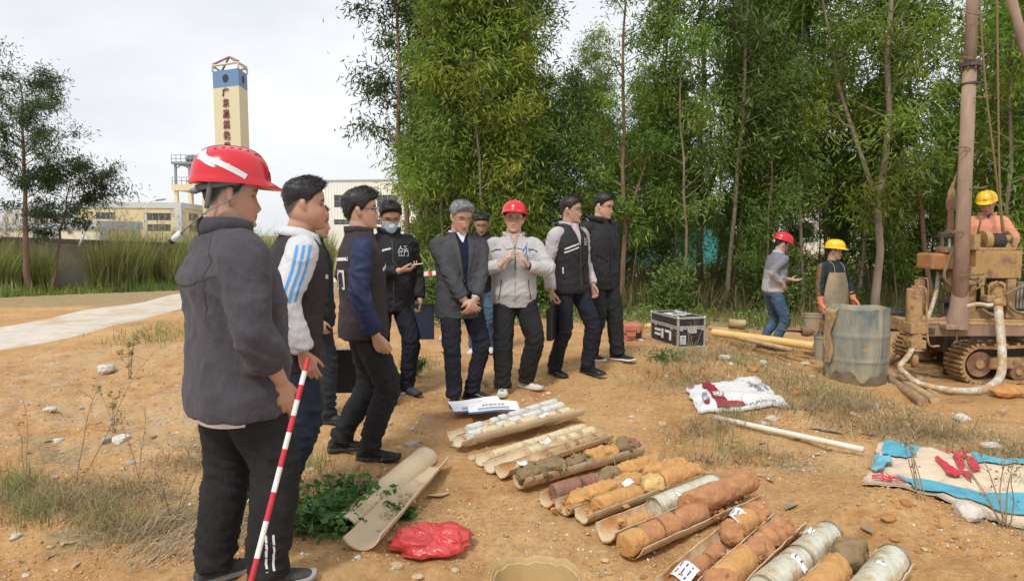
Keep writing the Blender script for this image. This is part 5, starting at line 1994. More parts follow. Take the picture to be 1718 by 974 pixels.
# 2 heavy man with striped sleeve
p = Person('stripes', 'heavy bareheaded man in a dark vest over white sleeves with blue stripes', 66, head=(6, 0, 0), lean=9, neckfwd=.035, hs=1.07, girth=1.10, fat=.20, seed=2, voxel=.006, skin=(.47, .25, .165), shoulder=1.14,
		   arms={'R': dict(w=(.285, .04, .87)), 'L': dict(w=(-.285, .08, .87))}, feet={'R': (.12, -.09, 14, 0), 'L': (-.12, -.16, -8, 0)})
s = p.s
t = p.top('hoodie', C_whiteh, Person.SHIRT, r=(.074, .074, .072, .068, .066, .056, .048), amp=.004)
vst = p.top('vest', C_darkv, [(.74, .188, .142, .0), (.80, .192, .146, .0)] + list(Person.VEST[2:]), sleeves=False, amp=.005, jamp=.008)
m = MB()
sh, el, wr = p.arm['R']
for k in (-.030, 0, .030):
	p.strip('sleeve_stripe', t, [sh + np.array([.3, k + .0, .045]), sh * .7 + el * .3 + np.array([.3, k, 0]), sh * .4 + el * .6 + np.array([.3, k, 0]), el + np.array([.3, k + .02, .03])], (-1, 0, -.05), .011, M_stripeblue, .003, 24)
p.collar('hood', C_whiteh, h=.045, r=.078, flare=.002, open_=22, z=1.450, thick=.018, droop=.022)
p.panel('pocket_flap', vst, [(.5, .02, .98 * s), (.5, .16, .96 * s), (.5, .16, 1.03 * s), (.5, .02, 1.04 * s)], (-1, -.3, 0), C_darkv, 8, 6, .007)
p.strip('chest_tape', vst, [(.15, .5, 1.24 * s), (.09, .5, 1.23 * s)], (0, -1, 0), .02, M_refl, .004, 8)
p.trousers(cloth('dark_blue_jeans', (.020, .026, .040), .9, .3), (.112, .102, .086, .080, .070))
p.shoes(mat('black_knit_shoe', (.014, .014, .015), .9, .3, 30, .4, 300), M_sole_w, 1.05, stripes=mat('pale_blue_stripe', (.35, .52, .66), .7, .05))
p.hair(thick=.030, side=.006, front=.012, strands=2600)
# 3 man mostly hidden behind him
p = Person('hidden', 'man in a dark slate jacket mostly hidden behind the heavy man', 78, head=(0, 5, 0), hs=1.1, seed=3, arms={'R': dict(w=(.25, .02, .86))}, feet={'R': (.10, .08, 14, 0), 'L': (-.1, -.05, -5, 0)},
		   hands={'R': dict(curl=35)})
t = p.top('jacket', C_slate, amp=.006)
p.collar('collar', C_slate)
p.trousers(cloth('slate_trousers', (.026, .030, .036), .9, .2))
p.shoes(M_mesh, M_sole_b, 1.15, laces=M_sole_b)
p.hair()
# 4 man in vest with navy sleeves
p = Person('vest', 'man in glasses and a dark brown vest with navy sleeves, watching the speaker', 72, head=(8, -2, 0), hs=1.03, seed=4, voxel=.006, skin=(.50, .29, .19),
		   arms={'R': dict(w=(.255, .05, .85), hint=(.4, -1, 0)), 'L': dict(w=(-.25, .06, .86))}, feet={'R': (.09, .02, 16, 0), 'L': (-.11, -.15, 0, 0)}, hands={'R': dict(curl=42, p=(-.9, .45, 0), thumb=18), 'L': dict(curl=40)})
s = p.s
t = p.top('shirt', C_navy, Person.SHIRT, r=(.068, .069, .066, .063, .062, .054, .046), amp=.006, jamp=.014)
vst = p.top('vest', C_darkv, sleeves=False, prof=Person.VEST, amp=.005, jamp=.008)
p.collar('collar', C_darkv, h=.05, r=.080, open_=16)
for side in 'RL':
	sh, el, wr = p.arm[side]
	d_ = nrm(wr - el)
	m = MB(); m.tube([wr - d_ * .055, wr - d_ * .05, wr - d_ * .012, wr - d_ * .008], np.array([.046, .048, .046, .040]) * s, 18)
	m.build('cuff', cloth('black_cuff', (.012, .012, .015), .9), p.root, True, True)
p.lettering(vst, '江门', (.02, -.5, 1.17 * s), (0, 1, 0), .13, M_logo_white, 'back_print', bold=.02)
p.strip('back_tape', vst, [(-.17, -.5, 1.31 * s), (-.02, -.5, 1.30 * s), (.17, -.5, 1.31 * s)], (0, 1, 0), .02, M_refl, .003, 16)
p.strip('chest_tape', vst, [(.15, .5, 1.24 * s), (.05, .5, 1.27 * s)], (0, -1, 0), .022, M_refl, .004, 10)
p.panel('pocket_flap', vst, [(.5, .03, .98 * s), (.5, .15, 1.00 * s), (.5, .15, 1.06 * s), (.5, .03, 1.04 * s)], (-1, -.2, 0), C_darkv, 8, 6, .006)
p.trousers(C_blackp, (.104, .095, .080, .076, .066))
p.shoes(mat('black_trainer', (.014, .013, .013), .85, .3, 30, .4, 300), M_sole_b, 1.25, laces=M_sole_b)
p.hair(thick=.030, side=.016, style='long', strands=2400, front=.012)
p.glasses(M_wire, thick=.002)
# 5 person behind him with a black folder
p = Person('folder', 'man in a black jacket almost hidden behind the man in navy sleeves', 96, head=(10, 5, 0), hs=1.02, seed=5,
		   arms={'R': dict(w=(.24, .05, .86)), 'L': dict(w=(-.25, .05, .86))}, feet={'R': (.12, .14, 10, 0), 'L': (-.1, -.02, -5, 0)}, hands={'R': dict(curl=60), 'L': dict(curl=60)})
t = p.top('jacket', C_blackj)
p.collar('collar', C_blackj)
p.trousers(C_navyt)
p.shoes(M_mesh, M_sole_b, 1.1)
p.hair()
P_folder = p
# 6 masked man with phone
p = Person('mask', 'man in a face mask and black jacket looking down at a phone', 158, head=(0, 22, 0), hs=1.07, seed=6, skin=(.50, .29, .19), girth=1.04,
		   arms={'R': dict(w=(-.015, .30, 1.135), hint=(.7, -.6, -.8)), 'L': dict(w=(-.26, .06, .86))}, feet={'R': (.10, .02, 12, 0), 'L': (-.13, .06, -24, 0)},
		   hands={'R': dict(f=(-.85, .35, .12), p=(.05, -.25, 1), curls=(35, 30, 30, 32), thumb=24), 'L': dict(curl=58)})
s = p.s
t = p.top('jacket', C_blackj, amp=.006, jamp=.012)
bv = p.bvh(t)
p.collar('collar', C_blackj, h=.055, r=.084, open_=14, flare=.016)
p.strip('zip', t, [(0, .5, 1.40 * s), (0, .5, 1.1 * s), (.005, .5, .79 * s)], (0, -1, 0), .012, M_zip, .004, 20, bv)
p.strip('chest_tape', t, [(.155, .5, 1.265 * s), (.08, .5, 1.31 * s), (.015, .5, 1.325 * s)], (0, -1, 0), .014, M_refl, .004, 14, bv)
p.lettering(t, '人工', (-.095, .5, 1.325 * s), (0, -1, 0), .045, M_logo_white)
p.lettering(t, '江门', (-.095, .5, 1.275 * s), (0, -1, 0), .052, M_logo_white, bold=.02)
p.trousers(C_navyt)
p.shoes(M_mesh, M_sole_b, 1.05)
p.hair(thick=.030, side=.014, front=.016, strands=1800)
p.glasses(M_wire)
# the mask hangs over nose and chin
m = MB()
rs = []
for z, k in ((-.012, .010), (-.03, .016), (-.045, .022), (-.06, .018), (-.08, .012), (-.10, .007), (-.118, -.004)):
	a_ = np.linspace(-1.25, 1.25, 25)
	x, y = head_pt(np.full(25, z), a_)
	y = y + .004 + k * np.cos(a_) ** 2 * np.clip(1 - (x / .05) ** 2, 0, 1)
	x = x * 1.06
	rs.append(p.hw(np.stack([x, y, np.full(25, z) + .002 * (len(rs) % 2)], 1)))
m.rings(rs, False, False)
m.build('face_mask', M_mask, p.root, True, True)
m = MB()
for sg in (-1, 1):
	for z in (-.02, -.09): m.tube(p.hw([(sg * .066, .035, z), (sg * .078, .0, z * .5), (sg * .082, -.02, -.008)]), .0015, 5)
m.build('mask_loop', M_white_cloth, p.root, True, True)
P_mask = p
# 7 grey haired man in suit jacket
Person.haircol = (.13, .13, .135)
p = Person('suit', 'grey haired man in glasses and a charcoal suit jacket with hands clasped in front', 157, head=(-6, 16, -2), hs=1.07, seed=7, skin=(.50, .28, .19), girth=1.04,
		   arms={'R': dict(w=(.035, .235, .895), hint=(1, -.45, -.25)), 'L': dict(w=(-.060, .245, .915), hint=(-1, -.5, -.2))}, feet={'R': (.09, .10, 16, 0), 'L': (-.10, .04, -50, 0)},
		   hands={'R': dict(f=(-.62, .25, -.55), p=(-.35, -.9, 0), curl=26), 'L': dict(f=(.45, .15, -.75), p=(.3, -.9, .1), curl=30)}, shoulder=1.13)
del Person.haircol
s = p.s
t = p.top('suit_jacket', C_suit, hem=-.03, amp=.0035, jamp=.009, stop=.93)
bv = p.bvh(t)
F = (0, -1, 0)
p.panel('sweater', t, [(-.060, .5, 1.475 * s), (.060, .5, 1.475 * s), (.012, .5, 1.03 * s), (-.012, .5, 1.03 * s)], F, C_sweater, 12, 20, .003, None, bv)
p.panel('sweater_front', t, [(-.018, .5, 1.06 * s), (.014, .5, 1.06 * s), (-.015, .5, .83 * s), (-.055, .5, .83 * s)], F, C_sweater, 8, 16, .0025, None, bv)
p.panel('shirt_front', t, [(-.045, .5, 1.478 * s), (.045, .5, 1.478 * s), (.004, .5, 1.392 * s), (-.004, .5, 1.392 * s)], F, cloth('pale_blue_shirt', (.58, .62, .70)), 8, 10, .006, None, bv)
p.collar('shirt_collar', bpy.data.materials['pale_blue_shirt'], h=.035, r=.070, flare=.008, open_=14, z=1.462)
C_lapel = cloth('charcoal_lapel', (.066, .066, .071), .9, .15, .5, 350)
for sg in (1, -1):
	p.panel('lapel', t, [(sg * .055, .5, 1.472 * s), (sg * .105, .5, 1.40 * s), (sg * .055, .5, 1.20 * s), (sg * .012, .5, 1.06 * s)], F, C_lapel, 8, 18, .0075, None, bv)
	p.panel('pocket_flap', t, [(sg * .07, .5, .92 * s), (sg * .15, .5, .92 * s), (sg * .15, .5, .965 * s), (sg * .07, .5, .965 * s)], F, C_suit, 8, 4, .005, None, bv)
p.collar('jacket_collar', C_suit, h=.03, r=.084, flare=.01, open_=60, z=1.458, thick=.01)
q, nn = p.cast(bv, (.004, .5, 1.06 * s), F)
m = MB(); m.cyl(q, q + nn * .006, .011, 14); m.build('button', M_black, p.root, True, True)
for side in 'RL':
	sh, el, wr = p.arm[side]; d_ = nrm(wr - el)
	m = MB(); m.tube([wr - d_ * .03, wr - d_ * .002], [.036 * s, .036 * s], 16); m.build('shirt_cuff', bpy.data.materials['pale_blue_shirt'], p.root, True, True)
p.trousers(C_navyt, (.100, .090, .074, .070, .062))
p.shoes(M_leather, M_sole_b, .8, laces=M_sole_b)
p.hair(M_greyhair, thick=.034, side=.011, front=.018, strands=2600)
p.glasses(M_gold)
# 8 man behind, head bowed
p = Person('behind', 'dark haired man with bowed head standing behind, between the suit and the speaker', 188, head=(-8, 24, 0), hs=1.06, seed=8, skin=(.44, .26, .175),
		   arms={'R': dict(w=(.05, .26, 1.0), hint=(1, -.5, -.3)), 'L': dict(w=(-.05, .27, 1.0), hint=(-1, -.5, -.3))}, feet={'R': (.1, .0, 10, 0), 'L': (-.1, .0, -12, 0)})
t = p.top('jacket', C_blackj)
p.collar('collar', C_blackj, h=.05)
p.trousers(C_jean)
p.shoes(M_wshoe, M_sole_w, 1.1)
p.hair(thick=.026, side=.008, strands=1200)
p.glasses(M_wire)
# 9 speaker in red helmet
p = Person('speaker', 'man in a red helmet and light grey zip jacket speaking with both hands raised', 176, head=(8, -3, -3), hs=1.05, seed=9, skin=(.54, .31, .21), girth=1.08, shoulder=1.14,
		   arms={'R': dict(w=(.135, .22, 1.20), hint=(1, -.25, -.6)), 'L': dict(w=(-.115, .25, 1.19), hint=(-1, -.25, -.6))}, feet={'R': (.11, .10, 8, 0), 'L': (-.12, -.02, -48, 0)},
		   hands={'R': dict(f=(-.55, .30, .78), p=(-.72, -.15, -.55), curl=14, spread=7, thumb=42), 'L': dict(f=(.42, .38, .66), p=(.85, -.25, -.3), curl=20, spread=7, thumb=40)})
s = p.s
t = p.top('zip_jacket', C_lgrey, [(.80, .172, .126, 0), (.845, .180, .132, 0)] + list(Person.JACKET[2:]), amp=.004, jamp=.011, stop=.95)
bv = p.bvh(t)
p.panel('waistband', t, [(-.19, .5, .805 * s), (.19, .5, .805 * s), (.19, .5, .865 * s), (-.19, .5, .865 * s)], F, C_lgrey2, 24, 4, .003, None, bv)
p.panel('inner_shirt', t, [(-.050, .5, 1.475 * s), (.050, .5, 1.475 * s), (.004, .5, 1.36 * s), (-.004, .5, 1.36 * s)], F, cloth('grey_polo', (.34, .33, .33)), 8, 12, .0035, None, bv)
p.panel('bare_throat', t, [(-.030, .5, 1.478 * s), (.030, .5, 1.478 * s), (.003, .5, 1.41 * s), (-.003, .5, 1.41 * s)], F, mat('throat_skin', (.54, .31, .21), .5, .05), 8, 10, .006, None, bv)
p.strip('zip', t, [(0, .5, 1.37 * s), (0, .5, 1.20 * s), (.0, .5, 1.15 * s)], F, .010, M_zip, .004, 14, bv)
p.strip('zip_closed', t, [(0, .5, 1.15 * s), (0, .5, .81 * s)], F, .008, mat('zip_grey', (.30, .30, .30), .6, .05), .003, 14, bv)
for sg in (1, -1):
	p.panel('lapel', t, [(sg * .045, .5, 1.485 * s), (sg * .115, .5, 1.40 * s), (sg * .075, .5, 1.335 * s), (sg * .010, .5, 1.35 * s)], F, C_lgrey2, 8, 8, .010, None, bv)
	p.strip('shoulder_piping', t, [(sg * .205, .5, 1.315 * s), (sg * .165, .5, 1.335 * s), (sg * .12, .5, 1.335 * s)], F, .010, M_zip, .004, 12, bv)
	p.strip('pocket_zip', t, [(sg * .12, .5, 1.06 * s), (sg * .125, .5, .98 * s), (sg * .145, .5, .87 * s)], F, .007, M_zip, .004, 12, bv)
p.lettering(t, '小', (-.102, .5, 1.322 * s), F, .075, M_logo_blue, bold=.02)
p.lettering(t, '让', (-.102, .5, 1.248 * s), F, .065, M_logo_blue, bold=.02)
p.collar('collar', C_lgrey2, h=.045, r=.078, flare=.016, open_=38, z=1.458)
for side in 'RL':
	sh, el, wr = p.arm[side]; d_ = nrm(wr - el)
	m = MB(); m.tube([wr - d_ * .07, wr - d_ * .065, wr - d_ * .02, wr - d_ * .014], np.array([.049, .051, .047, .040]) * s, 18); m.build('cuff', C_lgrey2, p.root, True, True)
sh, el, wr = p.arm['L']; d_ = nrm(wr - el)
m = MB(); m.tube([wr - d_ * .012, wr + d_ * .010], [.034 * s, .034 * s], 16); m.build('watch', M_watch, p.root, True, True)
tr = p.trousers(C_blackp, (.106, .098, .088, .084, .072), .004, .012)
q = p.leg['L'][0]
p.panel('trouser_badge', tr, [(-.5, q[1] + .05, .80 * s), (-.5, q[1] + .02, .80 * s), (-.5, q[1] + .02, .85 * s), (-.5, q[1] + .05, .85 * s)], (1, -.7, 0), M_logo_blue, 4, 4, .004)
p.shoes(M_wshoe, mat('cream_sole', (.55, .50, .42), .8, .1), 1.5, laces=M_lace)
p.hair(thick=.008, side=.006, cover=.05, strands=300)
h = p.helmet(M_red, 'far', 8)
p.glasses(M_wire, thick=.0018)
# 10 man with briefcase
p = Person('brief', 'man in glasses and a black vest with two silver chest stripes carrying a black briefcase', 140, head=(-28, 2, 0), hs=1.03, seed=10, skin=(.44, .26, .175),
		   arms={'R': dict(w=(.265, .02, .84)), 'L': dict(w=(-.245, .08, .87))}, feet={'R': (.12, -.02, 8, 0), 'L': (-.13, .20, -16, 0)}, hands={'R': dict(curl=52, p=(-.9, .3, 0)), 'L': dict(curl=35)}, pelvis=(0, .06, -.02))
s = p.s
t = p.top('jacket', C_lgrey2, Person.SHIRT, r=(.066, .067, .064, .060, .058, .052, .046), amp=.004)
vst = p.top('vest', C_blackj, sleeves=False, prof=Person.VEST, amp=.005)
bv = p.bvh(vst)
p.panel('shirt_front', vst, [(-.055, .5, 1.478 * s), (.055, .5, 1.478 * s), (.004, .5, 1.27 * s), (-.004, .5, 1.27 * s)], F, C_lgrey2, 10, 16, .003, None, bv)
p.panel('pink_shirt', vst, [(-.032, .5, 1.480 * s), (.032, .5, 1.480 * s), (.003, .5, 1.29 * s), (-.003, .5, 1.29 * s)], F, C_pink, 8, 14, .006, None, bv)
p.collar('collar', C_lgrey2, h=.042, r=.077, flare=.016, open_=28, z=1.462)
p.strip('zip', vst, [(0, .5, 1.27 * s), (0, .5, .83 * s)], F, .014, M_zip, .004, 16, bv)
for dz in (0, -.034):
	p.strip('chest_tape', vst, [(.165, .5, (1.235 + dz) * s), (.09, .5, (1.265 + dz) * s), (.018, .5, (1.285 + dz) * s)], F, .014, M_refl, .004, 14, bv)
p.lettering(vst, '人工', (-.095, .5, 1.325 * s), F, .036, M_logo_white)
p.lettering(vst, '江门', (-.095, .5, 1.285 * s), F, .040, M_logo_white, bold=.02)
for x in (.155, .172): p.strip('pocket_tape', vst, [(x, .5, 1.06 * s), (x, .5, 1.0 * s)], F, .008, M_refl, .004, 8, bv)
for sg in (1, -1): p.panel('pocket', vst, [(sg * .05, .5, .90 * s), (sg * .16, .5, .90 * s), (sg * .16, .5, 1.07 * s), (sg * .05, .5, 1.07 * s)], F, C_blackj, 10, 10, .007, None, bv)
p.trousers(C_navyt)
p.shoes(M_leather, M_sole_b, .8, laces=M_sole_b)
p.hair(thick=.028, side=.010, front=.014, strands=1800)
p.glasses(M_gold)
P_brief = p
# 11 tall man in black jacket
p = Person('black', 'tall man in glasses and a plain black hooded jacket with hands behind his back', 146, head=(-22, 10, 0), hs=1.05, seed=11, skin=(.55, .33, .23), girth=1.07, fat=.08, shoulder=1.14,
		   arms={'R': dict(w=(.10, -.20, .95), hint=(1, -.6, 0)), 'L': dict(w=(-.10, -.20, .95), hint=(-1, -.6, 0))}, feet={'R': (.11, -.02, -10, 0), 'L': (-.11, .16, -34, 0)})
s = p.s
t = p.top('jacket', C_blackj, amp=.005, hem=-.02)
bv = p.bvh(t)
p.collar('hood', C_blackj, h=.065, r=.088, flare=.018, open_=26, z=1.452, thick=.02)
p.strip('placket', t, [(-.01, .5, 1.42 * s), (-.01, .5, .78 * s)], F, .035, cloth('black_placket', (.020, .019, .021), .7), .005, 18, bv)
for sg in (1, -1): p.panel('pocket_flap', t, [(sg * .05, .5, 1.04 * s), (sg * .165, .5, 1.10 * s), (sg * .165, .5, 1.15 * s), (sg * .05, .5, 1.14 * s)], F, C_blackj, 10, 6, .008, None, bv)
p.strip('chest_zip', t, [(-.10, .5, 1.36 * s), (-.10, .5, 1.26 * s)], F, .008, M_zip, .004, 8, bv)
p.trousers(C_blackp, (.108, .098, .084, .080, .072))
p.shoes(mat('black_canvas_shoe', (.013, .013, .014), .9, .3, 30), M_sole_w, 1.0)
p.hair(thick=.034, side=.012, front=.012, strands=1800)
p.glasses(M_black, thick=.0024)
# 12 man in jeans, red helmet
p = Person('jeans', 'man in a red helmet, grey banded jumper and jeans with one hand on his hip', 84, head=(4, 16, 0), lean=9, hs=1.06, seed=12, skin=(.52, .30, .20), voxel=.0075,
		   arms={'R': dict(w=(.20, .03, 1.02), hint=(.25, -1, .1)), 'L': dict(w=(-.13, .34, 1.06), hint=(-.3, -.8, -.8))}, feet={'R': (.09, -.02, 10, 0), 'L': (-.09, -.12, -6, 0)}, pelvis=(0, -.02, -.035),
		   hands={'R': dict(f=(-.25, .62, -.62), p=(-.95, -.2, .1), curl=10, spread=6), 'L': dict(f=(.1, .95, -.12), p=(.35, .05, .95), curl=10, spread=8, thumb=45)})
s = p.s
def knitcol(v):
	z = v[:, 2] - v[:, 1] * .0
	c = np.where((z > 1.22 * s)[:, None], [.19, .19, .225], np.where((z > 1.08 * s)[:, None], [.33, .325, .34], [.46, .44, .43]))
	return c
t = p.top('jumper', C_knit, [(.88, .178, .122, 0), (.91, .186, .130, 0)] + list(Person.JACKET[3:]), stop=.86, r=(.074, .070, .060, .056, .056, .048, .044), colfn=knitcol)
p.collar('shirt_collar', C_blouse, h=.038, r=.074, flare=.008, open_=14, z=1.462)
p.trousers(C_jean, (.100, .090, .076, .066, .058), .006, .016)
p.shoes(mat('black_work_shoe', (.02, .02, .022), .7, .3, 20), M_sole_b, 1.1)
p.hair(thick=.010, side=.008, cover=.05, strands=300)
h = p.helmet(M_red, 'far', -2)
m = MB()
m.tube(p.hw(catmull([(.086, .02, .045), (.082, .03, -.03), (.055, .055, -.10), (0, .07, -.128), (-.055, .055, -.10), (-.082, .03, -.03), (-.086, .02, .045)], 4)), .005, 6)
m.build('chin_strap', M_black, h, True, True)
# 13 man at the drum
p = Person('drum', 'worker in a yellow helmet and long muddy apron standing behind the blue drum', 158, head=(-40, 6, 0), hs=1.04, seed=13, skin=(.42, .245, .165), voxel=.0075,
		   arms={'R': dict(w=(.31, .10, .85), hint=(1, -.6, 0)), 'L': dict(w=(-.31, .12, .90), hint=(-1, -.7, 0))}, hands={'R': dict(curl=24, fat=1.25, sc=1.12), 'L': dict(curl=24, fat=1.25, sc=1.12, f=(-.25, .3, -.8))}, girth=1.0)
s = p.s
def tealcol(v):
	c = np.tile([.026, .037, .040], (len(v), 1))
	for side in 'RL':
		sh, el, wr = p.arm[side]
		sg = 1 if side == 'R' else -1
		for a, b_ in ((sh, el), (el, wr)):
			d_ = b_ - a
			tt = np.clip(((v - a) @ d_) / (d_ @ d_), -.2, 1.05)
			q = v - a - tt[:, None] * d_
			m = (np.abs(tt - .45) < .6) & (np.linalg.norm(q, axis=1) < .1) & (q[:, 0] * sg > .035) & (np.abs(q[:, 1]) < .04)
			c[m] = [.20, .105, .05]
	return c
t = p.top('top', C_teal, Person.SHIRT, r=(.074, .072, .062, .056, .054, .048, .042), stop=.86, colfn=tealcol)
p.trousers(cloth('muddy_trousers', (.10, .085, .065), .9, .3))
# apron: a hanging sheet standing clear of the body
v, f = [], []
nr, nc = 26, 16
for i in range(nr):
	z = (1.30 - i / (nr - 1) * .98) * s
	w = np.interp(z, [.35 * s, 1.0 * s, 1.1 * s, 1.30 * s], [.27, .235, .22, .155]) * s
	for j in range(nc):
		a_ = (j / (nc - 1) - .5) * 2
		y = (.185 - .085 * a_ * a_ + (.010 * math.sin(a_ * 7 + i * .15) if i > 12 else .004 * math.sin(a_ * 5)) + .02 * max(0, (i - 10) / nr)) * s
		v.append(p.pel + [a_ * w, y, z])
f = [(i * nc + j, i * nc + j + 1, (i + 1) * nc + j + 1, (i + 1) * nc + j) for i in range(nr - 1) for j in range(nc - 1)]
v2 = np.array(v) + [0, -.006, 0]
mb = MB(); mb.add(v, f); mb.add(v2, [q[::-1] for q in f])
mb.build('apron', C_apron, p.root, True, True)
m = MB()
for sg in (1, -1): m.tube(catmull([p.T((sg * .10 * s, .142 * s, 1.30 * s)), p.T((sg * .095 * s, .11 * s, 1.40 * s)), p.T((sg * .075 * s, .0, 1.475 * s)), p.T((0, -.09 * s, 1.48 * s))], 5), .006, 6)
m.build('neck_strap', C_apron, p.root, True, True)
# gloves: a second skin of rubber over each hand
for side in 'RL':
	sh, el, wr = p.arm[side]
	d_ = nrm(wr - el)
	h_ = p.hands[side]
	gm = hand_tubes(wr + d_ * .008, h_.get('f', d_), h_.get('p', (-1 if side == 'R' else 1, .15, 0)), side == 'R', 24, 3, s * 1.14, 1.42, 32)
	c = MB(); c.tube([wr - d_ * .09, wr - d_ * .085, wr, wr + d_ * .03], np.array([.050, .053, .042, .036]) * s, 16)
	v, f = join(gm + [c])
	link('glove', remesh(v, f, .007, 1, 'glove'), M_glove, p.root, True)
p.shoes(mat('rubber_boot', (.05, .045, .04), .6, .3), M_sole_b, 1.1)
p.hair(thick=.008, side=.006, cover=.05, strands=200)
h = p.helmet(M_yelh, 'far', 2)
p.lettering(h, '安全', p.hw((0, .3, .095)), hd0 if False else p.hR @ np.array([0, -1.0, 0]), .022, mat('red_print', (.5, .03, .02), .7, .05), bold=.02)
# ------------------------------------------------------------------ core trays: split plastic pipes with drilled cores
M_pvc = mat('cream_pvc', (.63, .50, .33), .55, .10, 3, .1, 40, col2=(.45, .27, .12), fac2=(.56, .74), scale2=6, stretch=(1, 1, 1))
M_pvc_dirty = mat('mud_smeared_pvc', (.60, .47, .31), .65, .14, 4, .2, 40, col2=(.44, .22, .075), fac2=(.44, .62), scale2=8)
M_rock_w = mat('pale_rock_core', (.60, .59, .54), .85, .18, 14, .4, 80, col2=(.40, .33, .24), fac2=(.58, .7), scale2=9)
M_rock_y = mat('cream_rock_core', (.62, .50, .31), .85, .2, 14, .4, 80, col2=(.42, .27, .12), fac2=(.55, .7), scale2=9)
M_clay = mat('orange_clay_core', (.42, .20, .09), .9, .24, 16, .5, 48, bdist=.02, col2=(.50, .25, .10), fac2=(.55, .72), scale2=10)
M_clay_y = mat('yellow_clay_core', (.52, .28, .10), .92, .2, 16, .5, 48, bdist=.02, col2=(.40, .18, .06), fac2=(.5, .7), scale2=9)
M_clay_r = mat('dark_red_clay_core', (.26, .13, .085), .9, .25, 16, .5, 48, bdist=.02, col2=(.30, .07, .035), fac2=(.58, .68), scale2=9)
M_clay_g = mat('olive_mud_core', (.25, .17, .085), .9, .3, 14, .5, 48, bdist=.02, col2=(.13, .09, .05), fac2=(.5, .66), scale2=8)
M_film = mat('wrapped_film', (.58, .57, .46), .2, .18, 16, .6, 50, stretch=(1, 1, 1), col2=(.42, .29, .13), fac2=(.46, .66), scale2=11, coat=.6)
M_filmrim = mat('clear_film_end', (.40, .35, .25), .2, .25, 12, .3, 60, coat=.6)
M_paper = mat('white_paper', (.74, .74, .77), .9, .04)
M_ink = mat('blue_black_ink', (.05, .06, .12), .9, .05)
def place_frame(a, b, up=0.0):
	"""axis frame lying on the ground from a to b (both photograph points)"""
	A, B = np.array(a, float), np.array(b, float)
	d = B - A
	L_ = np.linalg.norm(d)
	x = d / L_
	y = nrm(np.cross([0, 0, 1.0], x))
	z = np.cross(x, y)
	return A, x, y, z, L_
def half_pipe(name, label, cat, group, A, x, y, z, L_, r, material, arc=180, rot=0, thick=.006, seed=0, convex=False, ragged=.012):
	rg = np.random.default_rng(seed)
	n = 22
	nl = 14
	a0 = R(-90 - arc / 2 + rot)
	an = np.linspace(a0, a0 + R(arc), n)
	if convex: an = an + np.pi
	rs = []
	sag = [rg.normal() * .002 for _ in range(nl + 1)]
	e0, e1 = rg.normal(size=n) * ragged, rg.normal(size=n) * ragged
	e0 = np.convolve(np.pad(e0, 2, 'edge'), np.ones(5) / 5, 'valid'); e1 = np.convolve(np.pad(e1, 2, 'edge'), np.ones(5) / 5, 'valid')
	for i in range(nl + 1):
		t = i / nl
		ring = []
		for q, (rr_, sgn) in enumerate(((r, 1), (r - thick, -1))):
			aa = an if sgn == 1 else an[::-1]
			for j, a in enumerate(aa):
				jj = j if sgn == 1 else n - 1 - j
				s = L_ * t + (e0[jj] if i == 0 else 0) + (e1[jj] if i == nl else 0)
				ring.append(A + x * s + y * math.cos(a) * rr_ + z * ((r if not convex else 0) + sag[i] + math.sin(a) * rr_))
		rs.append(np.array(ring))
	mb = MB(); mb.rings(rs)
	o = mb.build(name, material, None, True)
	auto_smooth(o, 50)
	tag(o, label, cat, group)
	origin_to(o, A)
	return o
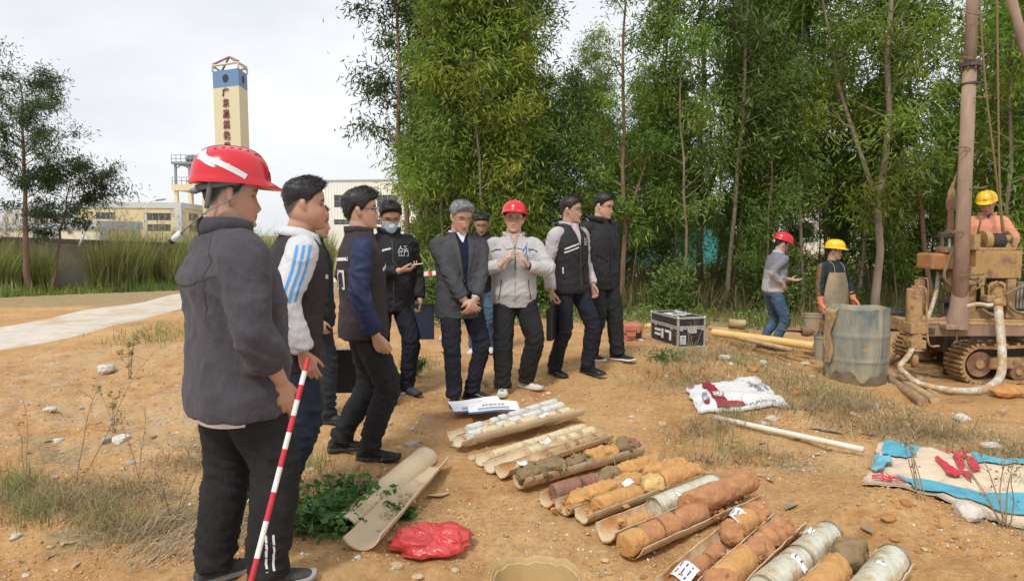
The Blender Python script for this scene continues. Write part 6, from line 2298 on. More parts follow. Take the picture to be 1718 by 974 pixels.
def core(name, label, group, A, x, y, z, s0, s1, r, material, seed, kind='rock', zoff=None, yoff=0.0, cat='core sample', tilt=0.0, parent=None, hgt=None):
	"""one cylinder of rock or clay lying along a tray, its skin and broken ends uneven"""
	rg = np.random.default_rng(seed)
	nl = max(6, int((s1 - s0) / .010)); nl = min(nl, 44)
	n = 34
	an = np.linspace(0, 2 * np.pi, n, endpoint=False)
	amp = {'rock': .03, 'clay': .055, 'crumb': .30, 'film': .014}[kind]
	c0 = A + z * ((zoff if zoff is not None else r + .008))
	tl0, tl1 = rg.normal() * .25, rg.normal() * .25
	rs = []
	for i in range(nl + 1):
		t = i / nl
		s = s0 + (s1 - s0) * t
		edge = min(t, 1 - t) * (s1 - s0)
		rd = r * (1 - .16 * np.exp(-edge / .004)) if kind != 'film' else r * (1 - .05 * np.exp(-edge / .006))
		if kind == 'crumb': rd = r * np.clip(edge / .05, .15, 1) ** .5
		sl = tl0 * (1 - t) ** 3 + tl1 * t ** 3
		p = np.stack([np.full(n, s) + sl * np.cos(an) * r * (.5 if kind == 'film' else 1), np.cos(an) * rd + yoff + tilt * (s - s0), np.sin(an) * rd], 1)
		nzv = fbm(p * (30 if kind != 'crumb' else 22) + seed * 7, 5, .62)
		if kind == 'clay': nzv = nzv - 1.6 * np.clip(.12 - np.abs(fbm(p * [9, 26, 26] + seed * 5, 2)), 0, 1) * 6
		k = 1 + amp * nzv
		p[:, 1] = yoff + tilt * (s - s0) + (p[:, 1] - yoff - tilt * (s - s0)) * k
		p[:, 2] *= k
		if kind == 'crumb': p[:, 2] = np.where(p[:, 2] < 0, p[:, 2] * .8, p[:, 2] * (hgt or .9))
		if kind == 'film': p[:, 1:] *= 1 + .008 * math.sin(s * 260 + seed)
		rs.append(c0 + p[:, :1] * x + p[:, 1:2] * y + p[:, 2:] * z)
	mb = MB()
	# rough broken end faces
	for ring, sg in ((rs[0], -1), (rs[-1], 1)):
		pass
	mb.rings(rs, False)
	for ring, sg in ((rs[0], -1), (rs[-1], 1)):
		c = ring.mean(0)
		mid = c + (ring - c) * .55 + x * sg * (rg.random((n, 1)) * .008 - .002) * (1 if kind != 'film' else .1)
		b_ = np.concatenate([ring, mid, [c + x * sg * .004]])
		f = []
		for j in range(n):
			k = (j + 1) % n
			f.append((j, k, n + k, n + j) if sg > 0 else (k, j, n + j, n + k))
			f.append((n + j, n + k, 2 * n) if sg > 0 else (n + k, n + j, 2 * n))
		mb.add(b_, f)
	o = mb.build(name, material, None, True)
	auto_smooth(o, 40 if kind != 'crumb' else 60)
	tag(o, label, cat, group)
	origin_to(o, c0 + x * (s0 + s1) / 2)
	return o
def crumbs(name, label, group, A, x, y, z, s0, s1, r, material, seed, n=30, zoff=.02, cat='soil heap', smin=.008, smax=.02):
	"""loose broken soil lying in the tray: one heap"""
	rg = np.random.default_rng(seed)
	mb = MB()
	for k in range(n):
		c = A + x * rg.uniform(s0, s1) + y * rg.normal() * r * .45 + z * (zoff + abs(rg.normal()) * r * .35)
		s = rg.uniform(smin, smax)
		v, f = ellipsoid((0, 0, 0), (s, s * rg.uniform(.6, 1), s * rg.uniform(.5, .9)), 8, 5)
		v = np.array(v) * (1 + .25 * rg.normal(size=(len(v), 1)))
		mb.add(v @ np.array(Matrix.Rotation(rg.random() * 6, 3, 'Z')).T + c, f)
	o = mb.build(name, material, None, False)
	tag(o, kind='stuff')
	origin_to(o, A + x * (s0 + s1) / 2)
	return o
def paper_tag(A, x, y, z, s, yo, zo, w, h, label, seed, ink=True, wrap=0.0):
	rg = np.random.default_rng(seed)
	n = 8
	v = []
	for i in range(n + 1):
		for j in range(n + 1):
			a, b_ = i / n - .5, j / n - .5
			cz = wrap * (1 - math.cos(b_ * 2.2)) * -1 + .006 * math.sin(a * 5 + seed) + .004 * math.sin(b_ * 7)
			v.append(A + x * (s + a * w) + y * (yo + b_ * h) + z * (zo + cz))
	f = [(i * (n + 1) + j, (i + 1) * (n + 1) + j, (i + 1) * (n + 1) + j + 1, i * (n + 1) + j + 1) for i in range(n) for j in range(n)]
	o = link('paper_label', mesh_np('paper_label', v, f), M_paper)
	tag(o, label, 'paper label')
	origin_to(o, A + x * s + y * yo + z * zo)
	if ink:
		mb = MB()
		for k in range(3):
			b0 = -.28 + k * .24
			q = []
			for i in range(9):
				a = (i / 8 - .5) * .7
				for e in (-.03, .03):
					bb = b0 + e
					cz = wrap * (1 - math.cos(bb * 2.2)) * -1 + .006 * math.sin(a * 5 + seed) + .004 * math.sin(bb * 7) + .0012
					q.append(A + x * (s + a * w) + y * (yo + bb * h) + z * (zo + cz))
			fs = [(2 * i, 2 * i + 2, 2 * i + 3, 2 * i + 1) for i in range(8) if (i * 7 + k * 3 + seed) % 4]
			mb.add(q, fs)
		mb.build('handwriting', M_ink, o)
	return o
GT = 'core trays laid on the ground'
# name, near-left end px, far-right end px, radius, dirty
TR = {}
def tray(key, pa, pb, r, label, material=None, arc=178, rot=0, lift=0.0, seed=1):
	a, b_ = G(*pa), G(*pb)
	A, x, y, z, L_ = place_frame(a + [0, 0, lift], b_ + [0, 0, lift])
	o = half_pipe('core_tray', label, 'core tray', GT, A, x, y, z, L_, r, material or M_pvc, arc, rot, seed=seed)
	TR[key] = (A, x, y, z, L_, r)
	return TR[key]
# far group
tray('a', (757, 748), (932, 690), .050, 'rearmost narrow cream tray of white cores beside the paper sheets', lift=.035, seed=1)
tray('b', (767, 760), (945, 697), .052, 'second narrow cream tray from the back holding white cores', lift=.04, seed=2)
tray('c', (788, 757), (972, 708), .062, 'cream tray propped on stones holding cream rock pieces', lift=.055, rot=-14, seed=3)
tray('d', (806, 784), (983, 728), .055, 'cream tray with thin pale core just in front of the gap', lift=.012, seed=4)
tray('e', (822, 796), (1000, 734), .058, 'middle cream tray with stubby core and paper slip', lift=.012, seed=5)
tray('f', (840, 806), (1018, 742), .060, 'dusty cream tray of crumbled brown rock pieces', M_pvc_dirty, lift=.014, seed=6)
tray('g', (872, 824), (1070, 768), .068, 'wide muddy tray heaped with olive mud', M_pvc_dirty, lift=.02, rot=-10, seed=7)
# middle group
tray('h', (915, 852), (1110, 790), .060, 'tray of dark reddish clay in front of the olive mud tray', M_pvc_dirty, lift=.008, seed=8)
tray('i', (945, 866), (1150, 795), .060, 'tray overflowing with crumbly yellow clay', M_pvc_dirty, lift=.008, seed=9)
tray('j', (976, 880), (1175, 808), .062, 'tray with yellow clay lumps and stained pale rim', M_pvc_dirty, lift=.01, rot=-6, seed=10)
tray('k', (1015, 912), (1215, 828), .068, 'muddy pale tray holding the long film wrapped core', M_pvc_dirty, lift=.012, seed=11)
tray('l', (1056, 940), (1258, 846), .068, 'tray of thick orange clay cylinders', M_pvc_dirty, lift=.012, rot=4, seed=12)
# near right group
tray('m', (1125, 1012), (1276, 880), .070, 'tray with small brown clay plugs and white note', M_pvc_dirty, lift=.012, rot=0, seed=13)
tray('n', (1190, 1026), (1328, 896), .066, 'tray of crumbled orange clay at the lower right', M_pvc_dirty, lift=.012, seed=14)
tray('o', (1258, 1045), (1390, 925), .068, 'tray holding two fat film wrapped cores', M_pvc_dirty, lift=.014, seed=15)
tray('p', (1346, 1055), (1440, 945), .070, 'tray with bare yellow brown core beside the wrapped ones', M_pvc_dirty, lift=.014, seed=16)
tray('q', (1424, 1066), (1500, 968), .072, 'tray holding the rightmost film wrapped core', M_pvc_dirty, lift=.014, seed=17)
def row(key, segs, material, r, label, group, kind='rock', seed=0, cat='core sample', names='rock_core', zo=None, labels=None):
	A, x, y, z, L_, tr = TR[key]
	for i, (s0, s1) in enumerate(segs):
		lb = labels[i] if labels else label.replace(' core', ' core, %s from the near end,' % ('first', 'second', 'third', 'fourth', 'fifth', 'sixth')[i], 1)
		core(names, lb, group, A, x, y, z, s0 * L_, s1 * L_, r * (1 + .06 * math.sin(i * 3 + seed)), material, seed * 31 + i, kind, (zo if zo is not None else tr - (tr - .006 - r)) if False else (zo or r + .008), cat=cat)
row('a', [(.14, .26), (.34, .40), (.42, .48), (.52, .66), (.70, .82), (.84, .995)], M_rock_w, .034, 'pale grey rock core in the rearmost tray beside the paper', 'white cores in the rearmost tray', seed=1)
row('b', [(.10, .25), (.34, .42), (.45, .55), (.58, .74), (.77, .84), (.85, .99)], M_rock_w, .036, 'white rock core in the second tray from the back', 'white cores in the second tray', seed=2)
row('c', [(.10, .23), (.28, .38), (.43, .58), (.64, .76), (.79, .90)], M_rock_y, .038, 'cream rock core in the propped tray', 'cream cores in the propped tray', seed=3)
row('d', [(.10, .36), (.38, .46), (.47, .60), (.61, .80), (.82, .97)], M_rock_y, .033, 'thin cream core piece in the tray behind the stubby core', 'thin cream cores', seed=4)
row('e', [(.33, .44), (.62, .67), (.72, .78), (.85, .97)], M_rock_y, .036, 'cream core piece in the tray with the paper slip', 'cream cores beside the paper slip', seed=5)
row('f', [(.42, .55), (.60, .66), (.70, .84), (.88, .97)], mat('brown_rock_core', (.42, .28, .14), .9, .25, 14, .6, 70), .034, 'brown crumbly core piece in the dusty tray', 'brown cores in the dusty tray', seed=6, kind='clay')
A, x, y, z, L_, r = TR['f']
crumbs('soil_heap', 'fine brown soil left in the dusty tray', None, A, x, y, z, .05 * L_, .95 * L_, r, M_clay_y, 61, 60, .014, smin=.004, smax=.010)
A, x, y, z, L_, r = TR['g']
core('mud_core', 'olive mud log at the near end of the wide muddy tray', None, A, x, y, z, -.015, .36 * L_, .066, M_clay_g, 71, 'crumb', .066)
core('mud_core', 'dark crumbled mud along the middle of the wide tray', None, A, x, y, z, .34 * L_, .62 * L_, .050, M_clay_g, 72, 'crumb', .052)
core('mud_core', 'yellow brown mud lump in the wide muddy tray', None, A, x, y, z, .52 * L_, .82 * L_, .058, M_clay_y, 73, 'crumb', .062)
core('mud_core', 'dark knob of mud standing at the far end of the wide tray', None, A, x, y, z, .80 * L_, .93 * L_, .070, M_clay_g, 74, 'crumb', .078)
core('mud_core', 'reddish mud at the far tip of the wide tray', None, A, x, y, z, .90 * L_, 1.01 * L_, .052, M_clay_r, 75, 'crumb', .07)
crumbs('soil_heap', 'loose olive crumbs in the wide muddy tray', None, A, x, y, z, .02 * L_, .98 * L_, r, M_clay_g, 76, 70, .07, smin=.006, smax=.014)
row('h', [(.06, .27), (.275, .40)], M_clay_r, .050, 'dark red clay core at the near end of its tray', 'dark red clay cores', 'clay', 8, names='clay_core')
A, x, y, z, L_, r = TR['h']
core('clay_core', 'brown crumbled clay in the middle of the dark red tray', None, A, x, y, z, .42 * L_, .62 * L_, .055, M_clay_g, 82, 'crumb', .06)
core('clay_core', 'orange brown clay at the far end of the dark red tray', None, A, x, y, z, .60 * L_, .98 * L_, .058, M_clay_y, 83, 'crumb', .06)
A, x, y, z, L_, r = TR['i']
core('clay_core', 'crumbly yellow clay spilling from the near end of its tray', None, A, x, y, z, .04 * L_, .62 * L_, .056, M_clay_y, 91, 'crumb', .052)
core('clay_core', 'rounded yellow clay at the far end of the overflowing tray', None, A, x, y, z, .66 * L_, .99 * L_, .058, M_clay_y, 92, 'crumb', .06)
crumbs('soil_heap', 'crumbled yellow clay at the front of the overflowing tray', None, A, x, y, z, -.05, .5 * L_, r * 1.3, M_clay_y, 93, 70, .015, smin=.006, smax=.018)
A, x, y, z, L_, r = TR['j']
core('clay_core', 'yellow clay log at the near end of the stained tray', None, A, x, y, z, .12 * L_, .42 * L_, .050, M_clay_y, 101, 'clay', .056)
core('clay_core', 'pale yellow rubble in the middle of the stained tray', None, A, x, y, z, .48 * L_, .66 * L_, .062, mat('pale_yellow_rubble', (.60, .41, .16), .9, .3, 20, .8, 60), 102, 'crumb', .07)
core('clay_core', 'large rounded yellow clay core at the far end of the stained tray', None, A, x, y, z, .64 * L_, .84 * L_, .062, M_clay_y, 103, 'clay', .068)
core('clay_core', 'last yellow clay core touching the far rim of the stained tray', None, A, x, y, z, .845 * L_, 1.0 * L_, .058, M_clay_y, 104, 'crumb', .066)
crumbs('soil_heap', 'loose yellow crumbs in the stained tray', None, A, x, y, z, .03 * L_, .9 * L_, r, M_clay_y, 105, 60, .02)
A, x, y, z, L_, r = TR['k']
def film_core(label, A, x, y, z, s0, s1, rr_, seed, zoff=None, tags=()):
	o = core('wrapped_core', label, None, A, x, y, z, s0, s1, rr_, M_film, seed, 'film', zoff, cat='wrapped core')
	# the film stands a little past each end as a clear rim
	c0 = A + z * (zoff or rr_ + .008)
	for sg, s in ((-1, s0), (1, s1)):
		an = np.linspace(0, 2 * np.pi, 28, endpoint=False)
		rim = []
		for (ds, k) in ((0, 1.01), (.018 * sg, .99), (.018 * sg, .965), (0, .96)):
			rim.append(np.array([c0 + x * (s + ds) + (y * math.cos(a) + z * math.sin(a)) * rr_ * k for a in an]))
		mb = MB(); mb.rings(rim, False)
		q = mb.build('film_rim', M_filmrim, o, True)
	# lines of tape round it
	return o
film_core('long film wrapped core lying in the muddy pale tray', A, x, y, z, .40 * L_, .90 * L_, .057, 111)
crumbs('soil_heap', 'brown soil crumbs in the near half of the pale muddy tray', None, A, x, y, z, .12 * L_, .38 * L_, r, M_clay_y, 112, 26, .018)
core('clay_core', 'small yellow clay stub in the near half of the pale muddy tray', None, A, x, y, z, .14 * L_, .30 * L_, .035, M_clay_y, 113, 'clay', .045, -.02)
core('clay_core', 'small orange clay lump past the far end of the long wrapped core', None, A, x, y, z, .93 * L_, 1.08 * L_, .050, M_clay, 114, 'clay', .058)
paper_tag(A, x, y, z, .55 * L_, -.034, .112, .045, .045, 'small white label on the long wrapped core', 3, False, .02)
A, x, y, z, L_, r = TR['l']
core('clay_core', 'yellow crumbly clay plug at the near end of the thick orange cores', None, A, x, y, z, -.03, .085 * L_, .056, M_clay_y, 121, 'clay', .066)
row('l', [(.09, .215), (.225, .335), (.345, .56)], M_clay, .057, '', None, 'clay', 12, names='clay_core', zo=.067,
	labels=['first smooth orange clay cylinder behind the yellow plug', 'second short orange clay cylinder in the thick row', 'long grooved orange clay cylinder in the thick row'])
core('clay_core', 'big rounded orange clay lump resting on top of the thick row', None, A, x, y, z, .50 * L_, .76 * L_, .064, M_clay, 125, 'clay', .108, .02)
core('clay_core', 'long smooth orange clay cylinder at the far end of the thick row', None, A, x, y, z, .74 * L_, 1.05 * L_, .059, M_clay, 126, 'clay', .104, .022)
crumbs('soil_heap', 'orange crumbs under the raised clay cylinders', None, A, x, y, z, .58 * L_, .98 * L_, r, M_clay, 127, 40, .03)
A, x, y, z, L_, r = TR['m']
row('m', [(.20, .34), (.36, .49)], M_clay, .034, '', None, 'rock', 13, names='clay_plug', zo=.042, labels=['first small brown clay plug near the lower edge', 'second small brown clay plug just above it'])
core('clay_core', 'brown flat clay under the lower paper note', None, A, x, y, z, .05 * L_, .20 * L_, .042, M_clay, 131, 'clay', .048)
core('clay_core', 'hollow broken clay ring in the tray with the white note', None, A, x, y, z, .56 * L_, .70 * L_, .058, M_clay, 132, 'crumb', .064)
core('clay_core', 'smooth tan clay cylinder under the white note', None, A, x, y, z, .66 * L_, .84 * L_, .060, M_clay_y, 133, 'clay', .068)
core('clay_core', 'torn orange clay at the far end behind the white note', None, A, x, y, z, .82 * L_, 1.02 * L_, .058, M_clay, 134, 'crumb', .064)
paper_tag(A, x, y, z, .71 * L_, .015, .134, .10, .085, 'white note lying on the tan clay cylinder', 5, True, .05)
paper_tag(A, x, y, z, .10 * L_, -.005, .096, .12, .09, 'white note on the brown clay at the bottom edge', 6, True, .04)
A, x, y, z, L_, r = TR['n']
core('clay_core', 'wide tan clay slab at the near end of the crumbled clay tray', None, A, x, y, z, .14 * L_, .42 * L_, .060, M_clay_y, 141, 'clay', .064)
core('clay_core', 'shredded orange clay in front of the tan slab', None, A, x, y, z, .02 * L_, .2 * L_, .062, M_clay, 142, 'crumb', .062)
core('clay_core', 'crumbled orange clay in the middle of the tray', None, A, x, y, z, .42 * L_, .66 * L_, .056, M_clay, 143, 'crumb', .06)
core('clay_core', 'crumbled orange clay heap near the far rim', None, A, x, y, z, .60 * L_, .90 * L_, .058, M_clay, 144, 'crumb', .062)
crumbs('soil_heap', 'loose orange crumbs over the crumbled clay tray', None, A, x, y, z, .05 * L_, .95 * L_, r, M_clay, 145, 80, .05, smin=.006, smax=.016)
A, x, y, z, L_, r = TR['o']
film_core('nearer of two fat film wrapped cores at the bottom edge', A, x, y, z, .16 * L_, .56 * L_, .060, 151)
film_core('farther of two fat film wrapped cores with white tag', A, x, y, z, .60 * L_, .98 * L_, .060, 152)
paper_tag(A, x, y, z, .80 * L_, .02, .128, .045, .07, 'white tag on the farther fat wrapped core', 7, True, .05)
paper_tag(A, x, y, z, .44 * L_, -.022, .127, .04, .09, 'white tag wrapped round the nearer fat core', 8, True, .09)
A, x, y, z, L_, r = TR['p']
core('clay_core', 'bare yellow brown clay core between the wrapped cores', None, A, x, y, z, .10 * L_, .60 * L_, .060, M_clay_y, 161, 'clay', .070)
core('clay_core', 'dark crumbly brown clay end behind the bare core', None, A, x, y, z, .66 * L_, .98 * L_, .062, M_clay_g, 162, 'crumb', .07)
A, x, y, z, L_, r = TR['q']
film_core('rightmost film wrapped core with a long white tag', A, x, y, z, .12 * L_, .95 * L_, .063, 171)
paper_tag(A, x, y, z, .62 * L_, -.008, .134, .045, .10, 'long white tag on the rightmost wrapped core', 9, True, .10)
A, x, y, z, L_, r = TR['g']
paper_tag(A, x, y, z, .03 * L_, .02, .138, .06, .06, 'white paper scrap on the olive mud log', 10, False, .02)
A, x, y, z, L_, r = TR['e']
paper_tag(A, x, y, z, .47 * L_, 0, .092, .09, .05, 'paper slip tucked beside the stubby cream core', 11, True, .02)
A, x, y, z, L_, r = TR['c']
paper_tag(A, x, y, z, .61 * L_, -.03, .085, .09, .04, 'paper slip inside the propped cream tray', 12, False, .01)
A, x, y, z, L_, r = TR['j']
paper_tag(A, x, y, z, .40 * L_, .045, .112, .07, .05, 'white paper scrap lying on the yellow clay', 13, False, .02)
# the empty pair left of the rest
a, b_ = G(573, 898), G(713, 772)
A, x, y, z, L_ = place_frame(a, b_)
half_pipe('split_pipe', 'empty split pipe lying hollow side down beside the weeds', 'split pipe', None, A + [0, 0, .004], x, y, z, L_, .086, M_pvc, 176, 0, .007, 201, True, .006)
a, b_ = G(606, 926), G(728, 788)
A, x, y, z, L_ = place_frame(a, b_)
half_pipe('split_pipe', 'empty split pipe lying hollow side up with yellow crumbs inside', 'split pipe', None, A + [0, 0, .004], x, y, z, L_ * 1.01, .088, M_pvc, 150, -6, .007, 202, False, .006)
crumbs('soil_heap', 'dried yellow crumbs inside the empty split pipe', None, A, x, y, z, .28 * L_, .62 * L_, .06, M_rock_y, 203, 60, .010, smin=.004, smax=.011)
# two printed sheets on a stone behind the rearmost tray
for (uv, w, h, rz_, lb, sd, zz_) in (((800, 695), .42, .30, .28, 'left printed paper sheet with a blue band behind the rear tray', 1, .075), ((828, 700), .40, .26, .12, 'right printed paper sheet overlapping the left one', 2, .085)):
	c = G(*uv)
	n = 10
	v = []
	cr_, sr_ = math.cos(rz_), math.sin(rz_)
	def sheet(a, b_, lift=0):
		px, py = a * w * cr_ - b_ * h * sr_, a * w * sr_ + b_ * h * cr_
		return [c[0] + px, c[1] + py, c[2] + zz_ + .035 * math.sin(a * 2.5 + sd) * (a + .3) + .02 * b_ + lift]
	for i in range(n + 1):
		for j in range(n + 1): v.append(sheet(i / n - .5, j / n - .5))
	f = [(i * (n + 1) + j, (i + 1) * (n + 1) + j, (i + 1) * (n + 1) + j + 1, i * (n + 1) + j + 1) for i in range(n) for j in range(n)]
	o = link('paper_sheet', mesh_np('paper_sheet', v, f), M_paper)
	tag(o, lb, 'paper sheet')
	origin_to(o, c)
	def band(name, a0, a1, b0, b1, mt):
		q = [sheet(a0 + (a1 - a0) * i / 8, b0 + (b1 - b0) * j / 3, .0025) for i in range(9) for j in range(4)]
		link(name, mesh_np(name, q, [(i * 4 + j, (i + 1) * 4 + j, (i + 1) * 4 + j + 1, i * 4 + j + 1) for i in range(8) for j in range(3)]), mt, o)
	band('blue_band', -.5, .5, -.5, -.38, M_logo_blue if 'M_logo_blue' in globals() else M_ink)
	me = text_mesh('SPZK26' if sd == 2 else '江门', .055)
	vv = verts_of(me)
	set_verts(me, np.array([sheet(q[0] / w, q[1] / h + .1, .003) for q in vv]))
	link('printed_words', me, M_ink, o)
	for k in range(3): band('printed_line', -.32, .30, -.12 - .07 * k, -.10 - .07 * k, M_ink)
# ------------------------------------------------------------------ drilling rig, crew tools, drum
M_rigy = mat('muddy_yellow_steel', (.44, .27, .10), .6, .3, 5, .5, 30, col2=(.20, .115, .06), fac2=(.44, .62), scale2=5)
M_rigd = mat('caked_mud_steel', (.43, .27, .125), .92, .3, 7, .8, 30, col2=(.20, .115, .06), fac2=(.46, .62), scale2=7)
M_rust = mat('rusty_steel', (.20, .105, .06), .8, .3, 9, .4, 40, col2=(.34, .21, .11), fac2=(.5, .7), scale2=6)
M_orange = mat('faded_orange_paint', (.42, .17, .06), .6, .3, 6, .3, 40, col2=(.30, .18, .09), fac2=(.48, .68), scale2=5)
M_dark = mat('oily_dark_steel', (.06, .045, .035), .5, .4, 8, .3, 50, col2=(.16, .10, .06), fac2=(.5, .7))
M_mast = mat('mast_mauve_steel', (.27, .18, .125), .75, .18, 10, .4, 50, stretch=(1, 1, .3), col2=(.36, .25, .15), fac2=(.52, .7), scale2=7)
M_hose_w = mat('mud_spattered_white_hose', (.50, .47, .41), .6, .3, 18, .3, 60, col2=(.40, .27, .12), fac2=(.44, .58), scale2=14)
M_hose_b = mat('muddy_black_hose', (.20, .13, .07), .7, .4, 9, .3, 50)
M_rope = mat('wire_rope', (.22, .145, .07), .8, .4, 60, .5, 200)
M_cable = mat('dark_wire_coil', (.045, .036, .03), .6, .4, 60)
M_wood = mat('muddy_timber', (.42, .29, .16), .95, .3, 8, .6, 40, stretch=(.3, 1, 1))
RD = 8.1
rig = empty('drilling_rig', P(1640, 560, RD + .6) * [1, 1, 0] + [0, 0, -.38], 'muddy tracked drilling rig with a tall mauve mast at the right edge', 'drilling rig')
def bxp(mb, u0, v0, u1, v1, d, t, bevel=.012, mi=0):
	"""box whose front face spans these photograph points at distance d and which is t metres deep"""
	a, b_ = P(u0, v1, d), P(u1, v0, d)
	y = (a[1] + b_[1]) / 2
	c = [(a[0] + b_[0]) / 2, y + t / 2, (a[2] + b_[2]) / 2]
	return mb.box(c, (abs(b_[0] - a[0]), t, abs(b_[2] - a[2])), bevel=bevel, mi=mi)
def rpart(name, mt, fn, parent=None, smooth=False):
	m = MB(); fn(m)
	return m.build(name, mt, parent or rig, smooth)
# frame of the deck
rpart('deck_beam', M_mast, lambda m: bxp(m, 1555, 545, 1860, 564, RD, .16))
rpart('deck_beam', M_mast, lambda m: bxp(m, 1530, 528, 1860, 545, RD + 1.3, .16))
rpart('cross_beam', M_rigd, lambda m: bxp(m, 1538, 540, 1556, 562, RD + .02, 1.4))
rpart('cross_beam', M_rigd, lambda m: bxp(m, 1700, 546, 1722, 562, RD + .17, 1.2))
rpart('beam_socket', M_dark, lambda m: bxp(m, 1556, 550, 1569, 560, RD - .012, .02, .002))
for k, (v0, v1, dd) in enumerate(((538, 546, .02), (533, 541, .25), (536, 543, .5), (531, 538, .75), (534, 541, 1.0))):
	rpart('deck_pipe', (M_rigd, M_rigy, M_wood)[k % 3], lambda m: m.tube([P(1516 + k * 5, v0 + 4 - k, RD + dd), P(1640, v0 + 5, RD + dd), P(1850, v0 + 11, RD + dd)], [.032] * 3, 10), smooth=True)
rpart('deck_plank', M_wood, lambda m: m.tube([P(1518, 555, RD + .15), P(1560, 543, RD + .4), P(1612, 524, RD + .6)], [.03, .03, .03], 8), smooth=True)
# hydraulic jacks at the left end
for (u0, u1, vt, vb, d, has_low) in ((1522, 1546, 485, 588, RD - .1, True), (1535, 1551, 470, 540, RD + 1.35, False)):
	j = MB()
	pa, pb = P((u0 + u1) / 2, vt, d), P((u0 + u1) / 2, vb, d)
	rr_ = abs(P(u1, vt, d)[0] - P(u0, vt, d)[0]) / 2
	j.tube([pb, pb * .4 + pa * .6, pa, pa + [0, 0, .012]], [rr_, rr_, rr_, rr_ * .7], 18)
	jo = j.build('hydraulic_jack', M_rigd, rig, True); auto_smooth(jo)
	c = MB()
	c.box(pa * .38 + pb * .62, (rr_ * 2.2, rr_ * 2.2, .13), bevel=.01)
	c.box(pa * .12 + pb * .88, (rr_ * 2.12, rr_ * 2.12, .10), bevel=.01)
	c.build('jack_collar', M_rigd, jo)
	c = MB(); c.cyl(pa, pa + [0, 0, .045], rr_ * .42, 12); c.build('jack_cap', M_rust, jo, True)
	c = MB(); c.tube(catmull([pa + [.02, -.02, .03], pa + [rr_ * 1.1, -.04, .02], pa + [rr_ * 1.35, -.05, -.06], pa * .5 + pb * .5 + [rr_ * 1.4, -.05, 0], pa * .12 + pb * .88 + [rr_ * 1.6, -.06, 0], pa * .05 + pb * .95 + [rr_ * 3, -.06, .03]], 5), .012, 8)
	c.build('jack_hose', M_rigd, jo, True)
	if has_low:
		c = MB(); c.cyl(pb, P(1535, 616, d), rr_ * .5, 12); c.build('jack_leg', M_rigd, jo, True)
# crawler track
tc_ = P(1665, 615, RD + .12)
R_tr, Lh = .20, 1.0
tr_pts = []
xl = P(1648, 612, RD + .1)[0]
z0 = P(1650, 612, RD + .1)[2]
for a in np.linspace(90, 270, 14): tr_pts.append([xl + R_tr * math.cos(R(a)), 0, z0 + R_tr * math.sin(R(a)) * (1 if a < 180 else 1.0)])
for k in range(1, 13): tr_pts.append([xl + k * .14, 0, z0 - R_tr])
for a in np.linspace(-90, 90, 14): tr_pts.append([xl + 1.7 + R_tr * math.cos(R(a)), 0, z0 + R_tr * math.sin(R(a))])
for k in range(1, 13): tr_pts.append([xl + 1.7 - k * .14, 0, z0 + R_tr + .01 * math.sin(k)])
tr_pts = np.array(tr_pts)
for yy, nm in ((tc_[1], 'front'), (tc_[1] + 1.15, 'rear')):
	belt = MB()
	n_ = len(tr_pts)
	rs = []
	c0 = tr_pts.mean(0)
	for i in range(n_ + 1):
		p_ = tr_pts[i % n_]
		t_ = nrm(tr_pts[(i + 1) % n_] - tr_pts[i - 1 if i < n_ else 0 - 1])
		nn_ = np.array([t_[2], 0, -t_[0]])
		if np.dot(nn_, p_ - c0) < 0: nn_ = -nn_
		rs.append(np.array([p_ + [0, yy, 0] + nn_ * o_ + [0, w_, 0] for o_, w_ in ((0, 0), (.035, 0), (.035, .30), (0, .30))]))
	belt.rings(rs, False)
	bo = belt.build('crawler_track', M_rigd, rig)
	for i in range(0, n_, 1):
		p_ = tr_pts[i]
		t_ = nrm(tr_pts[(i + 1) % n_] - tr_pts[i - 1])
		nn_ = np.array([t_[2], 0, -t_[0]])
		if np.dot(nn_, p_ - c0) < 0: nn_ = -nn_
		m = MB(); m.box(p_ + [0, yy + .15, 0] + nn_ * .046, (.035, .32, .04), np.stack([t_, [0, 1, 0], nn_], 1), bevel=.006); m.build('track_lug', M_rigd, bo)
	for k, (xx, rr2) in enumerate(((xl, .155), (xl + .48, .10), (xl + .86, .10), (xl + 1.24, .10), (xl + 1.7, .155))):
		m = MB(); zc = z0 if rr2 > .12 else z0 - R_tr + .105
		m.cyl((xx, yy + .03, zc), (xx, yy + .27, zc), rr2, 22); wo = m.build('track_wheel', M_rust, bo, True); auto_smooth(wo)
		m = MB(); m.cyl((xx, yy + .012, zc), (xx, yy + .04, zc), rr2 * .35, 12); m.build('wheel_hub', M_rigd, wo)
	m = MB(); m.box((xl + .85, yy + .15, z0), (1.45, .16, .15), bevel=.02); m.box((xl + .25, yy + .03, z0 + .01), (.30, .06, .12), bevel=.015); m.build('track_frame', M_rigd, bo)
rpart('undercarriage', M_dark, lambda m: m.box((xl + .9, tc_[1] + .75, z0 + .16), (1.7, .9, .3), bevel=.02))
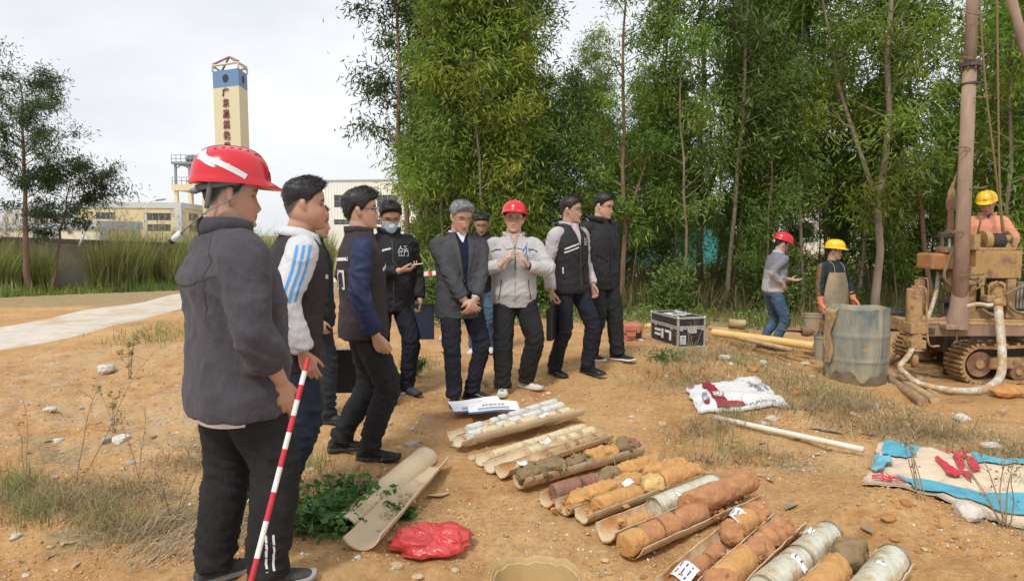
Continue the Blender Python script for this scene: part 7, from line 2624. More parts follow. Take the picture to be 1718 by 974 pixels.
# mast: two flanged tubes
mb_, mf, mt_ = P(1608, 552, RD - .03), P(1627, 112, RD + .05), P(1636, -120, RD + .1)
rpart('mast', M_mast, lambda m: (m.tube([mb_ + [0, 0, .12], mb_ * .5 + mf * .5, mf], [.085, .078, .075], 20), m.tube([mf, mt_], [.066, .058], 20)), smooth=True)
rpart('mast_foot', M_mast, lambda m: (m.tube([P(1606, 552, RD - .03), P(1606.5, 538, RD - .03), P(1609, 515, RD - .03), P(1611, 490, RD - .02)], [.122, .118, .100, .086], 20), bxp(m, 1588, 545, 1624, 553, RD - .14, .26)))
rpart('mast_flange', M_dark, lambda m: (m.cyl(P(1627.5, 114, RD + .05), P(1627.8, 106, RD + .05), .12, 20), m.cyl(P(1627, 143, RD + .05), P(1627, 140, RD + .05), .098, 20)))
for k in range(8):
	a = k * math.pi / 4
	rpart('flange_bolt', M_rust, lambda m: m.cyl(P(1627.5, 118, RD + .05) + [.1 * math.cos(a), .1 * math.sin(a), 0], P(1627.8, 102, RD + .05) + [.1 * math.cos(a), .1 * math.sin(a), 0], .011, 6))
for (u, v, s_) in ((1640, 30, -1), (1612, 104, -1), (1645, 168, 1), (1600, 252, -1), (1648, 318, 1), (1600, 392, -1), (1640, 462, 1)):
	c = P(1627 + (v - 112) * -.042, v, RD + .02)
	rr_ = abs(P(u, v, RD)[0] - c[0]) * .6 + .03
	dx = .11 * s_
	a_ = np.linspace(0, 2 * np.pi, 17)
	loop = [c + [0, -.09, 0]] + [c + [dx * 1.15 + .075 * math.cos(t) * -s_, -.10 + .03 * math.sin(t), .012 * math.sin(t * 2) + .02] for t in a_]
	rpart('wire_loop', M_rope, lambda m: m.tube(loop, .006, 6), smooth=True)
rpart('mast_stay', M_mast, lambda m: m.tube([P(1680, -60, RD + .3), P(1725, 100, RD + .5), P(1800, 350, RD + .8)], [.055] * 3, 14), smooth=True)
rpart('mast_stay', M_mast, lambda m: m.tube([P(1700, -60, RD + 1.0), P(1760, 60, RD + 1.0), P(1860, 330, RD + 1.0)], [.055] * 3, 14), smooth=True)
for pts in ([P(1640, -60, RD + .2), P(1652, 130, RD + .35), P(1672, 300, RD + .5), P(1683, 402, RD + .55)], [P(1672, -60, RD + .2), P(1675, 200, RD + .4), P(1678, 330, RD + .5), P(1686, 400, RD + .55)]):
	rpart('hoist_rope', M_rope, lambda m: m.tube(catmull(pts, 4), .012, 7), smooth=True)
# rotary head left of the mast
hd_ = RD + .35
rpart('head_box', M_orange, lambda m: bxp(m, 1564, 425, 1612, 452, hd_, .34, .03))
rpart('spindle_tube', M_rigy, lambda m: m.cyl(P(1593, 452, hd_ + .15), P(1592, 491, hd_ + .15), .042, 16), smooth=True)
rpart('spindle_tip', M_dark, lambda m: (m.cyl(P(1592, 491, hd_ + .15), P(1592, 498, hd_ + .15), .03, 12), bxp(m, 1583, 501, 1598, 509, hd_ + .08, .12)))
rpart('drill_rod', M_dark, lambda m: m.cyl(P(1589, 505, hd_ + .15), P(1587, 628, hd_ + .15), .032, 14), smooth=True)
rpart('head_post', M_dark, lambda m: [m.cyl(P(u, 425, hd_ + t), P(u, 396, hd_ + t), .02, 10) for u, t in ((1581, .08), (1606, .08), (1581, .28), (1606, .28))])
rpart('head_rod', M_white, lambda m: m.cyl(P(1593, 425, hd_ + .15), P(1593, 400, hd_ + .15), .016, 10))
rpart('head_plate', M_dark, lambda m: m.tube([P(1592, 398, hd_ + .17), P(1592, 393, hd_ + .17), P(1592, 389, hd_ + .17)], [.125, .13, .10], 20))
rpart('swivel', M_rust, lambda m: m.tube([P(1593, 390, hd_ + .17), P(1594, 386, hd_ + .17), P(1595, 357, hd_ + .17), P(1595, 352, hd_ + .17), P(1596, 350, hd_ + .17), P(1596, 335, hd_ + .17), P(1596, 331, hd_ + .17)], [.07, .036, .034, .05, .06, .062, .05], 18), smooth=False)
rpart('head_clamp', M_rust, lambda m: bxp(m, 1586, 414, 1612, 424, hd_ - .03, .2))
rg = np.random.default_rng(3)
rpart('sacking', mat('frayed_sacking', (.36, .25, .11), .95, .3, 30, .6, 120), lambda m: m.tube([P(1595, 334, hd_ + .17), P(1597, 322, hd_ + .17), P(1597, 315, hd_ + .16), P(1602, 300, hd_ + .15), P(1606, 288, hd_ + .14)], [.05, .042, .024, .010, .003], 12), smooth=True)
rpart('feed_hose', M_hose_b, lambda m: m.tube(catmull([P(1598, 420, hd_ - .05), P(1590, 440, hd_ - .08), P(1584, 462, hd_ - .1), P(1592, 478, hd_ - .1), P(1606, 484, hd_ - .06)], 6), .018, 9), smooth=True)
rpart('feed_pipe', M_hose_w, lambda m: m.tube(catmull([P(1575, 455, hd_ + .3), P(1571, 490, hd_ + .25), P(1560, 525, hd_ + .2), P(1553, 542, hd_ + .1)], 6), .028, 10), smooth=True)
# engine deck right of the mast
ed = RD + .25
rpart('tank', M_rigy, lambda m: bxp(m, 1637, 420, 1715, 467, ed, .5, .015))
rpart('tank_lid', M_rigd, lambda m: bxp(m, 1635, 415, 1717, 420, ed - .015, .53, .006))
for (u0, u1) in ((1626, 1638), (1690, 1704)):
	rpart('tank_leg', M_rigd, lambda m: bxp(m, u0, 468, u1, 534, ed + .03, .22, .01))
rpart('engine_block', M_rigd, lambda m: bxp(m, 1624, 522, 1770, 536, ed + .12, .5))
rpart('gear_case', M_rigy, lambda m: m.tube([P(1672, 512, ed + .05), P(1672, 490, ed + .05), P(1672, 476, ed + .05), P(1672, 472, ed + .05)], [.10, .10, .095, .06], 16))
rpart('gear_rib', M_rigd, lambda m: m.tube([P(1659, 500, ed - .04), P(1659, 480, ed - .06), P(1672, 472, ed - .07), P(1685, 480, ed - .06), P(1685, 500, ed - .04)], .012, 6))
rpart('valve_block', M_rigd, lambda m: (bxp(m, 1657, 496, 1680, 507, ed - .12, .14), bxp(m, 1643, 465, 1653, 479, ed - .03, .1), m.cyl(P(1648, 480, ed), P(1648, 502, ed), .02, 10)))
rpart('radiator', mat('radiator_grey', (.22, .22, .19), .6, .2), lambda m: [bxp(m, 1706 + k * 6, 474, 1710 + k * 6, 516, ed + .1, .25, .002) for k in range(8)])
rpart('bracket', M_rigd, lambda m: [bxp(m, *q, .12) for q in ((1630, 448, 1640, 468, ed - .06), (1612, 425, 1622, 466, ed + .2), (1622, 470, 1634, 476, ed - .05))])
for pts, r_ in (([P(1686, 495, ed - .05), P(1706, 484, ed - .05), P(1740, 470, ed)], .022), ([P(1688, 500, ed), P(1695, 515, ed - .02), P(1712, 525, ed), P(1740, 532, ed)], .016), ([P(1622, 480, ed), P(1634, 476, ed - .08), P(1645, 471, ed - .06)], .022),
				([P(1648, 518, ed), P(1660, 526, ed - .08), P(1676, 532, ed - .1)], .018), ([P(1640, 470, ed - .1), P(1644, 480, ed - .12), P(1636, 486, ed - .1), P(1626, 496, ed - .05)], .014)):
	rpart('engine_hose', M_hose_b, lambda m: m.tube(catmull(pts, 6), r_, 9), smooth=True)
rpart('mud_pipe', M_hose_w, lambda m: m.tube(catmull([P(1619, 514, RD - .1), P(1640, 510, RD - .12), P(1660, 512, RD - .14), P(1674, 508, RD - .16)], 5), .026, 10), smooth=True)
rpart('clamp_bar', M_rope, lambda m: m.cyl(P(1610, 462, RD - .14), P(1648, 459, RD - .14), .008, 6))
# winch
wd = ed + .1
rpart('winch_drum', M_cable, lambda m: m.tube([P(1659, 405, wd), P(1662, 405, wd), P(1684, 405, wd), P(1687, 405, wd)], [.112, .10, .10, .112], 26), smooth=False)
rpart('winch_flange', M_rigy, lambda m: m.cyl(P(1646, 404, wd), P(1656, 404, wd), .128, 28))
rpart('winch_flange', M_rigy, lambda m: m.cyl(P(1687, 404, wd), P(1690, 404, wd), .128, 28))
rpart('winch_motor', M_rigd, lambda m: (bxp(m, 1635, 392, 1646, 420, wd - .1, .2, .02), bxp(m, 1689, 394, 1701, 419, wd - .1, .2, .02), bxp(m, 1701, 398, 1708, 416, wd - .06, .12, .01)))
for k in range(12):
	u = 1661 + k * 2
	rpart('rope_turn', M_cable, lambda m: m.cyl(P(u, 405, wd), P(u + 1.3, 405, wd), .104, 22))
rpart('control_lever', M_rope, lambda m: m.tube([P(1640, 392, wd - .1), P(1645, 372, wd - .1), P(1646, 362, wd - .1)], [.012, .012, .02], 8), smooth=True)
rpart('hook', M_dark, lambda m: m.tube([P(1605, 548, RD - .11), P(1605, 574, RD - .11)], [.012, .012], 8))
rpart('shackle', M_dark, lambda m: m.tube([P(1605, 572, RD - .11), P(1600, 575, RD - .11), P(1600, 581, RD - .11), P(1610, 581, RD - .11), P(1610, 575, RD - .11), P(1605, 572, RD - .11)], .014, 6))
rpart('operator_step', M_rust, lambda m: m.box((P(1655, 540, 9.25)[0], P(1655, 540, 9.25)[1], P(1655, 540, 9.3)[2] - .05), (1.5, .7, .06), bevel=.01))
rpart('step_support', M_rust, lambda m: [m.box((P(u, 540, 9.25)[0], 9.2, .0), (.08, .5, .8)) for u in (1600, 1710)])
# white mud hose from the rig down to the ground and away to the left
o = empty('mud_hose', G(1600, 660), 'thick mud spattered white hose looping from the rig onto the ground', 'hose')
pts = [P(1674, 508, RD - .16), P(1677, 540, RD - .25), P(1681, 590, RD - .4), P(1679, 628, RD - .5), P(1664, 646, RD - .6), P(1640, 655, RD - .65), P(1600, 655, RD - .6), P(1560, 648, RD - .5), P(1535, 640, RD - .45), P(1521, 628, RD - .4), P(1510, 615, RD - .35), P(1524, 596, RD - .2), P(1531, 582, RD - .15)]
m = MB(); m.tube(catmull(pts, 7), np.interp(np.linspace(0, 1, 85), [0, .4, .6, 1], [.046, .046, .034, .030]), 14); m.build('hose_tube', M_hose_w, o, True)
m = MB(); m.tube([P(1674, 503, RD - .15), P(1675, 514, RD - .18)], [.055, .055], 12); m.build('hose_clamp', M_rigd, o, True)
# blue drum
def drum():
	base = P(1434, 640, 7.85)
	zt = P(1434, 517, 7.85)[2]
	h = zt - base[2] + .02
	o = empty('blue_drum', base, 'large mud streaked blue plastic drum open at the top', 'drum')
	m = bpy.data.materials.new('muddy_blue_plastic')
	m.use_nodes = True
	n = m.node_tree; L = n.links.new; b = n.nodes['Principled BSDF']
	co = n.nodes.new('ShaderNodeTexCoord')
	def nz(sc, stretch, d=7):
		mp_ = n.nodes.new('ShaderNodeMapping'); mp_.inputs['Scale'].default_value = stretch
		q = n.nodes.new('ShaderNodeTexNoise'); q.inputs['Scale'].default_value = sc; q.inputs['Detail'].default_value = d; q.inputs['Roughness'].default_value = .65
		L(co.outputs['Object'], mp_.inputs['Vector']); L(mp_.outputs['Vector'], q.inputs['Vector']); return q.outputs['Fac']
	def step(src, a, c):
		q = n.nodes.new('ShaderNodeMapRange'); q.inputs['From Min'].default_value = a; q.inputs['From Max'].default_value = c; L(src, q.inputs['Value']); return q.outputs['Result']
	def mixc(f, a, c):
		q = n.nodes.new('ShaderNodeMix'); q.data_type = 'RGBA'; L(f, q.inputs['Factor'])
		for s_, x_ in (('A', a), ('B', c)):
			if isinstance(x_, tuple): q.inputs[s_].default_value = (*x_, 1)
			else: L(x_, q.inputs[s_])
		return q.outputs['Result']
	c = mixc(step(nz(3, (1, 1, 1)), .35, .65), (.075, .11, .125), (.15, .18, .175))
	c = mixc(step(nz(4, (1, 1, .35)), .36, .62), c, (.33, .30, .21))
	c = mixc(step(nz(9, (1, 1, .12)), .55, .68), c, (.36, .32, .22))
	c = mixc(step(nz(5, (1, 1, .8)), .62, .68), c, (.46, .26, .11))
	L(c, b.inputs['Base Color']); b.inputs['Roughness'].default_value = .6
	an = np.linspace(0, 2 * np.pi, 64, endpoint=False)
	rs = []
	R0 = .325
	zs = np.concatenate([np.linspace(0, 1, 40)])
	for t in zs:
		rad = R0 * (1 + .055 * math.sin(math.pi * min(1, t * 1.02)) - .05 * max(0, .06 - t) / .06)
		for cz in (.36, .665): rad += .010 * np.exp(-((t - cz) / .014) ** 2)
		if t > .93: rad += .006 * (t - .93) / .07
		wob = 1 + .01 * np.sin(an * 3 + t * 2)
		rs.append(np.stack([base[0] + np.cos(an) * rad * wob, base[1] + np.sin(an) * rad * wob, np.full(64, base[2] - .04 + t * (h + .04)) + (.008 * np.sin(an * 4) if t > .97 else 0)], 1))
	top = rs[-1]
	c0 = np.array([base[0], base[1], 0])
	for k, dz in ((.975, .003), (.955, -.01), (.94, -.2), (.94, -.35)):
		q = c0 + (top - c0) * [k, k, 1] + [0, 0, dz]
		rs.append(q)
	mb = MB(); mb.rings(rs, True)
	d = mb.build('shell', m, o, True)
	auto_smooth(d, 45)
	# muddy water inside
	q = [[base[0], base[1], zt - .12]] + [[base[0] + .31 * math.cos(a), base[1] + .31 * math.sin(a), zt - .12] for a in an]
	link('slurry', mesh_np('slurry', q, [(0, i + 1, (i + 1) % 64 + 1) for i in range(64)]), bpy.data.materials['muddy_water'], o)
	# dark wet band at the foot is caked mud
	rs = []
	for t, k in ((-.03, 1.012), (.05, 1.02), (.12, 1.02), (.17, 1.012)):
		rs.append(np.stack([base[0] + np.cos(an) * (R0 * (1 + .055 * math.sin(math.pi * t)) * k + .003), base[1] + np.sin(an) * (R0 * (1 + .055 * math.sin(math.pi * t)) * k + .003), base[2] - .02 + t * h * (1 + (.35 * np.sin(an * 5 + 1) + .2 * np.sin(an * 11)) * (t > .1))], 1))
	mb = MB(); mb.rings(rs, False); mb.build('mud_crust', mat('wet_mud_crust', (.16, .12, .075), .7, .3, 10, .6, 50), o, True)
	# sacking thrown over the left rim
	c = P(1385, 520, 7.75)
	pts = []
	cl = tag(empty('sacking_cloth', c, 'muddy sacking hanging over the left rim of the drum', 'cloth'))
	v, f = [], []
	nr, nc = 24, 8
	for i in range(nr):
		s = i / (nr - 1)
		for j in range(nc):
			a = math.pi + .15 + (j / (nc - 1) - .5) * .55 * (1 - .45 * s) + .05 * math.sin(s * 9)
			if s < .15: rr_ = R0 * (.93 + s * .5); z = zt + .012 + .03 * math.sin(j * 2.2) * (1 - s * 5)
			else: rr_ = R0 * 1.09 + .008 * math.sin(j * 2 + s * 12); z = zt + .01 - (s - .15) * .72
			v.append([base[0] + rr_ * math.cos(a), base[1] + rr_ * math.sin(a), z])
	f = [(i * nc + j, i * nc + j + 1, (i + 1) * nc + j + 1, (i + 1) * nc + j) for i in range(nr - 1) for j in range(nc - 1)]
	v = np.array(v); ctr = np.array([base[0], base[1], 0])
	out = (v - ctr) * [1, 1, 0]; out /= np.linalg.norm(out, axis=1)[:, None]
	mb = MB(); mb.add(v, f); mb.add(v + out * .012, [q[::-1] for q in f])
	mb.build('draped_sacking', mat('muddy_sacking', (.34, .24, .13), .95, .3, 20, .7, 90), cl, True)
drum()
def bucket(label, base, r, h, material, rim=True, handle=True, taper=.85):
	o = empty('bucket', base, label, 'bucket')
	an = np.linspace(0, 2 * np.pi, 32, endpoint=False)
	rs = []
	for rr_, z in ((r * taper, 0), (r * (taper + 1) / 2, h / 2), (r * .97, h * .84), (r * 1.03, h * .85), (r * 1.03, h * .90), (r * .985, h * .905), (r, h * .975), (r * 1.04, h * .98), (r * 1.04, h), (r * .95, h), (r * taper * .95, h * .3)):
		rs.append(np.stack([base[0] + np.cos(an) * rr_, base[1] + np.sin(an) * rr_, np.full(32, base[2] + z)], 1))
	m = MB(); m.rings(rs); b = m.build('shell', material, o, True); auto_smooth(b)
	if handle:
		m = MB(); a_ = np.linspace(0, np.pi, 15)
		m.tube([[base[0] + r * 1.05 * math.cos(t), base[1] - .6 * r * math.sin(t), base[2] + h * .93 - .7 * r * math.sin(t) * .6] for t in a_], .006, 6)
		m.build('handle', M_rust, o, True)
	return o
M_bkt = mat('muddy_grey_bucket', (.27, .25, .20), .8, .3, 7, .3, 40, col2=(.38, .26, .12), fac2=(.45, .62), scale2=5)
M_bkt2 = mat('black_bucket', (.045, .045, .045), .6, .4, 7, .2, 40, col2=(.22, .17, .11), fac2=(.54, .7), scale2=5)
bucket('muddy bucket standing behind the left side of the drum', P(1362, 562, 9.3), .125, .30, M_bkt)
bucket('muddy bucket pressed against the drum holding iron tools', P(1383, 603, 8.1), .125, .31, M_bkt)
bucket('black bucket half hidden behind the right side of the drum', P(1492, 553, 8.9), .17, .29, M_bkt2)
o = empty('drill_bit', P(1384, 560, 8.1), 'iron drill tool standing in the bucket beside the drum', 'drill tool')
m = MB(); m.box(P(1382, 560, 8.1), (.10, .07, .30), Matrix.Rotation(R(6), 3, 'Y'), bevel=.01); m.build('blade', M_rust, o)
m = MB(); m.cyl(P(1376, 556, 8.05), P(1378, 590, 8.05), .03, 10); m.build('shank', M_dark, o, True)
o = empty('drill_rod', P(1340, 556, 9.0), 'oily drill rod with a thick coupling lying behind the worker in jeans', 'drill rod')
m = MB(); m.cyl(P(1305, 553, 9.0), P(1348, 556, 9.0), .016, 10); m.build('rod', M_dark, o, True)
m = MB(); m.tube([P(1345, 556, 9.0), P(1347, 556, 9.0), P(1356, 557, 9.0), P(1362, 557, 9.0), P(1366, 557, 9.0)], [.05, .06, .06, .04, .03], 12); m.build('coupling', M_rust, o)
def pole_on_ground(name, label, cat, a, b_, r, material, da=None, db=None, sag=0.0, bands=None, lift=0.0):
	A = G(*a) if da is None else P(*a, da)
	B = G(*b_) if db is None else P(*b_, db)
	A = A + [0, 0, r * .8 + lift]; B = B + [0, 0, r * .8 + lift]
	m = MB()
	t = np.linspace(0, 1, 7)[:, None]
	pts = A * (1 - t) + B * t
	pts[:, 2] += sag * np.sin(np.pi * t[:, 0])
	m.tube(pts, r, 14)
	o = m.build(name, material, None, True)
	auto_smooth(o, 50)
	tag(o, label, cat)
	origin_to(o, (A + B) / 2)
	return o
M_ypipe = mat('yellow_pvc_pipe', (.66, .44, .17), .5, .12, 5, .15, 40)
pole_on_ground('yellow_pipe', 'long yellow plastic pipe lying behind the man in jeans', 'pipe', (1196, 562), (1366, 586), .055, M_ypipe, 9.6, 8.6)
pole_on_ground('yellow_pipe', 'short yellow pipe end left of the silver edged case', 'pipe', (1082, 550), (1120, 553), .05, M_ypipe)
pole_on_ground('log', 'sawn pale log lying on the dry grass behind the case', 'log', (1222, 550), (1250, 552), .075, mat('pale_log', (.42, .30, .17), .95, .3, 9, .6, 40), lift=.03)
pole_on_ground('branch', 'thin peeled branch in front of the yellow pipe', 'branch', (1240, 570), (1330, 590), .03, M_wood, 9.3, 8.5)
pole_on_ground('branch', 'grey branch lying behind the case toward the man in jeans', 'branch', (1188, 552), (1222, 556), .035, M_wood)
pole_on_ground('bamboo_pole', 'upper of two muddy poles lying at the foot of the drum', 'pole', (1484, 628), (1568, 676), .045, M_wood)
pole_on_ground('bamboo_pole', 'lower ringed muddy pole lying at the foot of the drum', 'pole', (1482, 636), (1548, 680), .05, mat('ringed_pole', (.30, .20, .11), .95, .45, 22, .6, 40, stretch=(1, 1, 1)))
pole_on_ground('bamboo_pole', 'thin stick between the muddy poles and the white hose', 'pole', (1528, 640), (1575, 668), .025, M_wood)
pole_on_ground('bamboo_pole', 'muddy pole end at the lower right of the mud', 'pole', (1674, 698), (1760, 660), .035, M_wood)
pole_on_ground('bamboo_pole', 'pole lying between the drum and the rig jack', 'pole', (1492, 580), (1530, 566), .03, M_wood)
pole_on_ground('bamboo_pole', 'dark pole under the rig behind the jack', 'pole', (1535, 600), (1600, 592), .04, M_rust)
pole_on_ground('bamboo_pole', 'pale stick crossing the mud beside the jack', 'pole', (1490, 612), (1524, 590), .03, M_wood)
# woven straw disc
c = G(1521, 640)
m = MB()
for k in range(9):
	rr_ = .02 + k * .017
	a_ = np.linspace(0, 2 * np.pi, 30)
	m.tube([[c[0] + rr_ * 1.1 * math.cos(t), c[1] + rr_ * math.sin(t), c[2] + .05 + .010 * math.sin(t * 2) + .02 * math.cos(t)] for t in a_], .0095, 6, cap=False)
o = m.build('straw_mat', mat('straw', (.46, .34, .17), .95, .2, 30, .6, 90), None, True)
tag(o, 'round woven straw mat lying on the muddy poles', 'straw mat'); origin_to(o, c)
# drink bottle behind the jack
p0, p1 = P(1506, 543, 8.7), P(1519, 548, 8.7)
o = empty('bottle', (p0 + p1) / 2, 'clear drink bottle with a red cap lying behind the jack', 'bottle')
m = MB(); m.tube([p0 * .8 + p1 * .2, p0 * .7 + p1 * .3, p1], [.014, .03, .03], 12); m.build('body', M_film, o, True)
m = MB(); m.cyl(p0, p0 * .8 + p1 * .2, .018, 10); m.build('cap', M_red, o, True)
# ------------------------------------------------------------------ driller on the rig
loc = P(1655, 392, 9.0); loc[2] = P(1655, 313, 9.0)[2] - 1.75
p = Person('driller', 'driller in a yellow helmet and faded orange shirt working behind the winch', 208, head=(12, 18, 4), hs=1.14, seed=14, skin=(.42, .24, .165), voxel=.0075, loc=loc, H=1.66, shoulder=1.05,
		   arms={'R': dict(w=(.22, .26, 1.0), hint=(1, -.6, -.3)), 'L': dict(w=(-.22, .20, .98), hint=(-1, -.6, -.3))}, hands={'R': dict(curl=50), 'L': dict(curl=50)}, girth=1.05)
s = p.s
t = p.top('work_shirt', C_orange, amp=.005)
bv = p.bvh(t)
p.collar('collar', C_orange, h=.04, r=.078, flare=.022, open_=30, z=1.46)
p.panel('undershirt', t, [(-.040, .5, 1.478 * s), (.040, .5, 1.478 * s), (.005, .5, 1.40 * s), (-.005, .5, 1.40 * s)], F, mat('navy_tee', (.08, .07, .10), .9, .1), 8, 8, .004, None, bv)
for sg in (1, -1): p.panel('pocket', t, [(sg * .05, .5, 1.20 * s), (sg * .14, .5, 1.20 * s), (sg * .14, .5, 1.29 * s), (sg * .05, .5, 1.29 * s)], F, C_orange, 8, 8, .006, None, bv)
p.strip('placket', t, [(0, .5, 1.40 * s), (0, .5, .85 * s)], F, .03, C_orange, .004, 14, bv)
p.trousers(cloth('driller_trousers', (.10, .09, .08), .9, .3))
p.shoes(bpy.data.materials['rubber_boot'], M_sole_b, 1.1)
p.hair(thick=.008, side=.006, cover=.05, strands=200)
h = p.helmet(M_yelh, 'far', 4)
p.lettering(h, '安全', p.hw((0, .3, .09)), p.hR @ np.array([0, -1.0, 0]), .022, bpy.data.materials['red_print'], bold=.02)
# ------------------------------------------------------------------ things held or worn apart
M_folder = mat('black_folder', (.014, .014, .016), .4, .2, 6, .1, 60)
M_foldern = mat('navy_folder', (.014, .024, .055), .35, .15, 6, .1, 60)
def slab(name, label, cat, c, w, h, t, yaw, material, roll=0, pitch=0, bevel=.004):
	Rm = np.array(Matrix.Rotation(yaw, 3, 'Z') @ Matrix.Rotation(roll, 3, 'Y') @ Matrix.Rotation(pitch, 3, 'X'))
	m = MB(); m.box(c, (w, t, h), Rm, bevel=bevel)
	o = m.build(name, material)
	if label: tag(o, label, cat)
	origin_to(o, c)
	return o, Rm
# phone in the masked man's hand
sh, el, wr = P_mask.arm['R']
hf = nrm(P_mask.hands['R']['f'])
c = P_mask.to_world(wr + hf * .135 + np.array([0, 0, .024]))
o = empty('phone', c, 'gold backed phone held flat in the masked man’s hand', 'phone')
q, Rm = slab('phone_body', None, None, c, .155, .075, .009, R(6), mat('gold_phone_shell', (.50, .40, .27), .35, .05, metal=.3), R(-8), R(68))
q.parent = o; q.matrix_parent_inverse = o.matrix_basis.inverted()
m = MB(); m.box(c + Rm @ np.array([0, -.0052, 0]), (.146, .001, .068), Rm); m.build('screen', mat('phone_screen', (.03, .032, .036), .15, .1), o)
# folders and briefcase hanging from hands
sh, el, wr = P_mask.arm['L']
hpt = P_mask.to_world(wr + nrm(wr - el) * .10)
o = empty('document_folder', hpt - [0, 0, .15], 'navy document folder hanging from the masked man’s left hand', 'folder')
q, Rm = slab('cover', None, None, hpt + [.015, -.03, -.115], .21, .30, .02, R(8), M_foldern); q.parent = o; q.matrix_parent_inverse = o.matrix_basis.inverted()
m = MB(); m.box(hpt + [.015, -.03, .045], (.215, .026, .02), Rm, bevel=.004); m.build('clip_edge', M_folder, o)
hz = P(697, 500, 6.05)
q, Rm = slab('black_notebook', 'slim black notebook tucked under the masked man’s arm above the navy folder', 'notebook', P(686, 500, 6.12), .09, .20, .025, R(8), M_folder)
c = P(604, 622, 5.55)
o = empty('document_folder', c, 'black folder with pale top edge seen behind the legs of the man in navy sleeves', 'folder')
q, Rm = slab('cover', None, None, c, .40, .36, .02, R(4), M_folder); q.parent = o; q.matrix_parent_inverse = o.matrix_basis.inverted()
m = MB(); m.box(c + [0, -.004, .185], (.405, .03, .012), Rm, bevel=.003); m.build('clip_edge', M_refl, o)
sh, el, wr = P_brief.arm['R']
hpt = P_brief.to_world(wr + nrm(wr - el) * .10)
o = empty('briefcase', hpt - [0, 0, .2], 'slim black briefcase carried by the man in the black vest', 'briefcase')
q, Rm = slab('case', None, None, hpt + [-.0, .0, -.21], .36, .30, .06, R(77), M_folder, 0, 0, .012); q.parent = o; q.matrix_parent_inverse = o.matrix_basis.inverted()
m = MB(); m.tube(catmull([hpt + Rm @ np.array([-.06, 0, -.065]), hpt + Rm @ np.array([-.05, 0, -.01]), hpt + Rm @ np.array([.05, 0, -.01]), hpt + Rm @ np.array([.06, 0, -.065])], 5), .009, 8); m.build('handle', M_folder, o, True)
# red and white ranging pole leaning by the nearest man
a, b_ = P(417, 990, 2.02), P(517, 600, 2.26)
o = empty('ranging_pole', a, 'red and white banded ranging pole leaning beside the nearest man', 'pole')
a = a + (a - b_) * .42
cuts = [0, .30, .385, .49, .575, .65, .705, .757, .81, .86, .91, .955, 1.0]
M_pr, M_pw = mat('pole_red_paint', (.50, .015, .03), .45, .12, 30), mat('pole_white_paint', (.66, .64, .62), .5, .12, 30)
for k in range(len(cuts) - 1):
	m = MB(); m.cyl(a * (1 - cuts[k]) + b_ * cuts[k], a * (1 - cuts[k + 1]) + b_ * cuts[k + 1], .0085, 14)
	q = m.build('painted_band', (M_pw, M_pr)[k % 2], o, True); auto_smooth(q)
m = MB(); m.tube([a - (b_ - a) * .025, a], [.002, .0085], 12); m.build('steel_tip', M_steel, o, True)
# barrier tape
v, f = [], []
pts = [P(628, 467, 9.6), P(690, 461.5, 9.6), P(740, 456.5, 9.5), P(800, 452, 9.6), P(846, 450, 11.5)]
c = catmull(pts, 14)
for i, q in enumerate(c):
	tw = .25 * math.sin(i * .3)
	for k in (-1, 1): v.append(q + np.array([0, .02 * tw * k, .03 * k]))
f = [(2 * i, 2 * i + 2, 2 * i + 3, 2 * i + 1) for i in range(len(c) - 1)]
o = empty('barrier_tape', c[0], 'red and white barrier tape strung behind the masked man', 'barrier tape')
me = mesh_np('ribbon', v, f)
me.materials.append(mat('tape_white', (.66, .62, .60), .5, .05)); me.materials.append(mat('tape_red', (.55, .03, .05), .5, .05))
me.polygons.foreach_set('material_index', np.array([1 if (i // 2) % 2 else 0 for i in range(len(f))], np.int32))
link('ribbon', me, None, o)
for q in (c[0], c[-1]):
	st = MB(); st.cyl([q[0], q[1] + .03, gz(q[0], q[1]) - .1], [q[0], q[1] + .03, q[2] + .12], .018, 8)
	w = st.build('stake', M_wood, o, True)
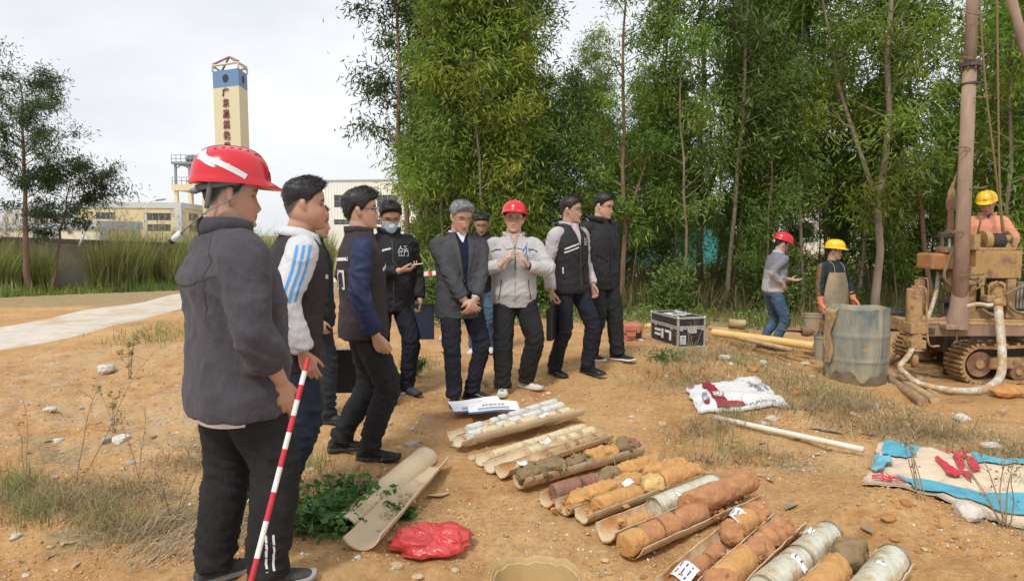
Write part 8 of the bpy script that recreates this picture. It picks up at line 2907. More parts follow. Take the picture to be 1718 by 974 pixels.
# flight case
def flight_case():
	base = P(1162, 574, 8.55)
	w, d, h = .395, .78, .40
	yaw = R(14)
	Rm = np.array(Matrix.Rotation(yaw, 3, 'Z'))
	A0 = P(1136.5, 572, 8.55)     # front lower left corner
	A0[2] = gz(A0[0] + .2, A0[1] + .3) - .005
	o = empty('flight_case', A0, 'black flight case with silver aluminium edges and white stickers', 'case', None, 0)
	def X(x, y, z): return A0 + Rm @ np.array([x, y, z])
	def bx(m, x0, x1, y0, y1, z0, z1, bevel=.004): m.box(X((x0 + x1) / 2, (y0 + y1) / 2, (z0 + z1) / 2), (x1 - x0, y1 - y0, z1 - z0), Rm, bevel=bevel)
	M_pan = mat('black_laminate', (.022, .022, .026), .45, .25, 8, .2, 80, col2=(.10, .085, .07), fac2=(.6, .8))
	M_alu = mat('dusty_aluminium', (.50, .49, .47), .4, .12, 12, .1, 60, metal=.55)
	m = MB(); bx(m, .006, w - .006, .006, d - .006, .006, h * .62); bd = m.build('body', M_pan, o)
	m = MB(); bx(m, .006, w - .006, .006, d - .006, h * .63, h - .006); ld = m.build('lid', M_pan, o)
	e = .026
	m = MB()
	for (x, y) in ((0, 0), (w - e, 0), (0, d - e), (w - e, d - e)): bx(m, x, x + e, y, y + e, .02, h - .02)
	m.build('corner_edge', M_alu, o)
	m = MB()
	for z in (0, h * .60, h * .66, h - e):
		zz_ = e if z in (0, h - e) else .02
		bx(m, e, w - e, -.002, e - .004, z, z + zz_); bx(m, e, w - e, d - e + .004, d + .002, z, z + zz_)
		bx(m, -.002, e - .004, e, d - e, z, z + zz_); bx(m, w - e + .004, w + .002, e, d - e, z, z + zz_)
	m.build('edge_rail', M_alu, o)
	m = MB()
	for x in (.012, w - .012):
		for y in (.012, d - .012):
			for z in (.014, h - .014): m.add(*ellipsoid(X(x, y, z), (.026, .026, .022), 10, 8))
	m.build('ball_corner', M_alu, o, True)
	m = MB(); bx(m, w * .34, w * .66, -.012, -.003, .20, .265); hnd = m.build('handle_plate', M_alu, o)
	m = MB(); m.tube([X(w * .38, -.015, .235), X(w * .38, -.03, .20), X(w * .62, -.03, .20), X(w * .62, -.015, .235)], .008, 8); m.build('handle', M_alu, hnd, True)
	for x in (.05, w - .05):
		m = MB(); bx(m, x - .02, x + .02, -.014, -.003, h * .56, h * .72); m.build('latch', M_alu, o)
	for y in (.15, .6):
		m = MB(); bx(m, -.014, -.003, y - .025, y + .025, h * .56, h * .72); m.build('latch', M_alu, o)
	M_stk = mat('white_sticker', (.66, .66, .66), .6, .06, 20)
	m = MB(); bx(m, .035, .115, -.006, -.002, .055, .165, 0); st = m.build('sticker', M_stk, o)
	m = MB(); bx(m, .05, .10, -.0085, -.0065, .135, .148, 0); [bx(m, .045, .105, -.0085, -.0065, .075 + k * .02, .08 + k * .02, 0) for k in range(3)]; m.build('sticker_print', M_ink, st)
	for (x0, x1, y0, y1) in ((.06, .12, .25, .55), (.12, .20, .46, .55), (.17, .23, .20, .42), (.27, .36, .52, .66), (.27, .30, .30, .46), (.32, .35, .30, .46), (.08, .11, .16, .23)):
		m = MB(); bx(m, x0, x1, y0, y1, h - .0055, h - .003, 0); m.build('sticker', M_stk, o)
	for (y0, y1, z0, z1) in ((.18, .22, .08, .2), (.22, .34, .17, .2), (.40, .44, .08, .2), (.48, .64, .16, .19), (.48, .64, .10, .13)):
		m = MB(); bx(m, -.004, -.001 + .0085, y0, y1, z0, z1, 0); m.build('side_marking', M_stk, o)
flight_case()
# small salmon instrument case
A0 = P(1038, 566.5, 9.0); A0[2] = gz(A0[0] + .15, A0[1] + .1) - .003
o = empty('instrument_case', A0, 'small dusty orange hard case standing on the soil', 'case')
Rm = np.array(Matrix.Rotation(R(9), 3, 'Z'))
M_sal = mat('dusty_orange_plastic', (.46, .165, .10), .6, .15, 8, .15, 60, col2=(.48, .30, .20), fac2=(.55, .75), scale2=5)
X = lambda x, y, z: A0 + Rm @ np.array([x, y, z])
m = MB(); m.box(X(.17, .13, .075), (.34, .26, .15), Rm, bevel=.018); b_ = m.build('body', M_sal, o, False)
m = MB(); m.box(X(.17, .13, .19), (.35, .27, .07), Rm, bevel=.02); m.box(X(.17, .13, .228), (.25, .18, .012), Rm, bevel=.005); m.build('lid', M_sal, o)
m = MB(); m.box(X(.17, -.008, .152), (.355, .012, .016), Rm, bevel=.003); m.box(X(.17, .13, .155), (.365, .285, .014), Rm, bevel=.004); m.build('seam_rim', M_sal, o)
for x in (.07, .27):
	m = MB(); m.box(X(x, -.012, .15), (.045, .02, .075), Rm, bevel=.004); m.build('latch', M_sal, o)
m = MB(); m.tube([X(.12, -.01, .12), X(.12, -.03, .08), X(.22, -.03, .08), X(.22, -.01, .12)], .012, 8); m.build('handle', M_sal, o, True)
m = MB(); m.box(X(.275, -.003, .08), (.075, .012, .085), Rm, bevel=.002); m.build('label_panel', M_black, o)
m = MB()
for k in range(6): m.box(X(.04, -.004, .03 + k * .02), (.05, .008, .008), Rm)
m.build('moulded_rib', M_sal, o)
# ------------------------------------------------------------------ sack, parasol, bag, basin
def quad_cloth(name, label, cat, corners, n, m_, lift, material, seed, bulge=.04, wr=.012, under=.006, colfn=None):
	"""a soft sheet between four ground points, puffed up a little"""
	c = [np.array(q, float) for q in corners]
	v = []
	for i in range(n + 1):
		for j in range(m_ + 1):
			a, b_ = i / n, j / m_
			p = (c[0] * (1 - a) + c[1] * a) * (1 - b_) + (c[3] * (1 - a) + c[2] * a) * b_
			v.append(p)
	v = np.array(v)
	a = np.repeat(np.linspace(0, 1, n + 1), m_ + 1); b_ = np.tile(np.linspace(0, 1, m_ + 1), n + 1)
	ed = np.minimum(np.minimum(a, 1 - a), np.minimum(b_, 1 - b_))
	nz = fbm(v * np.array([5, 5, 5]) + seed, 3)
	rid = 1 - np.abs(fbm(v * 3.2 + seed * 3, 2)) * 2.5
	v[:, :2] += np.stack([fbm(v * 6 + 50, 2), fbm(v * 6 + 90, 2)], 1) * .018
	g = ground_z(v[:, 0], v[:, 1])
	puff = np.clip(ed * 5, 0, 1) ** .5
	v[:, 2] = g + lift + puff * bulge + wr * nz * (.3 + puff) + wr * np.clip(rid, 0, 1) ** 2 * .9
	top = v
	bot = v.copy(); bot[:, 2] = np.maximum(g - .01, v[:, 2] - under - puff * bulge * .9)
	idx = np.arange((n + 1) * (m_ + 1)).reshape(n + 1, m_ + 1)
	f = [(idx[i, j], idx[i + 1, j], idx[i + 1, j + 1], idx[i, j + 1]) for i in range(n) for j in range(m_)]
	mb = MB(); mb.add(top, f); mb.add(bot, [q[::-1] for q in f])
	N = len(top)
	brd = list(idx[:, 0]) + list(idx[-1, 1:]) + list(idx[::-1, -1][1:]) + list(idx[0, ::-1][1:])
	mb.f += [(brd[i], brd[i + 1], brd[i + 1] + N, brd[i] + N) for i in range(len(brd) - 1)]
	mb.m += [0] * (len(brd) - 1)
	o = mb.build(name, material, None, True)
	tag(o, label, cat)
	def at(a, b_, off=.003):
		i = min(n - 1, max(0, int(a * n))); j = min(m_ - 1, max(0, int(b_ * m_)))
		fa, fb_ = a * n - i, b_ * m_ - j
		T = top.reshape(n + 1, m_ + 1, 3)
		p = (T[i, j] * (1 - fa) + T[i + 1, j] * fa) * (1 - fb_) + (T[i, j + 1] * (1 - fa) + T[i + 1, j + 1] * fa) * fb_
		return p + [0, 0, off]
	return o, at
def on_cloth(name, at, fn, pts_grid, material, parent, off=.004):
	pass
# white sack: a = left -> right, b = front -> back
cs = [G(1172, 697), G(1326, 686), G(1268, 634), G(1150, 655)]
M_sack = mat('white_woven_sack', (.70, .69, .68), .6, .05, 5, .3, 160, col2=(.55, .45, .33), fac2=(.66, .8), scale2=3)
sk, at = quad_cloth('woven_sack', 'crumpled white woven sack with a dark red band lying on the dry grass', 'sack', cs, 48, 30, .02, M_sack, 3, .05, .006)
def cloth_patch(name, at, quad, material, parent, n=40, off=.012):
	n, off = 40, max(off, .012)
	q = np.array(quad, float)
	v, k = [], n + 1
	for i in range(k):
		for j in range(k):
			a, b_ = i / n, j / n
			p = (q[0] * (1 - a) + q[1] * a) * (1 - b_) + (q[3] * (1 - a) + q[2] * a) * b_
			v.append(at(p[0], p[1], off))
	f = [(i * k + j, (i + 1) * k + j, (i + 1) * k + j + 1, i * k + j + 1) for i in range(n) for j in range(n)]
	return link(name, mesh_np(name, v, f), material, parent)
def cloth_text(name, at, txt, size, c, ang, material, parent, off=.006, sx=1.0, sy=1.0, bold=.01):
	"""lettering on the sheet; c in sheet coordinates, ang turned in the sheet, sx / sy = sheet size in metres"""
	me = text_mesh(txt, size, 0, bold * size)
	# short edges so the letters follow the folds
	bm = bmesh.new(); bm.from_mesh(me)
	bmesh.ops.triangulate(bm, faces=bm.faces[:])
	bmesh.ops.subdivide_edges(bm, edges=[e for e in bm.edges if e.calc_length() > size * .12], cuts=1)
	bm.to_mesh(me); bm.free()
	v = verts_of(me)
	ca, sa = math.cos(ang), math.sin(ang)
	out = []
	for p in v:
		x, y = p[0] * ca - p[1] * sa, p[0] * sa + p[1] * ca
		out.append(at(min(.995, max(.005, c[0] + x / sx)), min(.995, max(.005, c[1] + y / sy)), off))
	set_verts(me, np.array(out))
	return link(name, me, material, parent)
M_bordo = mat('dark_red_print', (.27, .022, .04), .5, .1, 8)
W_, H_ = np.linalg.norm(cs[1] - cs[0]), np.linalg.norm(cs[3] - cs[0]) * 1.3
cloth_patch('red_band', at, [(.20, .02), (.34, .02), (.30, .98), (.17, .98)], M_bordo, sk)
cloth_patch('red_foot', at, [(.20, .03), (.52, .03), (.50, .10), (.20, .10)], M_bordo, sk, off=.014)
cloth_text('sack_word', at, 'ABS', .12, (.27, .30), R(90), M_sack, sk, .020, W_, H_, .03)
cloth_text('sack_word', at, 'Yongxing', .10, (.80, .55), R(-78), M_ink, sk, .012, W_, H_)
cloth_text('sack_word', at, 'LG Chem', .055, (.90, .5), R(-78), M_ink, sk, .012, W_, H_)
cloth_text('sack_word', at, 'LG Chem', .085, (.125, .32), R(90), M_ink, sk, .012, W_, H_)
cloth_text('sack_word', at, 'ABS', .08, (.06, .82), R(90), M_bordo, sk, .012, W_, H_, .03)
rr_ = []
me = mesh_np('round_logo', [at(.115 + .028 * math.cos(t), .13 + .05 * math.sin(t), .014) for t in np.linspace(0, 2 * np.pi, 20, endpoint=False)], [tuple(range(20))]); link('round_logo', me, M_bordo, sk)
cloth_text('sack_word', at, 'GENERAL PURPOSE', .045, (.62, .045), 0, M_ink, sk, .012, W_, H_)
origin_to_tree = lambda o, p: o
# collapsed beach parasol with a long white pole
a, b_ = G(1198, 706), G(1448, 767)
m = MB(); t = np.linspace(0, 1, 8)[:, None]
pts = (a + [0, 0, .03]) * (1 - t) + (b_ + [0, 0, .05]) * t
m.tube(pts, .020, 14)
par = empty('parasol', b_, 'collapsed blue and cream parasol lying flat with its white pole', 'parasol')
m.build('pole', mat('white_painted_pole', (.68, .62, .52), .5, .08, 8, col2=(.45, .30, .16), fac2=(.62, .75), scale2=5), par, True)
cs = [G(1444, 818), G(1830, 897), G(1815, 800), G(1476, 747)]
M_cream = mat('cream_parasol_cloth', (.66, .52, .38), .8, .08, 4, .2, 140, col2=(.50, .34, .19), fac2=(.6, .78), scale2=2.5)
M_blue = mat('faded_blue_cloth', (.085, .34, .45), .75, .14, 4, .2, 140, col2=(.20, .42, .47), fac2=(.55, .7), scale2=3)
M_redp = mat('red_print_cloth', (.50, .03, .05), .75, .08)
pc, at = quad_cloth('canopy', None, None, cs, 64, 34, .015, M_cream, 8, .06, .015)
pc.parent = par; pc.matrix_parent_inverse = par.matrix_basis.inverted()
def pix(p):
	q = np.asarray(p) - _C
	return np.array([PW / 2 + FPX * (q @ _X) / (q @ _F), PH / 2 - FPX * (q @ _U) / (q @ _F)])
_tab = [(a, b_, *pix(at(a, b_, 0))) for a in np.linspace(.004, .996, 90) for b_ in np.linspace(.004, .996, 60)]
_tab = np.array(_tab)
def ab(u, v):
	"""position on the sheet of a photographed point"""
	w = np.hypot(_tab[:, 2] - u, _tab[:, 3] - v)
	k = np.argsort(w)[:4]
	ww = 1 / (w[k] + .3)
	return (_tab[k, :2] * ww[:, None]).sum(0) / ww.sum()
def pxpatch(name, pts, material, off=.012): return cloth_patch(name, at, [ab(*q) for q in pts], material, par, off=off)
pxpatch('blue_panel', [(1500, 797), (1620, 822), (1655, 850), (1524, 838)], M_blue)
pxpatch('blue_panel', [(1619, 822), (1800, 850), (1800, 890), (1654, 850)], M_blue, .013)
pxpatch('blue_panel', [(1482, 739), (1542, 741), (1530, 768), (1480, 764)], M_blue)
pxpatch('blue_panel', [(1628, 764), (1800, 796), (1800, 803), (1640, 777)], M_blue)
pxpatch('folded_blue_tip', [(1448, 783), (1471, 765), (1497, 778), (1482, 796)], mat('blotched_blue_cloth', (.12, .38, .47), .75, .2, 9, .2, 140, col2=(.30, .33, .28), fac2=(.52, .6), scale2=16), .03)
Wp, Hp = np.linalg.norm(cs[1] - cs[0]), np.linalg.norm(cs[3] - cs[0])
for txt, q in (('济', (1484, 808)), ('江', (1499, 822))): cloth_text('printed_character', at, txt, .10, ab(*q), R(-40), M_redp, par, .02, Wp, Hp, .03)
for q in ([(1581, 756), (1589, 755), (1620, 787), (1610, 790)], [(1622, 770), (1631, 772), (1647, 792), (1634, 794)], [(1567, 772), (1573, 770), (1613, 799), (1604, 804)], [(1605, 789), (1612, 788), (1633, 803), (1626, 809)]):
	pxpatch('emblem_stroke', q, M_redp, .02)
me = mesh_np('emblem_disc', [at(*ab(1612 + 11 * math.cos(t), 770 + 7.5 * math.sin(t)), .024) for t in np.linspace(0, 2 * np.pi, 24, endpoint=False)], [tuple(range(24))]); link('emblem_disc', me, M_redp, par)
# red plastic bag: crumpled closed skin
c = G(725, 922)
rgb_ = np.random.default_rng(4)
v, f = ellipsoid((0, 0, 0), (.155, .13, .075), 110, 70)
v = np.array(v)
nn_ = v / np.linalg.norm(v / [.155, .13, .075], axis=1)[:, None]
cr = 1 - np.abs(pnoise(v * 13 + 3)) * 3.2
cr2 = 1 - np.abs(pnoise(v * 30 + 8)) * 3
v = v * (1 + .30 * fbm(v * 7 + 1, 2)[:, None] + .16 * np.clip(cr, -.4, 1)[:, None] + .06 * np.clip(cr2, -.4, 1)[:, None])
v[:, 2] = np.where(v[:, 2] < 0, v[:, 2] * .35, v[:, 2]) + .03
o = link('plastic_bag', mesh_np('plastic_bag', v + c, f), mat('thin_red_plastic', (.78, .085, .085), .3, .15, 8, .5, 60, trans=.35, coat=.2))
tag(o, 'crumpled red plastic bag lying on the soil', 'plastic bag'); origin_to(o, c)
# basin at the bottom edge
c = G(900, 1026)
R0 = .175
o = empty('basin', c, 'yellowed round plastic basin cut off by the bottom edge', 'basin')
an = np.linspace(0, 2 * np.pi, 72, endpoint=False)
rag = .006 * np.sin(an * 3) + .004 * np.sin(an * 9 + 1) + .003 * np.sin(an * 17)
zt = .14
rs = [np.stack([c[0] + np.cos(an) * R0 * k, c[1] + np.sin(an) * R0 * k, c[2] + z + rag * (z > .05)], 1) for k, z in ((.86, -.04), (.95, .04), (1.0, zt), (.985, zt + .003), (.97, zt - .002), (.955, zt - .02), (.93, zt - .022), (.90, .03), (.82, -.02))]
m = MB(); m.rings(rs); b_ = m.build('shell', mat('yellowed_plastic', (.50, .36, .17), .5, .15, 6, .2, 40, col2=(.40, .25, .10), fac2=(.52, .7)), o, True); auto_smooth(b_, 40)
# ------------------------------------------------------------------ stones
def stone_mesh(seed, flat=.6):
	bm = bmesh.new()
	bmesh.ops.create_icosphere(bm, subdivisions=2, radius=1)
	v = np.array([q.co[:] for q in bm.verts])
	rgs = np.random.default_rng(seed)
	for k in range(9):      # cut facets
		d = nrm(rgs.normal(size=3))
		h = rgs.uniform(.55, .85)
		s = v @ d
		v = v - np.outer(np.clip(s - h, 0, None), d) * .9
	v = v * (1 + .06 * fbm(v * 2.5 + seed, 2)[:, None]) * [1, rgs.uniform(.6, .9), flat * rgs.uniform(.7, 1.1)]
	f = [tuple(x.index for x in q.verts) for q in bm.faces]
	bm.free()
	return mesh_np('rock', v, f, False)
S_mesh = [stone_mesh(k) for k in range(7)]
M_st = [mat('pale_stone', (.56, .52, .46), .9, .2, 3, .5, 14, col2=(.42, .28, .15), fac2=(.54, .72), scale2=2), mat('grey_stone', (.38, .37, .35), .9, .25, 3, .5, 14, col2=(.40, .26, .14), fac2=(.56, .72), scale2=2),
		mat('tan_stone', (.54, .40, .24), .9, .22, 3, .5, 14), mat('orange_clod', (.47, .22, .075), .95, .25, 3, .8, 12)]
def rock(u, v, px, m_i, label, group=None, sink=.25, seed=None):
	c = G(u, v)
	d = c[1]
	s = px / 2 * d / FPX
	k = int((u * 7 + v * 3)) % 7 if seed is None else seed
	me = S_mesh[k]
	o = bpy.data.objects.new('rock' if m_i < 3 else 'clod', me)
	COL.objects.link(o)
	if not me.materials: me.materials.append(M_st[0])
	o.material_slots[0].link = 'OBJECT'
	o.material_slots[0].material = M_st[m_i]
	o.location = (c[0], c[1], c[2] + s * (.45 - sink))
	o.scale = (s, s, s)
	o.rotation_euler = (0, 0, (u * 13 + v * 7) % 6.28)
	tag(o, label, 'rock' if m_i < 3 else 'soil clod', group)
	return o
for q in [(480, 0, 0, 0, None)][:0] + [(202, 741, 38, 0, 'pale faceted rock on the left slope, largest of its cluster'), (178, 740, 28, 1, 'grey rock just left of the largest pale rock'), (98, 741, 26, 0, 'white flat rock on the far left soil'), (218, 778, 20, 1, 'grey stone below the pale rock cluster'),
		  (92, 802, 16, 0, 'small white stone on the left above the dry grass'), (25, 903, 26, 0, 'white rock at the lower left edge beside the grass'), (85, 690, 26, 0, 'flat white stone by the bare twigs on the left'), (178, 622, 42, 0, 'broad flat pale stone half buried on the left'),
		  (690, 748, 27, 1, 'grey rock in front of the black trainer of the man in navy sleeves'), (671, 752, 14, 2, 'small tan stone left of the grey rock'), (650, 712, 20, 2, 'flat tan stone behind the grey rock'), (620, 718, 18, 2, 'tan stone beside the navy sleeved man’s shoe'),
		  (676, 662, 13, 1, 'grey white stone beside the masked man’s shoe'), (746, 572, 30, 1, 'rounded grey boulder left of the suit trousers'), (745, 590, 14, 3, 'orange clod below the rounded boulder'), (768, 748, 26, 1, 'stone propping the rear core tray'), (792, 770, 22, 2, 'tan stone wedged under the propped tray'),
		  (815, 760, 12, 3, 'orange clod under the propped tray'), (858, 855, 15, 2, 'small tan stone on bare soil in the centre'), (1110, 712, 18, 2, 'tan stone right of the core trays on the path'), (878, 673, 12, 2, 'tan pebble in front of the white trainers'),
		  (1218, 602, 26, 0, 'white rock on the mound behind the sack'), (1228, 612, 16, 0, 'smaller white stone touching the white rock on the mound'), (1282, 610, 18, 0, 'white stone on the crest left of the drum'), (1352, 612, 20, 2, 'tan stone at the left foot of the drum'),
		  (1262, 622, 26, 3, 'round orange clod above the white sack'), (1395, 633, 34, 3, 'large reddish clod leaning on the foot of the drum'), (1335, 662, 22, 3, 'orange clod right of the white sack'), (1368, 655, 15, 3, 'small orange clod behind the sack corner'), (1362, 632, 14, 0, 'white stone before the reddish clod'),
		  (1468, 684, 26, 0, 'mottled white rock on the crest below the drum'), (1432, 696, 18, 2, 'tan stone left of the mottled white rock'), (1618, 706, 36, 0, 'white rock in front of the mud pool'), (1665, 752, 36, 0, 'white rock beyond the parasol'), (1680, 768, 26, 2, 'tan rock touching the white one beyond the parasol'),
		  (1295, 705, 26, 0, 'pale rock under the edge of the sack'), (1280, 712, 20, 0, 'white stone beside the parasol pole'), (1618, 862, 70, 0, 'large pale boulder in front of the parasol cloth'), (1210, 768, 9, 0, 'white chip on the soil by the dry leaves'), (1340, 735, 20, 2, 'pale stone behind the parasol pole'),
		  (1015, 940, 18, 2, 'tan stone near the bottom edge by the thick clay row'), (765, 958, 20, 2, 'tan stone right of the basin edge'), (700, 968, 22, 2, 'pale stone at the bottom edge left of the basin'), (665, 950, 24, 2, 'tan stone half buried below the red bag'), (655, 905, 18, 2, 'tan stone beside the hollow pipe end'),
		  (1080, 968, 16, 3, 'orange clod at the bottom edge'), (480, 770, 22, 0, 'white stone behind the striped shoe'), (520, 790, 20, 2, 'tan stone beside the weeds behind the pipes'), (1060, 700, 12, 0, 'white chip right of the far trays'), (920, 660, 12, 0, 'white chip between the brown shoes and trays'),
		  (1690, 660, 60, 3, 'heap of wet clay clods at the foot of the track'), (1100, 555, 12, 0, 'white stone by the orange case'), (1076, 572, 12, 0, 'white chip before the orange case'), (800, 575, 14, 0, 'white stone behind the suit trousers'), (1490, 870, 30, 3, 'yellow clod on the heap beside the parasol'),
		  (1520, 845, 24, 3, 'soft yellow clod at the top of the heap'), (1500, 905, 20, 3, 'clod at the foot of the yellow heap')]:
	rock(*q)
rg = np.random.default_rng(12)
for k in range(150):
	u, v = rg.uniform(-40, 1750), 0
	v = 600 + 370 * rg.random() ** 1.2
	if 290 < u < 530 and v > 700: continue
	if 745 < u < 1530 and v > 690 and (v - 690) > (u - 1080) * .35 - 40: continue
	left = u < 700
	rock(u, v, rg.uniform(6, 15) * (.6 + .6 * (v - 560) / 400), int(rg.choice([0, 1, 2, 3], p=[.35, .2, .3, .15])) if left else int(rg.choice([0, 2, 3], p=[.25, .35, .4])),
		 'small stone scattered on the bare soil left of the trays' if left else 'small stone or clod scattered on the soil right of the trays', 'small stones on the left slope' if left else 'small stones on the right slope')
# gravel past counting
n = 8200
u, vv = rg.uniform(-100, 1800, n), 575 + 420 * rg.random(n) ** .8
v, f = [], []
P_ = np.array([Pz(a, b_, .0) for a, b_ in zip(u, vv)])
cl = fbm(P_ * 1.5 + 7, 3)
keep = cl + np.where(u < 700, .22, -.1) + rg.normal(size=n) * .25 > .05
P_ = P_[keep]
P_[:, 2] = ground_z(P_[:, 0], P_[:, 1])
oc = np.array([[1, 0, 0], [-1, 0, 0], [0, 1, 0], [0, -1, 0], [0, 0, .7], [0, 0, -.5]])
of = np.array([[0, 2, 4], [2, 1, 4], [1, 3, 4], [3, 0, 4], [2, 0, 5], [1, 2, 5], [3, 1, 5], [0, 3, 5]])
N = len(P_)
sz = rg.uniform(.0035, .013, N) * (P_[:, 1] / 5 + .5)
vv_ = P_[:, None, :] + oc[None] * sz[:, None, None] * rg.uniform(.5, 1.2, (N, 6, 1)) + rg.normal(size=(N, 6, 3)) * .15 * sz[:, None, None]
ff = (np.arange(N)[:, None, None] * 6 + of[None]).reshape(-1, 3)
tn = np.array([(1.0, .92, .80), (.95, .72, .45), (.72, .66, .58), (.9, .55, .24)])[rg.integers(0, 4, N)] * rg.uniform(.7, 1.1, (N, 1))
me = fast_mesh('gravel', vv_.reshape(-1, 3), ff, np.repeat(tn, 6, 0))
me.materials.append(mat('gravel_mixed', (.60, .56, .50), .95, .15, 20, attr='tint'))
o = bpy.data.objects.new('gravel', me); COL.objects.link(o); tag(o, kind='stuff')
# soil crumbs: small clods past counting
n = 13000
u, vv = rg.uniform(-100, 1800, n), 590 + 400 * rg.random(n) ** .8
P_ = np.array([Pz(a, b_, .0) for a, b_ in zip(u, vv)])
keep = fbm(P_ * 2.2 + 77, 3) + rg.normal(size=n) * .2 > .1
P_ = P_[keep]
P_[:, 2] = ground_z(P_[:, 0], P_[:, 1])
N = len(P_)
sz = rg.uniform(.003, .015, N) * (P_[:, 1] / 6 + .4)
vv_ = P_[:, None, :] + oc[None] * sz[:, None, None] * rg.uniform(.5, 1.2, (N, 6, 1)) + rg.normal(size=(N, 6, 3)) * .15 * sz[:, None, None]
ff = (np.arange(N)[:, None, None] * 6 + of[None]).reshape(-1, 3)
me = fast_mesh('soil_crumbs', vv_.reshape(-1, 3), ff, np.repeat(rg.uniform(.7, 1.15, (N, 1)) * np.ones((1, 3)), 6, 0), True)
me.materials.append(mat('soil_crumb', (.50, .27, .10), .95, .25, 20, attr='tint'))
o = bpy.data.objects.new('soil_crumbs', me); COL.objects.link(o); tag(o, kind='stuff')
# ------------------------------------------------------------------ near grasses
def patch_blades(n, uvs, spread, h0, h1, cols, flat, w=.004):
	ps = []
	for (u, v, su, sv, k) in uvs:
		m_ = int(n * k)
		uu, vv = u + rg.normal(size=m_) * su, v + rg.normal(size=m_) * sv
		ps.append(np.array([Pz(a, min(1050, max(520, b_)), .02) for a, b_ in zip(uu, vv)]))
	p = np.concatenate(ps)
	p[:, 2] = ground_z(p[:, 0], p[:, 1]) - .003
	N = len(p)
	return blades(p, rg.uniform(h0, h1, N), np.full(N, w) * (p[:, 1] / 6 + .4), rg.uniform(*flat, N), tints(N, cols, rg), rg)
dry_sites = [(60, 830, 60, 18, 1.2), (140, 850, 50, 15, 1.0), (250, 905, 60, 22, 1.6), (330, 780, 50, 12, .6), (225, 830, 40, 15, .7), (560, 830, 40, 12, .6), (470, 900, 40, 25, .8), (1150, 640, 50, 14, 1.2), (1200, 600, 60, 12, 1.2), (1290, 640, 60, 14, 1.2),
			 (1380, 670, 60, 14, 1.3), (1470, 720, 60, 12, 1.1), (1580, 730, 50, 10, 1.0), (1690, 770, 40, 12, 1.0), (1330, 700, 60, 12, 1.0), (1170, 740, 30, 8, .5), (1240, 790, 50, 8, .5), (1680, 880, 30, 14, .9), (1250, 570, 50, 8, .8), (1210, 730, 30, 10, .4), (1420, 690, 40, 10, .8), (1110, 800, 40, 6, .3), (1180, 555, 60, 6, .6)]
grass_obj('dry_grass', [patch_blades(420, dry_sites, 0, .05, .17, [(.40, .29, .15), (.33, .24, .13), (.26, .19, .10), (.48, .37, .21)], (.7, 2.2)), patch_blades(240, dry_sites, 0, .04, .14, GRD + DRY, (.3, 1.2))])
green_sites = [(25, 815, 25, 12, 1), (60, 860, 30, 14, .8), (180, 885, 25, 10, .5), (240, 548, 40, 8, 1.2), (270, 535, 30, 8, 1), (1255, 615, 30, 8, .5), (1400, 665, 40, 8, .6), (1230, 715, 20, 6, .5), (1340, 640, 40, 8, .4), (1140, 605, 30, 8, .5), (700, 622, 18, 6, .6), (1220, 770, 40, 8, .3), (1700, 855, 15, 10, .4), (530, 800, 15, 6, .3), (390, 700, 10, 8, .15)]
grass_obj('green_grass', [patch_blades(300, green_sites, 0, .06, .20, [(.22, .30, .07), (.30, .34, .12), (.36, .32, .14)], (.2, 1.0))])
# long bleached stems swept over the left foreground
n = 130
t0 = rg.random((n, 2))
A_ = np.array([Pz(190 + 170 * a, 900 + 90 * b_, .03) for a, b_ in t0])
A_[:, 2] = ground_z(A_[:, 0], A_[:, 1])
m = MB()
for k in range(n):
	d = nrm([rg.normal() * .3 + .5, rg.normal() * .35 + .8, 0])
	L_ = rg.uniform(.18, .5)
	pts = np.array([A_[k], A_[k] + d * L_ * .35 + [0, 0, rg.uniform(.03, .09)], A_[k] + d * L_ * .7 + [0, 0, rg.uniform(.03, .08)], A_[k] + d * L_ + [0, 0, rg.uniform(0, .03)]])
	m.tube(pts, [.0016, .0014, .0011, .0005], 4, cap=False)
o = m.build('straw_stems', mat('bleached_straw', (.42, .32, .20), .9, .35, 30)); tag(o, kind='stuff')
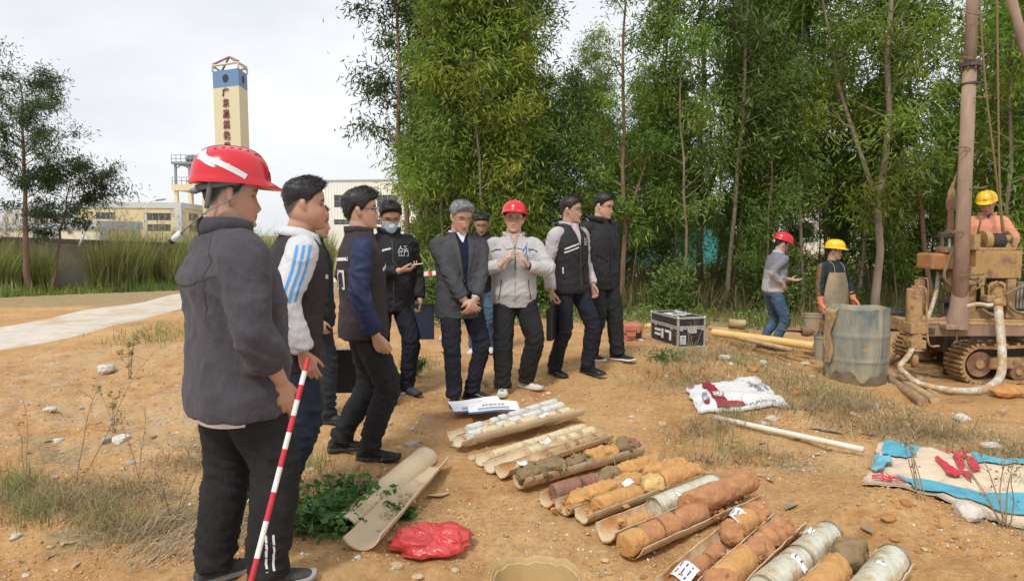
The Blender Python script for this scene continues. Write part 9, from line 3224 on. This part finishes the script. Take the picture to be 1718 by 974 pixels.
# standing twigs and seed heads: single plants
def twig_plant(label, u, v, hgt, n=3, col=(.30, .22, .13), heads=0, leafy=0, cat='weed', group=None, seed=0, lean=(0, 0)):
	rgs = np.random.default_rng(seed + int(u))
	c = G(u, v)
	o = empty('weed', c, label, cat, group)
	m = MB(); tips = []
	for k in range(n):
		d = np.array([rgs.normal() * .22 + lean[0], rgs.normal() * .2 + lean[1], 1.0])
		L_ = hgt * rgs.uniform(.65, 1.05)
		p0 = c + [rgs.normal() * .01, rgs.normal() * .01, -.01]
		pts = catmull([p0, p0 + d * L_ * .4, p0 + d * L_ * .75 + [rgs.normal() * .02, 0, 0], p0 + d * L_ + [rgs.normal() * .03, 0, -.01]], 3)
		m.tube(pts, np.linspace(.0035, .0012, len(pts)), 5, cap=False)
		tips.append(pts)
		for j in range(3):
			i = rgs.integers(3, len(pts) - 1)
			e = pts[i] + nrm([rgs.normal(), rgs.normal(), .8]) * L_ * .18
			m.tube([pts[i], e], [.0018, .0008], 4, cap=False)
			tips.append(np.array([pts[i], e]))
	m.build('stems', mat('twig', col, .95, .3, 20) if 'twig' not in bpy.data.materials else bpy.data.materials['twig'], o, True)
	if heads or leafy:
		ps, ds = [], []
		for pts in tips:
			for j in range(max(heads, leafy)):
				s = rgs.uniform(.35 if leafy else .8, 1)
				i = min(len(pts) - 1, int(s * (len(pts) - 1)))
				ps.append(pts[i] + rgs.normal(size=3) * .012); ds.append(rgs.normal(size=3) + [0, 0, .4])
		ps, ds = np.array(ps), np.array(ds)
		tcol = np.array([(.22, .26, .08)] if leafy else [(.30, .26, .10)])
		vq, fq, tq = leaves(ps, ds, rgs.uniform(.02, .05, len(ps)) if leafy else rgs.uniform(.012, .025, len(ps)), rgs.uniform(.008, .018, len(ps)), np.repeat(tcol, len(ps), 0) * rgs.uniform(.6, 1.3, (len(ps), 1)), rgs)
		me = fast_mesh('leaves', vq, fq, tq); me.materials.append(M_grass)
		link('leaves', me, None, o)
	return o
twig_plant('bare dark twig rising beside the white rock on the far left', 48, 815, .60, 2, lean=(-.25, 0), seed=1)
twig_plant('long bare twig leaning right on the left slope', 130, 815, .85, 2, lean=(.45, .1), seed=2)
twig_plant('yellow seeded weed standing on the upper left slope', 218, 635, .5, 5, heads=14, seed=3)
twig_plant('yellow green weed beside the pale rock cluster', 192, 725, .35, 4, heads=10, seed=4)
twig_plant('thin dark twig left of the nearest man', 232, 805, .55, 2, seed=5)
twig_plant('dry twig just left of the nearest man’s trousers', 290, 880, .45, 3, lean=(.2, 0), seed=6)
twig_plant('leafy weed beside the masked man’s shoe', 700, 630, .20, 7, leafy=16, seed=7)
twig_plant('tall thin seed stalk in front of the parasol', 1545, 838, .55, 2, heads=6, lean=(-.45, .1), seed=8)
twig_plant('second thin stalk in front of the parasol', 1560, 842, .5, 2, heads=5, lean=(-.15, .2), seed=9)
twig_plant('thin grass stalks at the lower right corner', 1690, 885, .45, 6, heads=4, lean=(-.3, .1), seed=10)
twig_plant('bare twigs in front of the flight case', 1140, 625, .65, 4, lean=(-.1, 0), seed=11)
twig_plant('bent dry stalk crossing the flight case', 1160, 612, .6, 3, lean=(.05, 0), seed=12)
twig_plant('dead twig bundle by the suit’s black shoe', 815, 650, .10, 9, seed=13)
twig_plant('dry stalk behind the sack', 1165, 632, .4, 4, seed=14)
# green leafy weeds beside the empty pipes: broad leaves
x, y = G(540, 880)[:2]
M_wl = (.075, .185, .035)
shrub('weed_clump', x, y, .24, .20, 900, M_wl, 'low clump of broad green leaves beside the empty split pipes', .055, .55, None, 'weed')
x, y = G(590, 850)[:2]
shrub('weed_clump', x, y, .20, .17, 420, M_wl, 'green leafy clump behind the empty split pipes', .05, .55, None, 'weed')
x, y = G(672, 868)[:2]
shrub('weed_clump', x, y, .09, .09, 110, M_wl, 'small green weed growing beside the hollow pipe', .05, .55, None, 'weed')
x, y = G(620, 835)[:2]
shrub('weed_clump', x, y, .07, .14, 60, M_wl, 'sprig of green leaves between the two empty pipes', .05, .55, None, 'weed')
x, y = G(1110, 603)[:2]
shrub('weed_clump', x, y, .30, .07, 160, (.10, .20, .05), 'flat green fern like weed before the flight case', .09, .2, None, 'weed')
# dead leaves
def dead_leaf(u, v, L_, label, grp, col=0, seed=0):
	rgs = np.random.default_rng(seed + int(u * 3 + v))
	c = G(u, v)
	a = rgs.random() * 6.28
	X_ = np.array([math.cos(a), math.sin(a), 0]); Y_ = np.array([-math.sin(a), math.cos(a), 0])
	vv = []
	for i in range(7):
		s = i / 6
		w = .16 * L_ * math.sin(math.pi * (s * .92 + .04)) ** .7
		for k in (-1, 0, 1):
			vv.append(c + X_ * (s - .5) * L_ + Y_ * (w * k + .05 * L_ * math.sin(s * 3)) + np.array([0, 0, .008 + .05 * L_ * abs(k) + .04 * L_ * math.sin(s * 4 + a)]))
	f = [(i * 3 + j, (i + 1) * 3 + j, (i + 1) * 3 + j + 1, i * 3 + j + 1) for i in range(6) for j in range(2)]
	o = link('dead_leaf', mesh_np('dead_leaf', vv, f), M_dl[col])
	tag(o, label, 'dead leaf', grp); origin_to(o, c)
M_dl = [mat('grey_dead_leaf', (.26, .21, .15), .9, .25, 20), mat('tan_dead_leaf', (.46, .33, .20), .9, .25, 20)]
for k in range(46):
	u, v = rg.uniform(1120, 1480), rg.uniform(700, 880)
	if v > 700 + (1500 - u) * .40 + 30: continue
	dead_leaf(u, v, rg.uniform(.04, .11), 'curled dead leaf on the soil right of the trays', 'dead leaves right of the trays', int(rg.random() < .4), k)
for k, (u, v, L_, lb) in enumerate(((1328, 852, .13, 'grey dead leaf standing beyond the small clay plugs'), (1455, 890, .11, 'grey dead leaf behind the bare yellow core'), (1385, 725, .22, 'long grey bark strip right of the pole'), (1450, 728, .2, 'dark curled bark near the sack'), (735, 832, .14, 'pale dry leaf right of the empty pipes'))):
	dead_leaf(u, v, L_, lb, None, 0 if k != 4 else 1, k + 90)
for k in range(26):
	u, v = rg.uniform(0, 330), rg.uniform(720, 950)
	dead_leaf(u, v, rg.uniform(.03, .08), 'dead leaf on the left slope', 'dead leaves on the left slope', int(rg.random() < .5), k + 200)
bpy.context.view_layer.update()
